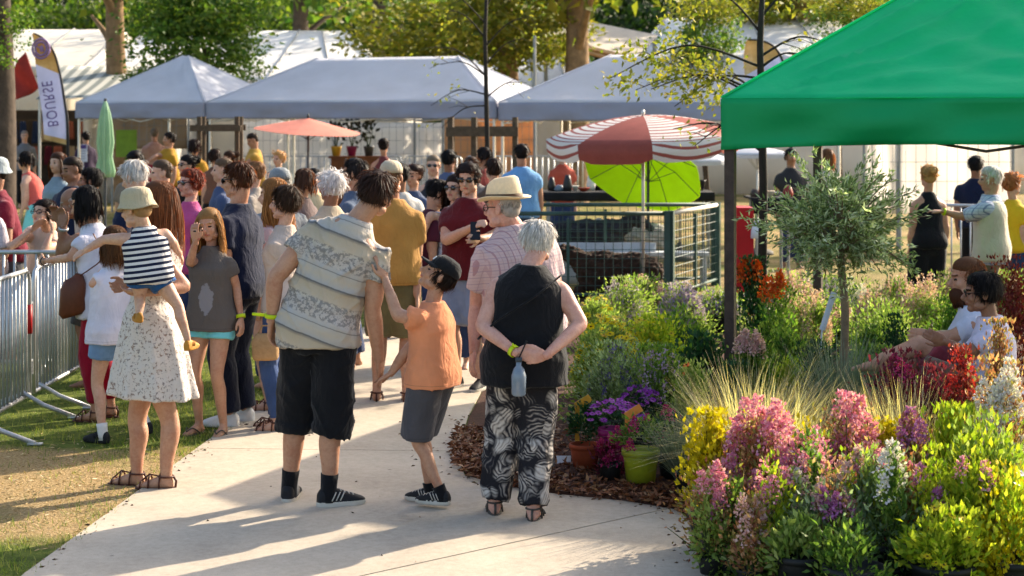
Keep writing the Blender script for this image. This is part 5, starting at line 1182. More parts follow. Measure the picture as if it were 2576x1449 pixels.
def banded_tee():
    t = NT('cloth_banded_tee'); v, x, y, z = cl(t); wob = t.math('MULTIPLY', t.math('SUBTRACT', t.noise(v, 30, 2), .5), .006); yy = t.math('ADD', y, wob)
    f = t.math('FRACT', t.math('MULTIPLY', t.math('ADD', yy, .14), 1/.275))
    base = t.ramp(f, [(0, srgb('#beb4aa')), (.06, srgb('#c6bcae')), (.12, srgb('#c4b49e')), (.32, srgb('#b8a890')), (.38, srgb('#7a7570')), (.405, srgb('#b2aeaa')), (.55, srgb('#c0b4a2')), (.70, srgb('#b8b3ae')), (.80, srgb('#c4bab0')), (.97, srgb('#beb4aa'))])
    dark = t.ramp(f, [(0, 0.), (.375, 1.), (.40, 0.), (.66, 1.0), (.68, 0.)], 'CONSTANT'); dm = t.math('MULTIPLY', dark, .45); base = t.mix(dm, base, srgb('#3e4448'))
    zone = t.ramp(f, [(0, 1.), (.10, 1.), (.13, 0.), (.74, 0.), (.78, 1.), (1, 1.)]); bl = t.ramp(t.noise(v, 48, 5, .7), [(.47, 0.), (.53, 1.)]); base = t.mix(t.math('MULTIPLY', t.math('MULTIPLY', zone, bl), .62), base, srgb('#5c5c60'))
    return fin(t, base, trans=.12)
def stripes(name, a, b, per, duty=.5, axis=1):
    t = NT(name); v, x, y, z = cl(t); f = t.math('FRACT', t.math('MULTIPLY', t.math('ADD', (x, y)[axis], 5), 1/per)); return fin(t, t.ramp(f, [(0, srgb(a)), (duty, srgb(b))], 'CONSTANT'))
def plaid(name, base, line, line2, per):
    t = NT(name); v, x, y, z = cl(t); out = srgb(base); c = None
    fx = t.ramp(t.math('FRACT', t.math('MULTIPLY', t.math('ADD', t.math('ADD', x, t.math('MULTIPLY', z, .6)), 5), 1/per)), [(0, .75), (.16, 0.), (.5, .35), (.58, 0.)], 'CONSTANT'); fy = t.ramp(t.math('FRACT', t.math('MULTIPLY', t.math('ADD', y, 5), 1/per)), [(0, .75), (.16, 0.), (.5, .35), (.58, 0.)], 'CONSTANT')
    c = t.mix(fx, out, srgb(line)); c = t.mix(t.math('MULTIPLY', fy, .8), c, srgb(line2)); return fin(t, c, trans=.15)
def floral(name, base, cols, scale, th=.52, warp=1.0):
    t = NT(name); v = t.obj(); n1 = t.noise(v, scale, 5, .72); n2 = t.noise(v, scale*.45, 3, .6); m1 = t.ramp(n1, [(th, 0.), (th+.05, 1.)]); c = t.mix(t.math('MULTIPLY', m1, .85), srgb(base), t.ramp(n2, [(.4, srgb(cols[0])), (.6, srgb(cols[1]))])); return fin(t, c, trans=.12)
def feather_print():
    t = NT('cloth_leaf_print'); v = t.obj(); wn_ = t.n('TexNoise'); wn_.inputs['Scale'].default_value = 7; t.l(v, wn_.inputs['Vector']); vv = t.mix(.16, v, wn_.outputs['Color'], 'ADD')
    vo = t.n('TexVoronoi'); vo.inputs['Scale'].default_value = 12; t.l(vv, vo.inputs['Vector']); sc_ = t.n('SeparateXYZ'); t.l(vo.outputs['Color'], sc_.inputs[0]); an = t.math('MULTIPLY', sc_.outputs[0], 6.28); sp_ = t.n('SeparateXYZ'); t.l(vv, sp_.inputs[0])
    u = t.math('ADD', t.math('MULTIPLY', sp_.outputs[0], t.math('COSINE', an)), t.math('MULTIPLY', sp_.outputs[2], t.math('SINE', an))); st = t.math('SINE', t.math('MULTIPLY', u, 330)); st = t.math('ADD', t.math('MULTIPLY', st, .2), t.math('MULTIPLY', sc_.outputs[1], .6)); st = t.math('ADD', st, t.math('MULTIPLY', t.math('SUBTRACT', t.noise(v, 40, 3), .5), .5))
    g = t.ramp(st, [(.05, srgb('#26252a')), (.2, srgb('#5a5655')), (.38, srgb('#958d86')), (.65, srgb('#bcb4ab'))]); m = t.ramp(vo.outputs['Distance'], [(.42, 1.), (.7, 0.)]); return fin(t, t.mix(m, srgb('#212024'), g))
def printed(name, base, pcol, cx, cy, rx, ry):
    t = NT(name); v, x, y, z = cl(t); dx = t.math('MULTIPLY', t.math('SUBTRACT', x, cx), 1/rx); dy = t.math('MULTIPLY', t.math('SUBTRACT', y, cy), 1/ry); rr = t.math('ADD', t.math('MULTIPLY', dx, dx), t.math('MULTIPLY', dy, dy)); rr = t.math('ADD', rr, t.math('MULTIPLY', t.math('SUBTRACT', t.noise(v, 28, 3), .5), 1.6))
    m = t.math('MULTIPLY', t.ramp(rr, [(.85, 1.), (1.0, 0.)]), t.ramp(z, [(.0, 0.), (.02, 1.)])); return fin(t, t.mix(m, srgb(base), srgb(pcol)))
DENIM = cloth('#2c3a5c', var=.3); JEANB = cloth('#3a4f78', var=.3); BLACK = cloth('#131316', var=.3); NAVY = cloth('#141c34', var=.3); SNK = pm('shoe_black', '#17171a', var=.3, rough=.7); SOLE = pm('shoe_sole', '#b9b2a6', var=.15, rough=.7); SNW = pm('shoe_white', '#d4d2ce', var=.1, rough=.6); LEATH = pm('leather_brown', '#4a2416', var=.3, rough=.5); TANB = pm('shoe_tan', '#b07a2c', var=.3, rough=.7); NEON = pm('band_neon', '#c8dc1c', var=.05, rough=.5, trans=.2); SNG = pm('sandal_grey', '#4c463f', var=.3, rough=.7)
SN = dict(kind='sneaker', mat=SNK, sole=SOLE, name='shoe'); SNWH = dict(kind='sneaker', mat=SNW, sole=SNW, name='shoe'); SD = dict(kind='sandal', mat=LEATH, name='sandal')
# --- the five nearest
man = person('tall man in a banded pale t-shirt and black shorts leaning towards the boy', 790, 9.25, h=1.80, hd=-8, neck=('p', 900, 556, 0), headc=('p', 950, 487, .04), side=18, head=(-25, -12, 14), tone='tan', build=1.06, hair=('short', '#33221a'),
    armL=(('p', 692, 700, -.04), ('p', 684, 800, -.02)), armR=(('p', 938, 775, -.02), ('p', 952, 898, .04)), legL=(('p', 745, 1055, .06), ('p', 727, 1228, .1), 4), legR=(('p', 838, 1062, -.05), ('p', 826, 1240, -.04), -62), hipoff=(.02, 0),
    shirt=dict(mat=banded_tee(), sleeve=.5, hem=-.16, ease=.022, flare=.02, loose=.5, amp=.014), bottom=dict(mat=BLACK, ln=1.02, ease=.024, flare=.02, amp=.012, waist=-.04), shoes=dict(kind='sneaker', mat=SNK, sole=SOLE, name='shoe', sock=(BLACK, .1)), curl=.5)
band(man, -1, NEON, tail=(-.07, 0, .005))
boy = person('boy in an orange t-shirt and backwards-tilted black cap looking up at the man', 1088, 9.18, h=1.36, hd=62, tone='tan', neck=('p', 1090, 762, 0), headc=('p', 1104, 692, 0), head=(32, 34, 0), hatted=True, hair=('short', '#231812'), armL=(('p', 1000, 795, -.14), ('p', 968, 700, -.02)), armR=(('p', 1022, 885, .05), ('p', 985, 938, .06)), handL=((-.1, .25, 1), (.3, 1, 0), .15), handR=((-.3, .9, -.6), (0, 0, -1), .6),
    legL=(None, ('p', 1112, 1243, -.03), 8), legR=(None, ('p', 1082, 1236, .12), 2), shirt=dict(mat=cloth('#e8966a', trans=.2), sleeve=.6, hem=-.17, ease=.03, flare=.025, loose=.7, amp=.008), bottom=dict(mat=cloth('#4a484c'), ln=.98, ease=.03, flare=.02), shoes=dict(kind='sneaker', mat=SNK, sole=SOLE, name='shoe', sock=(BLACK, .06)))
hat(boy, 'cap', cloth('#16171a'), cloth('#1c1d20')); m = MB(); m.rings([np.array([boy.hp(x_, .074-z_*.35+.004, .075+z_) for x_, z_ in ((-.024, -.012), (.024, -.012), (.020, .014), (-.020, .014))])+boy.HF*o_ for o_ in (0, .004)]); m.build('cap_badge', cloth('#d8d8d4'), boy.root)
blackw = person('elderly woman in a black sleeveless top with hands clasped behind her back', 1318, 8.95, h=1.56, hd=-3, sex='f', build=1.3, tone='pink', head=(6, -18, 0), hair=('short', '#cfccc6'), neckw=1.15, neck=('p', 1335, 672, .02), headc=('p', 1352, 610, .1),
    armL=(('p', 1213, 822, -.08), ('p', 1296, 886, -.24)), armR=(('p', 1462, 815, -.08), ('p', 1376, 893, -.25)), handL=((1, -.1, -.25), (0, 1, .1), .5), handR=((-1, -.12, -.2), (0, 1, .1), .6), legL=(None, ('p', 1245, 1262, .08), 6), legR=(None, ('p', 1342, 1278, -.05), -6),
    shirt=dict(mat=BLACK, sleeve=0, hem=-.26, ease=.020, flare=.018, loose=.85, tank=False, name='sleeveless_top', amp=.006), bottom=dict(mat=feather_print(), ln=1.97, ease=.014, flare=.024, name='trousers', amp=.012), shoes=dict(kind='sandal', mat=SNG, name='sandal'), stance=.1)
band(blackw, -1, NEON, r=.032, tail=(.0, -.02, .02))
m = MB(); m.tube(catmull([blackw.sp(.95)+blackw.rs*.16+np.array((0, -.04, .0)), blackw.sp(.72)+blackw.rs*.03-np.array((0, .172, 0)), blackw.sp(.45)-blackw.rs*.14-np.array((0, .168, 0)), blackw.sp(.2)-blackw.rs*.24-np.array((0, .06, 0))], 6), .006, 6); m.build('bag_strap', BLACK, blackw.root, True)
hatman = person('man in a straw fedora and pink checked shirt beside the woman in black', 1318, 9.75, h=1.70, hd=24, build=1.22, tone='pink', neck=('p', 1290, 572, 0), headc=('p', 1264, 522, -.03), head=(38, -2, 0), hatted=True, hair=('crop', '#b5aca2'), shirt=dict(mat=plaid('cloth_pink_check', '#cfb8b6', '#a67c84', '#a8909c', .034), sleeve=.7, hem=-.16, ease=.03, flare=.02, loose=.7, name='shirt'), bottom=dict(mat=cloth('#5a5348'), ln=1.95, name='trousers'), shoes=dict(kind='sandal', mat=LEATH), armL=(('p', 1200, 770, .0), ('p', 1192, 880, -.1)))
hat(hatman, 'fedora', pm('hat_straw', '#f6e2bc', trans=.3, var=.1, scale=60, rough=.8, bump=.5, bscale=160), pm('hat_ribbon', '#5a4028', rough=.7)); eyeglasses(hatman)
mother = person('woman in a white floral dress holding a toddler on her arm', 385, 9.72, h=1.67, hd=72, sex='f', tone='tan', neck=('p', 425, 572, .0), headc=('p', 395, 508, .02), head=(12, 0, 0), hair=('long', '#6a4226', .36, 150), hipoff=(.0, .03), armL=(('p', 466, 722, -.1), ('p', 352, 738, -.3)), armR=(('p', 395, 690, .2), ('p', 320, 715, .0)), handL=((.1, 1, .05), (.5, 0, 1), .5),
    legL=(('p', 425, 1050, -.03), ('p', 418, 1198, -.05), 12), legR=(('p', 345, 1050, .1), ('p', 345, 1190, .08), 4), shirt=dict(mat=floral('cloth_floral_dress', '#d6cdc4', ('#6f6a68', '#8a6c58'), 58, .54), sleeve=0, tank=True, hem=.1, ease=.014, flare=.0, name='dress', skirt=(.51, .21, .255, 9), amp=.004), shoes=SD)
tod = person('toddler in a beige bucket hat and navy striped top carried by the woman', base=Vector(W(375, 880, 9.42)), h=.98, hd=14, tone='light', neck=('p', 360, 572, 0), headc=('p', 342, 525, 0), head=(48, -8, 0), hipz=.40, hatted=True, hair=('crop', '#a8865c'), armL=(('p', 262, 602, .02), ('p', 212, 632, .02)), armR=(('p', 432, 606, .03), ('p', 452, 640, .12)), legL=(('p', 352, 752, .02), ('p', 350, 792, -.04), 10), legR=(('p', 448, 770, .0), ('p', 474, 862, -.02), -30),
    shirt=dict(mat=stripes('cloth_navy_stripe', '#d4cfcc', '#1c2238', .030), sleeve=0, tank=True, hem=-.16, ease=.018, flare=.012, loose=.6, name='tank_top'), bottom=dict(mat=cloth('#1f4c80'), ln=.35, ease=.02, waist=.1), shoes=dict(kind='sneaker', mat=TANB, sole=TANB), build=1.28)
hat(tod, 'bucket', cloth('#b3a486', var=.1))
# --- second line of the crowd
w3 = person('woman with dark hair, white top and red trousers reaching for the barrier', 262, 11.9, h=1.60, hd=72, sex='f', head=(20, -20, 0), hair=('bob', '#120d0c', .2), lean=12, tone='tan', armL=(('p', 178, 648, -.15), ('p', 112, 657, .3)), shirt=dict(mat=cloth('#cfcdd8', trans=.12), sleeve=.55, hem=-.3, ease=.03, flare=.03, loose=.6, name='blouse'), bottom=dict(mat=cloth('#8c0f28'), ln=1.85, ease=.014, flare=.0, name='trousers'), shoes=SD); band(w3, -1, BLACK, name='watch')
girl_w = person('child in a white t-shirt and denim shorts with raised hands behind the floral dress', 285, 11.1, h=1.36, hd=55, sex='f', hair=('long', '#5a3c22', .2), armL=(('p', 232, 715, -.1), ('p', 280, 655, .1)), armR=(('p', 300, 715, .1), ('p', 300, 655, .2)), shirt=dict(mat=cloth('#d0cdd8', trans=.1), sleeve=.5, hem=-.2, ease=.04, flare=.03, loose=.8), bottom=dict(mat=cloth('#6d8fb4', var=.3), ln=.5, ease=.022, flare=.02), shoes=dict(kind='sneaker', mat=SNK, sole=SNK, sock=(SNW, .09)), legR=(None, ('p', 368, 1068, .1), 0))
girl = person('girl with long light brown hair in a grey t-shirt and aqua shorts', 532, 11.35, h=1.46, hd=158, sex='f', tone='tan', head=(12, -8, 6), hair=('long', '#a67c4a', .26, 110), armR=(('p', 478, 660, -.1), ('p', 492, 608, -.18)), armL=(('p', 594, 720, .0), ('p', 606, 800, -.05)), handR=((.0, .2, 1), (0, -1, .3), .4), shirt=dict(mat=printed('cloth_grey_print', '#5a534e', '#807d80', -.03, .12, .05, .10), sleeve=.55, hem=-.2, ease=.03, flare=.025, loose=.75), bottom=dict(mat=cloth('#6fc0c8'), ln=.36, ease=.022, flare=.02), shoes=dict(kind='flipflop', mat=SNG, name='flip_flop')); band(girl, -1, NEON, tail=(.08, 0, -.03))
navy = person('man with dark sunglasses in a navy t-shirt and dark jeans facing left', 600, 11.7, h=1.75, hd=70, tone='tan', head=(10, -6, 0), hair=('short', '#4a2c18'), shirt=dict(mat=NAVY, sleeve=.62, ease=.026, loose=.6), bottom=dict(mat=cloth('#141a2c', var=.3), ln=1.95, name='jeans'), shoes=SNWH, build=1.05); sunglasses(navy)
wavy = person('woman with long wavy blonde-brown hair and pale pink top', 690, 12.3, h=1.62, hd=78, sex='f', head=(5, -6, 0), hair=('long', '#9a6a38', .36, 130, .022), shirt=dict(mat=floral('cloth_blush_top', '#c9a49e', ('#d8d4d4', '#a88a88'), 20, .56), sleeve=.4, hem=-.08, ease=.02), bottom=dict(mat=BLACK, ln=.4), shoes=SD)
jeans = person('person in blue jeans and sandals mostly hidden behind the tall man', 716, 11.5, h=1.60, hd=70, sex='f', hair=('short', '#3a2a1c'), shirt=dict(mat=cloth('#b9a99c'), sleeve=.5), bottom=dict(mat=JEANB, ln=1.92, name='jeans', ease=.01, flare=0), shoes=SD, legR=(None, ('p', 690, 1055, .05), 0), armL=(('p', 725, 740, 0), ('p', 690, 835, -.1)))
tan_m = person('man in a mustard tan t-shirt, beige cap and khaki shorts seen from behind', 985, 12.6, h=1.73, hd=-6, hatted=True, hair=('crop', '#6a5038'), tone='tan', shirt=dict(mat=cloth('#b58442', trans=.1), sleeve=.6, ease=.03, loose=.7, hem=-.1), bottom=dict(mat=cloth('#6a6040', var=.35), ln=.98, ease=.035, flare=.02), shoes=SD, build=1.1, armR=(('p', 1048, 655, 0), ('p', 1050, 745, -.1))); hat(tan_m, 'cap', cloth('#b8a88e'))
maroon = person('man in a maroon t-shirt and sunglasses holding his hands before him', 1180, 13.2, h=1.71, hd=150, hair=('short', '#241812'), head=(15, -12, 0), shirt=dict(mat=cloth('#58141c'), sleeve=.62, ease=.03, loose=.6), bottom=dict(mat=cloth('#7f8aa0', var=.3), ln=.95, ease=.03, flare=.02), shoes=SN, build=1.12, armR=(('p', 1122, 605, -.1), ('p', 1188, 572, -.3)), armL=(('p', 1240, 600, -.1), ('p', 1205, 600, -.32))); sunglasses(maroon)
w14 = person('woman with long dark hair and sunglasses left of the maroon shirt', 1145, 14.3, h=1.58, hd=165, sex='f', hair=('long', '#2a1a12', .32), head=(-15, 0, 0), shirt=dict(mat=floral('cloth_blue_white', '#c4ccd8', ('#3c4c78', '#5a6888'), 26), sleeve=.3), bottom=dict(mat=DENIM, ln=1.9, name='jeans'), armR=(('p', 1082, 540, -.1), ('p', 1062, 600, -.1))); sunglasses(w14)
# --- leaning on the barriers at the left
p15 = person('man in a grey hat and maroon shirt at the far left edge', 22, 14.7, h=1.72, hd=120, hatted=True, lean=12, tone='brown', hair=('crop', '#2a2018'), shirt=dict(mat=cloth('#6a1428'), sleeve=.7), bottom=dict(mat=cloth('#3a3a40'), ln=1.9, name='trousers')); hat(p15, 'bucket', cloth('#9aa2a4'))
p16 = person('person in a pale checked shirt cut off by the left edge', -40, 14.0, h=1.62, hd=170, lean=18, hair=('short', '#4a3828'), shirt=dict(mat=plaid('cloth_pale_check', '#cfc6cc', '#a39aa8', '#b5a8b4', .05), sleeve=.8, name='shirt'), bottom=dict(mat=DENIM, ln=1.9, name='trousers'))
p17 = person('woman with glasses resting her chin on her hands over the barrier', 112, 14.15, h=1.58, hd=140, sex='f', lean=34, tone='light', hair=('short', '#1c1412'), head=(15, 12, 0), headc=('p', 108, 537, -.25), neck=('p', 118, 580, -.15), armR=(('p', 25, 622, -.42), ('p', 82, 577, -.35)), armL=(('p', 112, 628, -.42), ('p', 132, 582, -.33)), shirt=dict(mat=cloth('#b9a294'), sleeve=.3), bottom=dict(mat=DENIM, ln=1.9, name='trousers')); eyeglasses(p17)
p18 = person('balding man with grey hair propping his cheek on his hand over the barrier', 245, 13.35, h=1.74, hd=78, lean=38, tone='brown', hair=('bald', '#a9a39c'), headc=('p', 182, 512, -.02), neck=('p', 222, 575, 0), head=(15, -12, 0), armL=(('p', 152, 640, -.1), ('p', 160, 572, -.16)), armR=(('p', 165, 630, .15), ('p', 150, 560, .1)), handL=((.1, .2, 1), (-1, .1, 0), .5), shirt=dict(mat=cloth('#9c8a80'), sleeve=0, tank=True, name='tank_top'), bottom=dict(mat=cloth('#44403c'), ln=1.0)); band(p18, -1, GALV, name='watch')
p19 = person('man with dark brown face and navy shirt behind the balding man', 185, 16.2, h=1.68, hd=150, tone='brown', hair=('crop', '#2c2018'), shirt=dict(mat=NAVY, sleeve=.8, name='shirt'), bottom=dict(mat=DENIM, ln=1.9, name='trousers'), build=1.15, head=(-20, -10, 0))
p20 = person('woman in a coral vest and turquoise skirt with sunglasses', 100, 22, h=1.66, hd=78, sex='f', lean=22, hair=('bob', '#17100e', .12), shirt=dict(mat=cloth('#c8584e'), sleeve=0, tank=True, name='vest_top'), bottom=dict(mat=cloth('#7fd0cc'), ln=.9, ease=.05, flare=.03, name='skirt')); sunglasses(p20)
p21 = person('man with white hair and dark shirt behind the toddler', 345, 13.0, h=1.73, hd=65, hair=('short', '#cfcbc6'), head=(0, -20, 0), shirt=dict(mat=NAVY, sleeve=.7), bottom=dict(mat=DENIM, ln=1.9, name='trousers'), tone='light')
p22 = person('dark haired man looking down in the middle distance', 342, 18.5, h=1.69, hd=165, tone='tan', hair=('short', '#140f0c'), head=(0, -15, 0), shirt=dict(mat=cloth('#7a6a5c'), sleeve=.6), bottom=dict(mat=DENIM, ln=1.9, name='trousers'))
must = cloth('#b38526', trans=.08)
p23 = person('man in a mustard t-shirt stretching his arm to the left under the small tent', 425, 29.5, h=1.78, hd=120, hair=('short', '#1c1410'), tone='tan', shirt=dict(mat=must, sleeve=.6, ease=.04, loose=.6), bottom=dict(mat=BLACK, ln=1.9, name='trousers'), armR=(('p', 392, 392, -.2), ('p', 372, 408, -.3)))
p24 = person('woman with bobbed dark hair in a mustard t-shirt seen from behind', 490, 27.5, h=1.68, hd=-10, sex='f', hair=('bob', '#22120f', .16), shirt=dict(mat=must, sleeve=.6, ease=.04, loose=.6), bottom=dict(mat=BLACK, ln=1.9, name='trousers'), build=1.1)
p25 = person('woman with a black bun and sunglasses', 470, 19.5, h=1.62, hd=125, sex='f', hair=('bun', '#0e0b0c'), shirt=dict(mat=BLACK, sleeve=.5), bottom=dict(mat=BLACK, ln=1.9, name='trousers')); sunglasses(p25)
p26 = person('woman with red-brown hair, sunglasses and pink shirt', 478, 14.1, h=1.63, hd=130, sex='f', hair=('short', '#6a2f1c'), tone='pink', shirt=dict(mat=cloth('#b04a7c'), sleeve=.5), bottom=dict(mat=DENIM, ln=1.9, name='trousers')); sunglasses(p26)
p27 = person('dark haired woman seated left of the post under the tents', 540, 26, h=1.56, hd=20, sex='f', hair=('bob', '#2a1a14', .15), shirt=dict(mat=cloth('#6a4a3c'), sleeve=.5), bottom=dict(mat=BLACK, ln=1.9, name='trousers'))
p28 = person('tanned woman with bare shoulders beside the wooden post', 575, 25, h=1.55, hd=110, sex='f', tone='tan', hair=('bun', '#3c2416'), shirt=dict(mat=cloth('#c9a080'), sleeve=0, tank=True, name='vest_top'), bottom=dict(mat=DENIM, ln=.6))
p29 = person('man in a yellow t-shirt and black trousers standing by the hoarding', 640, 29.5, h=1.77, hd=110, hair=('crop', '#2a2018'), tone='tan', head=(10, -22, 0), shirt=dict(mat=cloth('#c39a44', trans=.1), sleeve=.6, ease=.04, loose=.7), bottom=dict(mat=BLACK, ln=1.9, name='trousers'), armL=(('p', 622, 410, -.2), ('p', 608, 440, -.3)))
p30 = person('blonde woman in black under the coral parasol', 700, 25.5, h=1.54, hd=150, sex='f', hair=('curly', '#b8905c'), shirt=dict(mat=BLACK, sleeve=.6), bottom=dict(mat=BLACK, ln=1.9, name='trousers'), armR=(('p', 676, 440, -.2), ('p', 668, 470, -.4)))
p31 = person('person in a grey flat cap behind the wavy haired woman', 702, 13.2, h=1.66, hd=30, hatted=True, hair=('crop', '#8a8680'), shirt=dict(mat=cloth('#6d7278'), sleeve=.7), bottom=dict(mat=DENIM, ln=1.9, name='trousers')); hat(p31, 'cap', cloth('#7c8184', var=.3))
p32 = person('elderly person with curly white hair left of the leaning man', 830, 13.6, h=1.62, hd=50, tone='brown', hair=('curly', '#d6d3d2'), shirt=dict(mat=cloth('#b9a890'), sleeve=.6), bottom=dict(mat=DENIM, ln=1.9, name='trousers'))
p33 = person('dark haired man with sunglasses behind the beige cap', 890, 14.3, h=1.71, hd=80, tone='tan', hair=('short', '#2a2422'), shirt=dict(mat=cloth('#4c5a70'), sleeve=.6), bottom=dict(mat=DENIM, ln=1.9, name='trousers')); sunglasses(p33)
p34 = person('woman with a dark top knot and maroon vest seen from behind at the barrier', 965, 27, h=1.71, hd=0, sex='f', tone='tan', hair=('bun', '#1c120e'), shirt=dict(mat=cloth('#6a3434'), sleeve=0, tank=True, name='vest_top'), bottom=dict(mat=DENIM, ln=1.0))
p35 = person('person with cropped hair and black sunglasses facing the camera', 1090, 19, h=1.63, hd=175, tone='light', hair=('crop', '#8a7a64'), shirt=dict(mat=cloth('#2a2c34'), sleeve=0, tank=True, name='vest_top'), bottom=dict(mat=BLACK, ln=1.9, name='trousers')); sunglasses(p35)
p36 = person('dark haired person in slate blue behind the cropped one', 1130, 20.5, h=1.66, hd=-20, tone='brown', hair=('short', '#0e0c0c'), shirt=dict(mat=cloth('#525c78'), sleeve=.6), bottom=dict(mat=BLACK, ln=1.9, name='trousers'))
p37 = person('dark haired boy bending his head to the right', 1055, 14.4, h=1.56, hd=-75, tone='tan', hair=('short', '#17100d'), head=(0, -25, 0), lean=14, shirt=dict(mat=cloth('#4a1c2a'), sleeve=.6), bottom=dict(mat=DENIM, ln=1.9, name='trousers'))
p38 = person('man in a light blue polo shirt seen from behind', 1312, 21, h=1.72, hd=4, hair=('short', '#17110e'), tone='tan', shirt=dict(mat=cloth('#6fa2d0'), sleeve=.55, ease=.03, loose=.6, name='polo_shirt'), bottom=dict(mat=DENIM, ln=1.9, name='trousers'), build=1.1)
p39 = person('dark haired person just left of the blue polo shirt', 1240, 18, h=1.62, hd=30, sex='f', hair=('short', '#2a1c14'), shirt=dict(mat=cloth('#5a4638'), sleeve=.6), bottom=dict(mat=BLACK, ln=1.9, name='trousers'))
p40 = person('bare chested sunburnt man under the small tent', 388, 36, h=1.80, hd=10, tone='pink', hair=('crop', '#8a7a68'), bottom=dict(mat=cloth('#9c3040'), ln=.9), build=1.15)
p47 = person('dark clothed person in the shade behind the feather flag', 215, 38, h=1.7, hd=40, hair=('short', '#1c1614'), shirt=dict(mat=cloth('#3a2c44'), sleeve=1.5), bottom=dict(mat=BLACK, ln=1.9, name='trousers'))
p48 = person('grey clothed person in the stall left of the feather flag', 62, 39, h=1.72, hd=200, hair=('crop', '#8a8078'), shirt=dict(mat=cloth('#6c6e72'), sleeve=1.5), bottom=dict(mat=BLACK, ln=1.9, name='trousers'))
extra = [(145, 19.0, 1.66, 150, 'f', 'light', ('long', '#4a3020', .26), '#7a8a94', 'long haired woman in grey blue between coral vest and navy shirt'), (225, 15.4, 1.6, 100, 'm', 'brown', ('short', '#15100e'), '#b4aca0', 'man in pale beige above the white blouse'), (405, 15.8, 1.66, 110, 'm', 'light', ('crop', '#5a4a3c'), '#7f8894', 'crop haired man in pale slate right of the white hair'),
         (560, 16.5, 1.66, 100, 'm', 'light', ('crop', '#6a5844'), '#3c4a68', 'crop haired man in slate blue behind the navy t-shirt'), (762, 15.8, 1.58, 60, 'f', 'light', ('bob', '#4a3020', .18), '#6a5a58', 'woman with a brown bob right of the wavy hair'),
         (790, 18.5, 1.5, 200, 'm', 'tan', ('short', '#1c1410'), '#c9b48c', 'dark haired man in sand at the trestle table'), (1005, 16.2, 1.62, 20, 'm', 'brown', ('short', '#120e0c'), '#c4beb6', 'dark haired man in off-white behind the bending boy'), (1040, 17.2, 1.58, 150, 'f', 'tan', ('bun', '#2a1a12'), '#44506a', 'woman with hair tied up in steel blue'),
         (1185, 19.5, 1.6, 170, 'm', 'light', ('short', '#3a281c'), '#7a7470', 'brown haired man in grey behind the maroon t-shirt'), (1215, 22, 1.66, 60, 'f', 'tan', ('bob', '#1a1210', .15), '#8a3c34', 'woman with a black bob in brick red'), (640, 17.5, 1.6, 80, 'f', 'light', ('short', '#7a5a3a'), '#9a8f84', 'fair haired woman in beige at mid distance'),
         (1415, 25.5, 1.62, 180, 'f', 'light', ('bob', '#6a3a20', .15), '#b0503c', 'stall keeper in rust red behind the long table'), (1990, 23.5, 1.62, 190, 'm', 'brown', ('short', '#15100e'), '#2c2c30', 'stall keeper in black right of the red stand'), (2080, 24, 1.6, 30, 'f', 'light', ('long', '#6a4a2c', .25), '#c9c2b8', 'long haired visitor in white behind the olive crown')]
for (x_, d_, h_, hd_, sx_, tn_, hr_, col_, lb_) in extra: person(lb_, x_, d_, h=h_, hd=hd_, sex=sx_, tone=tn_, hair=hr_, shirt=dict(mat=cloth(col_), sleeve=.6), bottom=dict(mat=DENIM, ln=1.9, name='trousers'))
# --- right hand side
p41 = person('blonde woman in a black sleeveless jumpsuit behind the olive tree', 2335, 17, h=1.58, hd=8, sex='f', tone='tan', hair=('bun', '#b8945c'), shirt=dict(mat=BLACK, sleeve=0, tank=True, name='halter_top'), bottom=dict(mat=BLACK, ln=1.9, ease=.03, name='trousers'))
p42 = person('white haired man in a pale vest and checked shirt pointing left', 2492, 15.9, h=1.60, hd=72, tone='tan', hair=('short', '#dcd4cc'), head=(10, -4, 0), armL=(('p', 2422, 545, -.1), ('p', 2372, 532, -.1)), handL=((-.1, 1, .05), (0, 0, -1), .3), shirt=dict(mat=plaid('cloth_blue_check', '#c4c8d4', '#5a6690', '#6c78a0', .055), sleeve=.95, ease=.02, name='shirt', hem=-.25), bottom=dict(mat=cloth('#6a5c48'), ln=1.9, name='trousers'), build=1.15); band(p42, -1, NEON)
make_shirt(p42, cloth('#c2b8a2', var=.12), sleeve=0, hem=-.2, ease=.036, flare=.02, loose=.5, name='vest', neckt=.9)
p43 = person('dark haired man in navy behind the pointing man', 2455, 20, h=1.60, hd=-20, hair=('short', '#141010'), tone='brown', shirt=dict(mat=NAVY, sleeve=.6), bottom=dict(mat=BLACK, ln=1.9, name='trousers'), build=1.1)
p44 = person('red haired person in yellow at the right edge', 2548, 17, h=1.50, hd=-60, sex='f', hair=('curly', '#a0683c'), shirt=dict(mat=cloth('#d0a820'), sleeve=.6), bottom=dict(mat=DENIM, ln=1.9, name='trousers'))
p45 = person('bearded balding man in a white t-shirt seated among the flowers', 2455, 10.35, h=1.74, hd=78, hipz=.44, lean=-6, tone='tan', hair=('crop', '#6a4428'), headc=('p', 2432, 698, 0), neck=('p', 2452, 772, 0), head=(10, -6, 0), armL=(('p', 2395, 850, -.1), ('p', 2345, 845, -.05)), armR=(('p', 2400, 850, .2), ('p', 2350, 850, .2)), legL=(('p', 2320, 868, -.1), ('p', 2215, 905, -.1), 0), legR=(('p', 2330, 872, .15), ('p', 2225, 1000, .15), 0), shirt=dict(mat=cloth('#c6cad8', trans=.1), sleeve=.6, ease=.03, loose=.6), bottom=dict(mat=cloth('#7a3038'), ln=.9, ease=.03), build=1.1)
mb = MB(); hp = p45.hp
mb.ell(hp(0, .05, -.105), np.array((.062, .066, .066))*p45.hs, p45.HM, 16, 10)
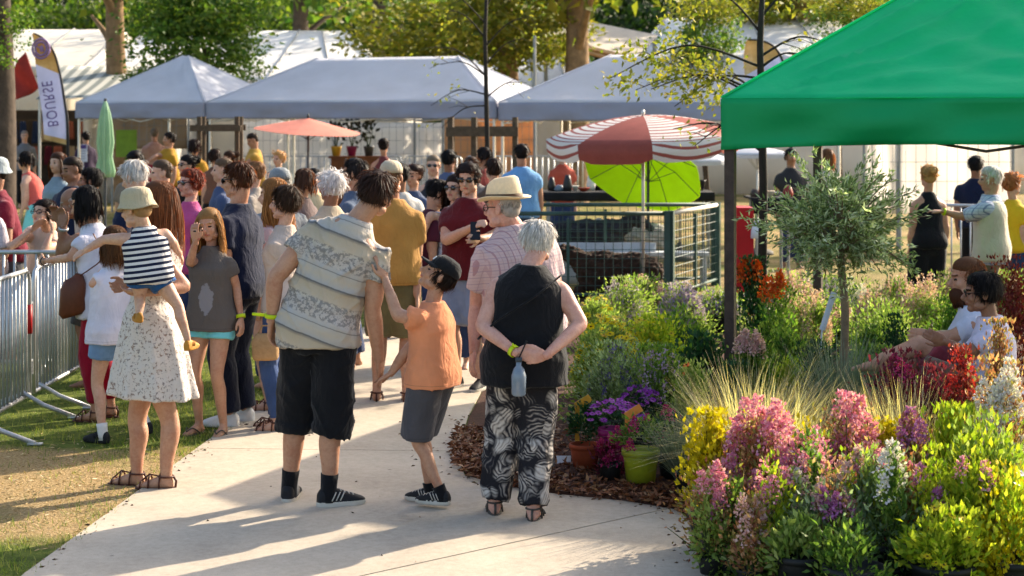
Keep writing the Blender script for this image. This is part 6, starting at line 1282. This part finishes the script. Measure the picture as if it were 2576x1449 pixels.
for i in range(60):
    a = random.uniform(-1.3, 1.3); p0 = np.array((math.sin(a)*.055, .035+math.cos(a)*.055, -.08-random.random()*.04)); mb.tube([hp(*p0), hp(*(p0*1.04-np.array((0, 0, .03)))), hp(*(p0*1.02-np.array((0, 0, .06))))], [.009, .008, .002], 5)
mb.build('beard', hairmat('#4a2a16'), p45.root, True)
p46 = person('dark haired woman in a white top and glasses seated beside the bearded man', 2505, 9.9, h=1.64, hd=70, sex='f', hipz=.44, lean=8, tone='brown', hair=('short', '#17120f'), headc=('p', 2468, 735, 0), neck=('p', 2490, 800, 0), head=(12, -4, 0), armL=(('p', 2440, 890, -.1), ('p', 2380, 860, -.1)), legL=(('p', 2345, 930, -.1), ('p', 2330, 1120, -.1), 0), legR=(('p', 2350, 930, .1), ('p', 2335, 1110, .1), 0), shirt=dict(mat=cloth('#cdc6d6', trans=.1), sleeve=.6, ease=.03, loose=.6), bottom=dict(mat=cloth('#5a4638'), ln=1.6, name='trousers')); eyeglasses(p46)
root = empty('bench', (W(2480, 900, 10.15)[0], 10.15, 0), 'low wooden bench under the seated couple', 'bench')
for y in (-.3, -.1, .1, .3): m = MB(); m.box((.1, y, .335), (.5, .17, .04)); m.build('plank', pm('bench_wood', '#8a6444', var=.35, rough=.8), root)
for y in (-.3, .3): m = MB(); m.box((.1, y, .157), (.4, .06, .314)); m.build('leg', pm('bench_wood', '#8a6444'), root)
# --- things they carry
p = W(185, 735, 11.75); root = empty('handbag', (p[0], p[1], p[2]-.16), 'brown leather shoulder bag hanging at the barrier side of the red trousers', 'bag'); m = MB(); m.rings([ering((0, 0, z), (a_, 0, .02), (0, b_, 0), 18, 3) for z, a_, b_ in ((0, .07, .05), (.03, .095, .07), (.2, .085, .06), (.26, .06, .04), (.27, .02, .01))]); bb = m.build('bag_body', pm('bag_brown', '#5f321c', var=.35, rough=.5), root, True)
o = np.array((p[0], p[1], p[2]-.16)); s0 = w3.arms[-1][0]+w3.base-o; m = MB(); m.tube(catmull([(0, 0, .25), np.array(W(222, 680, 11.7))-o, np.array(W(258, 645, 11.66))-o, s0+np.array((.08, -.06, .05))], 6), .010, 6, flat=.4); m.build('strap', pm('bag_brown', '#5f321c'), bb, True)
p = W(668, 905, 11.3); root = empty('paper_bag', (p[0], p[1], p[2]), 'crumpled tan paper bag beside the tall man\'s hand', 'bag'); m = MB(); m.rings([ering((0, 0, z), (a_, .01, 0), (0, b_, 0), 16, 3) for z, a_, b_ in ((0, .075, .05), (.02, .085, .055), (.12, .09, .05), (.17, .06, .02))]); m.build('bag_body', pm('paper_tan', '#a8845a', var=.3, rough=.9, bump=.8, bscale=25), root, True); m = MB(); m.tube([(-.05, 0, .165), (-.02, 0, .22), (.04, 0, .22), (.05, 0, .165)], .006, 5); m.build('handle', pm('paper_tan', '#a8845a'), root)
p = W(1305, 945, 8.68); root = empty('water_bottle', (p[0], p[1], p[2]-.1), 'small grey blue bottle dangling from the clasped hands', 'bottle'); m = MB(); m.lathe([(.028, 0), (.036, .01), (.037, .1), (.026, .135), (.014, .15), (.014, .17)], n=18); m.build('bottle_body', pm('bottle_grey', '#6f7c8a', var=.2, rough=.25, spec=.6), root, True); m = MB(); m.lathe([(.017, .17), (.017, .19), (.005, .19)], n=14); m.build('cap', pm('bottle_cap', '#3c444c'), root, True); m = MB(); m.tube([(0, 0, .185), (.02, -.01, .23), (.04, .02, .27)], .004, 5); m.build('loop', BLACK, root)
p = np.array(maroon.base)+(maroon.arms[1][2]+maroon.arms[-1][2])/2; m = MB(); m.box((0, 0, 0), (.075, .012, .15), rot=Matrix.Rotation(R(-35), 3, 'X')); o = m.build('smartphone', pm('phone_black', '#1a1b1e', rough=.2)); o.location = (p[0], p[1]-.08, p[2]+.02); tag(o, 'dark phone held by the man in maroon', 'phone')
run_jobs()
# ================================================================== FLOWER BED
def dome(n, w, h, r, clumps=9, z0=.15):
    a = r.uniform(0, 6.28, clumps); el = r.uniform(.05, 1, clumps)
    cc = np.stack([np.cos(a)*np.sqrt(1-el*el)*w*.34, np.sin(a)*np.sqrt(1-el*el)*w*.34, z0*h+el*h*(.72-z0*.6)], 1)
    i = r.integers(0, clumps, n); P = cc[i]+r.normal(size=(n, 3))*np.array((w*.11, w*.11, h*.125))*r.uniform(.5, 1.6, clumps)[i][:, None]
    P[:, 2] = np.clip(P[:, 2], .02, h); D = P-np.array((0, 0, h*.25)); D /= np.linalg.norm(D, axis=1, keepdims=True)+1e-6
    return P, D
def shell(n, w, h, r, zmin=.45):
    a = r.uniform(0, 6.28, n); el = r.uniform(zmin, 1, n)
    return np.stack([np.cos(a)*np.sqrt(1-(el*.97)**2)*w*.48, np.sin(a)*np.sqrt(1-(el*.97)**2)*w*.48, el*h*.97], 1)
def stems(root, pts, r, r0=.004, mat=None, z0=0):
    m = MB()
    for p in pts: b = np.array((p[0]*.15+r.normal(0, .01), p[1]*.15+r.normal(0, .01), z0)); m.tube([b, (b+p)/2+np.array((p[0]*.1, p[1]*.1, 0)), p], [r0, r0*.8, r0*.4], 5)
    m.build('stem', mat or pm('stem_green', '#3c4a22'), root)
def fol(root, P, D, ll, lw, mat, r, bend=.28, name='foliage'):
    v, q = leaves(P, D, ll*r.uniform(.65, 1.3, len(P)), lw*r.uniform(.8, 1.2, len(P)), r, bend); o = mk(name, np_mesh(name, v, q), mat, root); o['kind'] = 'stuff'; return o
def panicle(root, cens, r, n, w, h, pl, mat, name='blossom'):
    vs = []; qs = []; nn = 0
    for c in cens:
        m = int(n*r.uniform(.7, 1.3)); t = r.random(m); rad_ = (1-t*.75)*np.sqrt(r.random(m)); a = r.uniform(0, 6.28, m); s_ = r.uniform(.75, 1.25)
        P = c+np.stack([np.cos(a)*rad_*w*s_, np.sin(a)*rad_*w*s_, (t-.45)*h*s_], 1); D = (P-c)/np.array((w, w, h))+rand_dirs(m, r)*.7+np.array((0, 0, .2)); v, q = leaves(P, D, pl*r.uniform(.7, 1.3, m), pl*.46, r, .35, .8); vs.append(v); qs.append(q+nn); nn += len(v)
    o = mk(name, np_mesh(name, np.concatenate(vs), np.concatenate(qs)), mat, root); o['kind'] = 'stuff'
def daisies(root, cens, r, rad_, mat, cmat, petals=9, name='blossom'):
    vs = []; mi = []; nn = 0; qs = []
    for c in cens:
        nrm = unit(np.array((r.normal(0, .35), r.normal(-.3, .35), 1.0))); u = unit(np.cross(nrm, (1, .3, 0))); w_ = np.cross(nrm, u); a = np.arange(petals)*6.283/petals+r.random(); rr = rad_*r.uniform(.75, 1.2)
        D = np.outer(np.cos(a), u)+np.outer(np.sin(a), w_)+nrm*.15; S = np.cross(D, nrm); P = np.repeat(c[None], petals, 0)
        v = np.stack([P, P+D*rr*.6+S*rr*.24, P+D*rr, P+D*rr*.6-S*rr*.24], 1).reshape(-1, 3); vs.append(v); qs.append(np.arange(petals*4).reshape(-1, 4)+nn); mi += [0]*petals; nn += petals*4
        k = rr*.26; v = np.array([c+nrm*.004+u*k, c+nrm*.004+w_*k, c+nrm*.004-u*k, c+nrm*.004-w_*k]); vs.append(v); qs.append(np.arange(4).reshape(1, 4)+nn); mi.append(1); nn += 4
    o = mk(name, np_mesh(name, np.concatenate(vs), np.concatenate(qs), False, np.array(mi)), [mat, cmat], root); o['kind'] = 'stuff'
def spikes(root, cens, r, n, hgt, pl, mat, name='flower_spike'):
    P = np.repeat(cens, n, 0)+np.stack([r.normal(0, .007, len(cens)*n), r.normal(0, .007, len(cens)*n), -r.random(len(cens)*n)*hgt], 1); v, q = leaves(P, rand_dirs(len(P), r)+np.array((0, 0, .5)), pl, pl*.4, r); o = mk(name, np_mesh(name, v, q), mat, root); o['kind'] = 'stuff'
LF = {'gold': leaf('leaf_gold', ['#b09a08', '#d8c01c', '#c8b010', '#94860c', '#e2ce38'], .4, tboost=1.15), 'bronze': leaf('leaf_bronze', ['#6a3c2c', '#9a6048', '#b88468', '#7a5a34', '#7c7a3c', '#c89a78', '#5f6a2c'], .42), 'silver': leaf('leaf_silver', ['#6a7c58', '#879a74', '#a2b08e', '#5c6e48', '#7c9058'], .42, tboost=1.35),
      'lime': leaf('leaf_lime', ['#7a9420', '#a2b02c', '#c2c038', '#648422', '#d8cc44'], .48, tboost=1.3), 'green': leaf('leaf_mid', ['#36501f', '#4e6c2c', '#688238', '#849444', '#425c26'], .45), 'deep': leaf('leaf_deep', ['#16301a', '#1f4022', '#2b5028', '#254428'], .25), 'pale': leaf('leaf_pale', ['#6a8238', '#8a9e4c', '#a4b060', '#5a7430', '#b8bc78'], .42, tboost=1.3),
      'purple': leaf('leaf_purple', ['#3a1020', '#5c1c30', '#7a2a3c', '#481828'], .35), 'red': leaf('leaf_red', ['#4a1418', '#6e1f22', '#8a3430', '#58241f', '#a05a48'], .35), 'straw': leaf('leaf_stipa', ['#d8bc84', '#ecd8a8', '#f6e8c4', '#c8ac74', '#e4cc98'], .5, tboost=1.15), 'bluegrass': leaf('leaf_bluegrass', ['#5c6a58', '#74806c', '#8a947c', '#4c5a48'], .3, tboost=1.1), 'olive': leaf('leaf_olive', ['#5e7048', '#849660', '#aab88c', '#d0d6b8', '#748658', '#4e6034'], .38, tboost=1.4)}
FL = {'pink': leaf('petal_pink', ['#dc80a8', '#e89cbc', '#d06898', '#f0b6cc', '#c45c8c', '#f4ccd8'], .42, tboost=1.15), 'mauve': leaf('petal_mauve', ['#c070b0', '#d48cc4', '#b05a9c', '#e0a6d0'], .35, tboost=1.15), 'white': leaf('petal_white', ['#e8e0e4', '#f2ecee', '#d8c8d4', '#f0e8e0'], .35, tboost=1.0), 'red': leaf('petal_red', ['#c42a2a', '#d84a44', '#b01c2c', '#e06a58'], .35, tboost=1.2), 'orange': leaf('petal_orange', ['#d8501c', '#e87028', '#c83c18', '#f08c3c'], .4, tboost=1.2),
      'yellow': leaf('petal_yellow', ['#e0c018', '#f0d428', '#d0ae10'], .4, tboost=1.15), 'lilac': leaf('petal_lilac', ['#a48ab8', '#b8a2c8', '#c8b4cc', '#9a80ac'], .35, tboost=1.1), 'violet': leaf('petal_violet', ['#8a2a9c', '#a040b0', '#74208a', '#b85ac0'], .35, tboost=1.2), 'blush': leaf('petal_blush', ['#d8a8a8', '#e4bcb8', '#c89498', '#ecd0c8'], .35, tboost=1.1), 'magenta': leaf('petal_magenta', ['#a01c60', '#b83074', '#8a1450', '#c84a88'], .35, tboost=1.2), 'indigo': leaf('petal_indigo', ['#5a5484', '#6c6694', '#4c4674'], .3)}
DARKC = pm('flower_centre', '#4a2c14', rough=.9); POTB = pm('pot_black', '#1b1b1c', var=.2, rough=.6); POTT = pm('pot_terracotta', '#9c4a2c', var=.25, rough=.85)
def pot(root, r0, h, mat, name='pot'): m = MB(); m.lathe([(r0*.78, .002), (r0*.97, h*.8), (r0*.97, h*.82), (r0*1.06, h*.82), (r0*1.06, h), (r0*.95, h), (r0*.92, h*.85)], n=22); return m.build(name, mat, root, True)
def plant(kind, label, x, ytop, wpx, d, seed, cat='plant', group=None, **kw):
    r = np.random.default_rng(seed); top = W(x, ytop, d); w = wpx*d/F; h = max(.15, top[2]-.02); root = empty(kw.get('name', 'flowering_plant'), (top[0], d, .03), label, cat, group); q = 1.0
    k = kind.split('+'); den = kw.get('den', 1.0)
    ps = kw.get('pot', POTB)
    if ps is not None: pot(root, min(.14, w*.33), kw.get('poth', .16), ps)
    for s_ in k:
        sp_ = s_.split(':')
        if sp_[0] == 'bush':     # bush:mat:leaflen
            ll = float(sp_[2]); n = int(min(4200, 420*den*(w*h)/(ll*ll)*.032+220)); P, D = dome(n, w, h, r, kw.get('clumps', 11)); D = D+rand_dirs(n, r)*.75+np.array((0, 0, kw.get('upr', .25))); fol(root, P, D, ll, ll*float(sp_[3] if len(sp_) > 3 else .3), LF[sp_[1]], r); stems(root, P[r.integers(0, n, 12)], r)
        elif sp_[0] == 'grass':  # grass:mat:droop
            n = int(kw.get('n', 700)); a = r.uniform(0, 6.28, n); rad_ = np.sqrt(r.random(n)); P = np.stack([np.cos(a)*rad_*w*.16, np.sin(a)*rad_*w*.16, np.full(n, .02)], 1); sp2 = kw.get('spread', .5); D = np.stack([np.cos(a)*rad_*sp2, np.sin(a)*rad_*sp2, np.ones(n)], 1)+r.normal(0, .08, (n, 3)); dr = float(sp_[2])
            v, qd = blades(P, D, h*r.uniform(.65, 1.15, n), kw.get('bw', .0035), dr*r.uniform(.3, 1.4, n), r, 5); o = mk('blade_tuft', np_mesh('blade_tuft', v, qd), LF[sp_[1]], root); o['kind'] = 'stuff'
        elif sp_[0] == 'pan':    # pan:colour:count:petal
            n = int(sp_[2]); c = shell(n, w*.95, h*1.0, r, kw.get('zmin', .55)); pw = kw.get('pw', .05); panicle(root, c, r, kw.get('pn', 85), pw, pw*2.2, float(sp_[3]), FL[sp_[1]])
        elif sp_[0] == 'daisy':
            n = int(sp_[2]); c = shell(n, w, h*1.03, r, .4); daisies(root, c, r, float(sp_[3]), FL[sp_[1]], DARKC)
        elif sp_[0] == 'spike':
            n = int(sp_[2]); c = shell(n, w, h*1.05, r, .6); c[:, 2] *= r.uniform(.85, 1.08, n); spikes(root, c, r, 26, h*.28, float(sp_[3]), FL[sp_[1]]); stems(root, c[:40], r, .002)
    return root
PL = [
 ('bush:gold:0.032:.36', 'golden yellow leaved shrub at the path corner', 1785, 1045, 165, 8.35, {}), ('bush:gold:0.030:.36', 'golden shrub tucked between two pink flowering plants', 2040, 1062, 120, 8.5, {}), ('bush:gold:0.030:.36', 'golden shrub in front of the right pale grass', 2235, 1062, 140, 8.55, {}),
 ('bush:bronze:0.032:.24+pan:pink:30:.018', 'pink panicle shrub with bronze leaves right of the golden shrub', 1915, 1040, 240, 8.15, dict(pw=.07, pn=170, zmin=.3)), ('bush:bronze:0.029:.2', 'dark bronze leaved bush overhanging the path edge', 1835, 1165, 250, 7.95, dict(den=.9)),
 ('bush:bronze:0.029:.24+pan:pink:16:.018', 'tall pink panicle plant before the slim trunk', 2140, 1020, 170, 8.3, dict(pw=.065, pn=160, zmin=.6)), ('bush:green:0.032:.24+pan:pink:24:.017', 'low pink blossom plant in the middle of the front row', 2030, 1110, 210, 8.0, dict(pw=.06, pn=140, zmin=.35)), ('bush:bronze:0.029:.24+pan:mauve:8:.016+spike:indigo:8:.012', 'mauve panicle plant with dark violet spikes', 2300, 1055, 140, 8.3, dict(pw=.06, pn=140, zmin=.5)),
 ('bush:silver:0.040:.2', 'large silvery grey-green bush with scattered pink at the bottom', 2215, 1150, 300, 7.75, dict(den=1.0, clumps=22)), ('bush:silver:0.036:.22+pan:blush:14:.014', 'silvery bush with small blush blossoms left of the large one', 2075, 1200, 220, 7.65, dict(den=.9, pw=.03)),
 ('bush:lime:0.046:.2+bush:pale:0.036:.24', 'tall lime green shrub at the right edge', 2480, 1060, 230, 7.85, dict(den=.62, upr=.7, clumps=16)), ('bush:lime:0.042:.2+bush:gold:0.03:.3+daisy:white:8:.02', 'lime shrub with white daisies in the bottom right corner', 2535, 1190, 240, 7.45, dict(den=.62, upr=.7)), ('bush:lime:0.047:.22', 'lime shrub between mauve panicles and white blossom', 2395, 1040, 150, 8.25, dict(den=1.4, upr=.9)),
 ('bush:lime:0.043:.24+pan:pink:4:.015', 'lime shrub carrying a few pink blossoms', 2440, 1150, 170, 7.6, dict(pw=.04, upr=.6, den=1.4)), ('bush:green:0.032:.25+pan:pink:3:.015', 'low clump with pink blossom at the path edge', 1880, 1335, 110, 7.75, dict(pw=.04, poth=.08)), ('bush:green:0.036:.22+pan:violet:1:.014', 'low green clump with violet blossom at the bottom', 1960, 1370, 120, 7.6, dict(pw=.04, poth=.08)),
 ('bush:pale:0.043:.25', 'pale green leafy clump at the bottom centre of the bed', 2010, 1300, 190, 7.5, dict(den=.9)), ('bush:green:0.036:.22', 'green bush below the large silvery one', 2150, 1330, 230, 7.3, dict(den=.9)), ('bush:lime:.040:.25+daisy:yellow:24:.022', 'lime bush with yellow flowers below the lime shrubs', 2370, 1290, 240, 7.35, dict(den=.9)),
 ('grass:straw:.62', 'arching golden feather grass left of the slim trunk', 1900, 868, 260, 9.25, dict(n=2400, spread=.36, bw=.003, name='ornamental_grass')), ('grass:straw:.5', 'golden feather grass right of the slim trunk', 2285, 915, 230, 9.0, dict(n=2000, spread=.36, bw=.003, name='ornamental_grass')), ('grass:straw:.6', 'small golden grass tuft at the slim trunk', 2175, 985, 110, 9.2, dict(n=800, spread=.25, bw=.003, name='ornamental_grass')), ('grass:straw:.6', 'narrow golden grass leaning right in front of the arching one', 1985, 940, 120, 9.0, dict(n=800, spread=.3, bw=.003, name='ornamental_grass')),
 ('grass:bluegrass:.6', 'grey green fine grass left of the golden feather grass', 1740, 985, 150, 9.45, dict(n=1300, spread=.4, bw=.003, name='ornamental_grass')), ('grass:bluegrass:.25', 'upright blue green grass behind the slim trunk', 2125, 840, 170, 10.3, dict(n=900, spread=.35, bw=.005, name='ornamental_grass')),
 ('bush:bronze:0.029:.25+pan:white:16:.017', 'white panicle plant at the right edge', 2515, 915, 160, 8.4, dict(pw=.062, pn=150, zmin=.5)), ('bush:red:0.029:.25+pan:red:12:.015', 'red panicle plant left of the white one', 2415, 880, 100, 8.7, dict(pw=.035, zmin=.6)), ('bush:purple:0.032:.25+pan:magenta:5:.014', 'wine red foliage plant in front of the seated couple', 2265, 895, 180, 9.4, dict(pw=.04)), ('bush:bronze:0.025:.25', 'upright russet plant in front of the seated woman', 2520, 815, 90, 9.1, dict(upr=.8)), ('bush:purple:0.032:.25', 'dark purple plant left of the wine red one', 2350, 930, 120, 9.1, {}),
 ('bush:silver:0.032:.22+spike:indigo:34:.018', 'grey green bush with violet spikes above the purple pot', 1570, 870, 240, 10.9, dict(den=.9)), ('bush:pale:0.036:.25+daisy:yellow:95:.034', 'yellow daisy bush left in the bed beside the woman in black', 1525, 800, 190, 11.7, {}), ('bush:lime:0.036:.28+daisy:yellow:70:.032', 'lime bush with yellow daisies behind the grey green one', 1640, 800, 190, 12.0, {}), ('bush:green:0.040:.25', 'green bush right of the yellow daisies', 1720, 780, 160, 12.8, {}), ('spike:lilac:150:.024+bush:pale:0.032:.18', 'lilac catmint clump below the pen corner', 1715, 722, 150, 15.0, {}), ('bush:pale:0.036:.2+spike:lilac:40:.02', 'feathery pale green plant in front of the dark sheep', 1565, 705, 170, 15.6, {}), ('bush:pale:0.036:.22+daisy:yellow:40:.03', 'pale bush with few yellow flowers at the left end of the bed', 1500, 745, 130, 14.0, {}),
 ('bush:deep:0.043:.3', 'dark green bush at the foot of the canopy post', 1770, 850, 130, 11.4, {}), ('bush:green:0.036:.22+pan:blush:20:.015', 'blush pink stonecrop in front of the canopy post', 1885, 838, 130, 11.0, dict(pw=.035, zmin=.8)), ('bush:deep:0.040:.24+pan:orange:12:.026', 'tall plant with orange red flowers beside the canopy post', 1885, 655, 110, 13.3, dict(pw=.06, zmin=.85, pn=60)), ('bush:green:0.040:.22+pan:orange:9:.026', 'leafy plant with orange flowers left of the round olive crown', 1950, 700, 110, 13.0, dict(pw=.05, zmin=.85, pn=60)), ('bush:green:0.040:.22', 'dark leafy clump below the orange flowers', 1975, 815, 150, 11.9, {}), ('bush:pale:0.029:.2+spike:blush:80:.022', 'airy pale pink flower cloud under the olive crown', 2030, 730, 160, 14.0, {}), ('bush:lime:0.036:.22', 'lime clump under the olive crown', 1990, 890, 110, 11.2, {}),
 ('bush:pale:0.036:.2', 'light green mound behind the slim trunk', 2215, 765, 190, 13.4, {}), ('bush:pale:0.029:.2+spike:blush:80:.022', 'pale pink flower cloud in front of the blonde woman', 2320, 690, 140, 14.4, {}), ('bush:pale:0.029:.2+spike:blush:70:.022', 'pale pink flower cloud right of the olive crown', 2200, 730, 130, 15.0, {}), ('bush:red:0.032:.26', 'crimson leaved shrub behind the seated couple', 2545, 655, 150, 11.9, dict(den=.9)), ('bush:green:0.036:.24', 'green bush right of the slim trunk', 2190, 830, 130, 11.8, {}), ('bush:deep:0.029:.26', 'dark plant in a red pot beside the bare feet', 2255, 800, 80, 11.4, dict(pot=pm('pot_red', '#7a1f22', rough=.5), poth=.2)), ('bush:deep:0.036:.24', 'dark bush between the golden grass and the post', 1830, 920, 140, 10.4, {}), ('bush:pale:0.032:.22+daisy:orange:2:.03', 'pale bush with a single orange flower', 1745, 915, 130, 10.2, {}), ('bush:green:0.036:.24', 'green bush behind the wine red plant', 2200, 880, 120, 10.6, {}), ('bush:green:0.036:.24+spike:lilac:40:.018', 'green bush with thin lilac spikes in mid bed', 1660, 880, 150, 10.7, {}), ('bush:green:0.036:.24', 'green bush behind the seated man', 2400, 760, 150, 12.6, {}), ('bush:green:0.036:.24+spike:blush:50:.02', 'loose pinkish bush at the far end of the bed', 2090, 745, 150, 15.5, {}), ('bush:green:0.036:.22', 'green bush at the far left end of the bed', 1480, 830, 110, 12.8, {}), ('bush:deep:0.036:.22', 'deep green bush behind the lime clump', 2060, 870, 120, 11.2, {}),
]
FILL = [(1990, 690, 'pale', 'blush'), (2060, 700, 'green', 'lilac'), (2130, 705, 'pale', 'white'), (2260, 700, 'green', 'blush'), (2390, 690, 'pale', 'blush'), (2450, 700, 'green', 'lilac'), (2520, 690, 'pale', 'blush'), (1810, 730, 'pale', 'lilac'), (1620, 700, 'green', 'blush')]
for i, (x, yt, lf, fl_) in enumerate(FILL): PL.append(('bush:%s:.04:.22+spike:%s:80:.022' % (lf, fl_), '%s flowered tall clump at the back of the bed, %s from the left' % (fl_, ordn[sorted(q[0] for q in FILL).index(x)]), x, yt, 160, 16.2+.25*(i % 3), {}))
rs_ = random.Random(5)
for i in range(16):
    x = 1790+i*50; fl_ = ('pink', 'mauve', 'blush', 'pink', 'white')[i % 5]; PL.append(('bush:%s:.032:.25+pan:%s:%d:.016' % (('pale', 'green', 'bronze', 'lime')[i % 4], fl_, rs_.randint(3, 6)), 'loose %s flowered spray in the front row, %s from the left' % (fl_, ordn[i]), x, 1095+rs_.randint(0, 170), 110, 7.55+rs_.random()*.3, dict(den=.35, pw=.042, pn=90, zmin=.6, poth=.08)))
for i, (kd, lab, x, yt, wp, d, kw) in enumerate(PL): plant(kd, lab, x, yt, wp, d, 100+i, **kw)
# pots at the corner of the bed
def potted(label, x, ybase, r_px, h, mat, parts, seed, tall, lay=0):
    g = G(x, ybase); d = g[1]; root = empty('potted_plant', (g[0], d, .03), label, 'plant'); r0 = r_px*d/F; m = MB(); pot(root, r0, h, mat); r = np.random.default_rng(seed)
    for (kd, mt, n, ll, w_, z0, z1) in parts:
        if kd == 'leaf': P, D = dome(n, w_, z1-z0, r, 8); P[:, 2] += z0; fol(root, P, D+rand_dirs(n, r)*.6, ll, ll*.3, LF[mt], r)
        elif kd == 'daisy': c = shell(n, w_, z1-z0, r, .3); c[:, 2] += z0; daisies(root, c, r, ll, FL[mt], DARKC, 12)
        elif kd == 'pan': c = shell(n, w_, z1-z0, r, .4); c[:, 2] += z0; panicle(root, c, r, 70, .03, .05, ll, FL[mt])
    return root
potted('magenta pot of purple asters under the grey green bush', 1545, 1195, 40, .24, pm('pot_magenta', '#8a1463', var=.15, rough=.4), [('leaf', 'deep', 240, .035, .3, .2, .36), ('daisy', 'violet', 85, .02, .36, .26, .40)], 1, 0)
potted('second pot of purple asters right behind the magenta one', 1610, 1150, 34, .2, POTB, [('leaf', 'deep', 200, .035, .3, .2, .36), ('daisy', 'violet', 50, .02, .28, .26, .40)], 2, 0)
potted('terracotta pot with a dark round plant', 1472, 1190, 38, .14, POTT, [('leaf', 'deep', 460, .03, .22, .12, .38)], 3, 0)
potted('lime green pot with small pink flowers in front of the bed', 1612, 1228, 46, .19, pm('pot_lime', '#9aa62a', var=.2, rough=.4), [('leaf', 'green', 320, .035, .34, .15, .36), ('pan', 'magenta', 9, .013, .34, .15, .36)], 4, 0)
potted('dark potted plant with dull pink flower heads right of the lime pot', 1690, 1215, 36, .14, POTB, [('leaf', 'deep', 380, .04, .3, .1, .34), ('pan', 'magenta', 6, .012, .28, .2, .38)], 5, 0)
potted('trailing magenta plant between terracotta and lime pots', 1535, 1222, 30, .1, POTB, [('leaf', 'purple', 260, .03, .2, .02, .22), ('pan', 'magenta', 16, .012, .2, .02, .24)], 6, 0)
for lab, x, yb, yt, d, col, lean in (('orange plant label stake standing in the lime pot', 1578, 1130, 1045, 9.75, '#d98a3c', .06), ('yellow plant label stake behind the terracotta pot', 1452, 1090, 1020, 10.2, '#c9982c', .04)):
    b = W(x, yb, d); t_ = W(x-4, yt, d); root = empty('label_stake', (b[0], d, max(.03, b[2]-.1)), lab, 'plant label'); hgt = t_[2]-root.location[2]; m = MB(); m.box((0, 0, hgt/2), (.026, .005, hgt)); st_ = m.build('stake', pm('stake_'+col.strip('#'), col, rough=.5), root)
    m = MB(); m.box((.035, -.002, hgt+.02), (.1, .006, .045), rot=Matrix.Rotation(R(-32), 3, 'Y')); m.build('tag', pm('stake_'+col.strip('#'), col), st_)
m = MB(); g = G(1418, 1182); m.box((g[0], g[1], .055), (.085, .01, .055), rot=Matrix.Rotation(R(-30), 3, 'X')); tag(m.build('price_card', pm('card_white', '#c9d2da', rough=.5)), 'small pale price card beside the terracotta pot', 'price card')
m = MB(); b, t_ = W(2068, 830, 11.6), W(2098, 735, 11.6); m.tube([tuple(b), tuple(t_)], .02, 4, flat=.25, flatdir=(0, 1, 0)); m.tube([(b[0]-.05, b[1], .03), tuple(b)], .006, 6); tag(m.build('row_marker', pm('card_white', '#c9d2da')), 'slanted white row marker left of the slim trunk', 'plant label')
# olive tree
def olive():
    d = 11.0; b = W(2128, 300, d); root = empty('olive_tree', (b[0], d, .03), 'round headed olive tree on a slim trunk', 'tree'); r = np.random.default_rng(77); tr = MB()
    P = [np.array((0, 0, .0)), np.array((-.015, 0, .4)), np.array((-.005, 0, .8)), np.array((-.03, 0, 1.1)), np.array((-.03, 0, 1.25))]; tr.tube(catmull(P, 5), list(np.linspace(.03, .022, 21)), 12)
    vs = []; ds = []; ls = []
    cen = np.array((-.04, 0, 1.37)); R_ = np.array((.50, .48, .43))
    for i in range(300):
        dn = rand_dirs(1, r)[0]; dn[2] = dn[2]*.95+.02; ln = r.uniform(.5, 1.16)*(1+.22*math.sin(dn[0]*6+dn[2]*5)); tip = cen+dn*R_*ln; start = np.array((-.03, 0, 1.1))+np.array((dn[0]*.08, dn[1]*.08, .1+.15*max(0, dn[2])))
        mid = (start+tip)/2+np.array((0, 0, .05)); path = catmull([start, mid, tip+np.array((0, 0, -.02))], 6); 
        if i % 3 == 0: tr.tube(path, list(np.linspace(.007, .002, len(path))), 5)
        for j in range(32):
            t = r.uniform(.36, 1.0); p = path[int(t*(len(path)-1))]+r.normal(0, .012, 3); tang = unit(path[-1]-path[-4]); dd = unit(tang*.8+rand_dirs(1, r)[0]*.85+np.array((.15, 0, .25))); vs.append(p); ds.append(dd); ls.append(r.uniform(.032, .06))
    tr.build('trunk', pm('olive_bark', '#7a6a52', var=.35, scale=18, rough=.9, bump=.8, bscale=50), root, True)
    v, q = leaves(np.array(vs), np.array(ds), np.array(ls), .0066, r, .3); o = mk('crown', np_mesh('crown', v, q), LF['olive'], root); o['kind'] = 'stuff'
    pot(root, .16, .26, POTB)
olive()
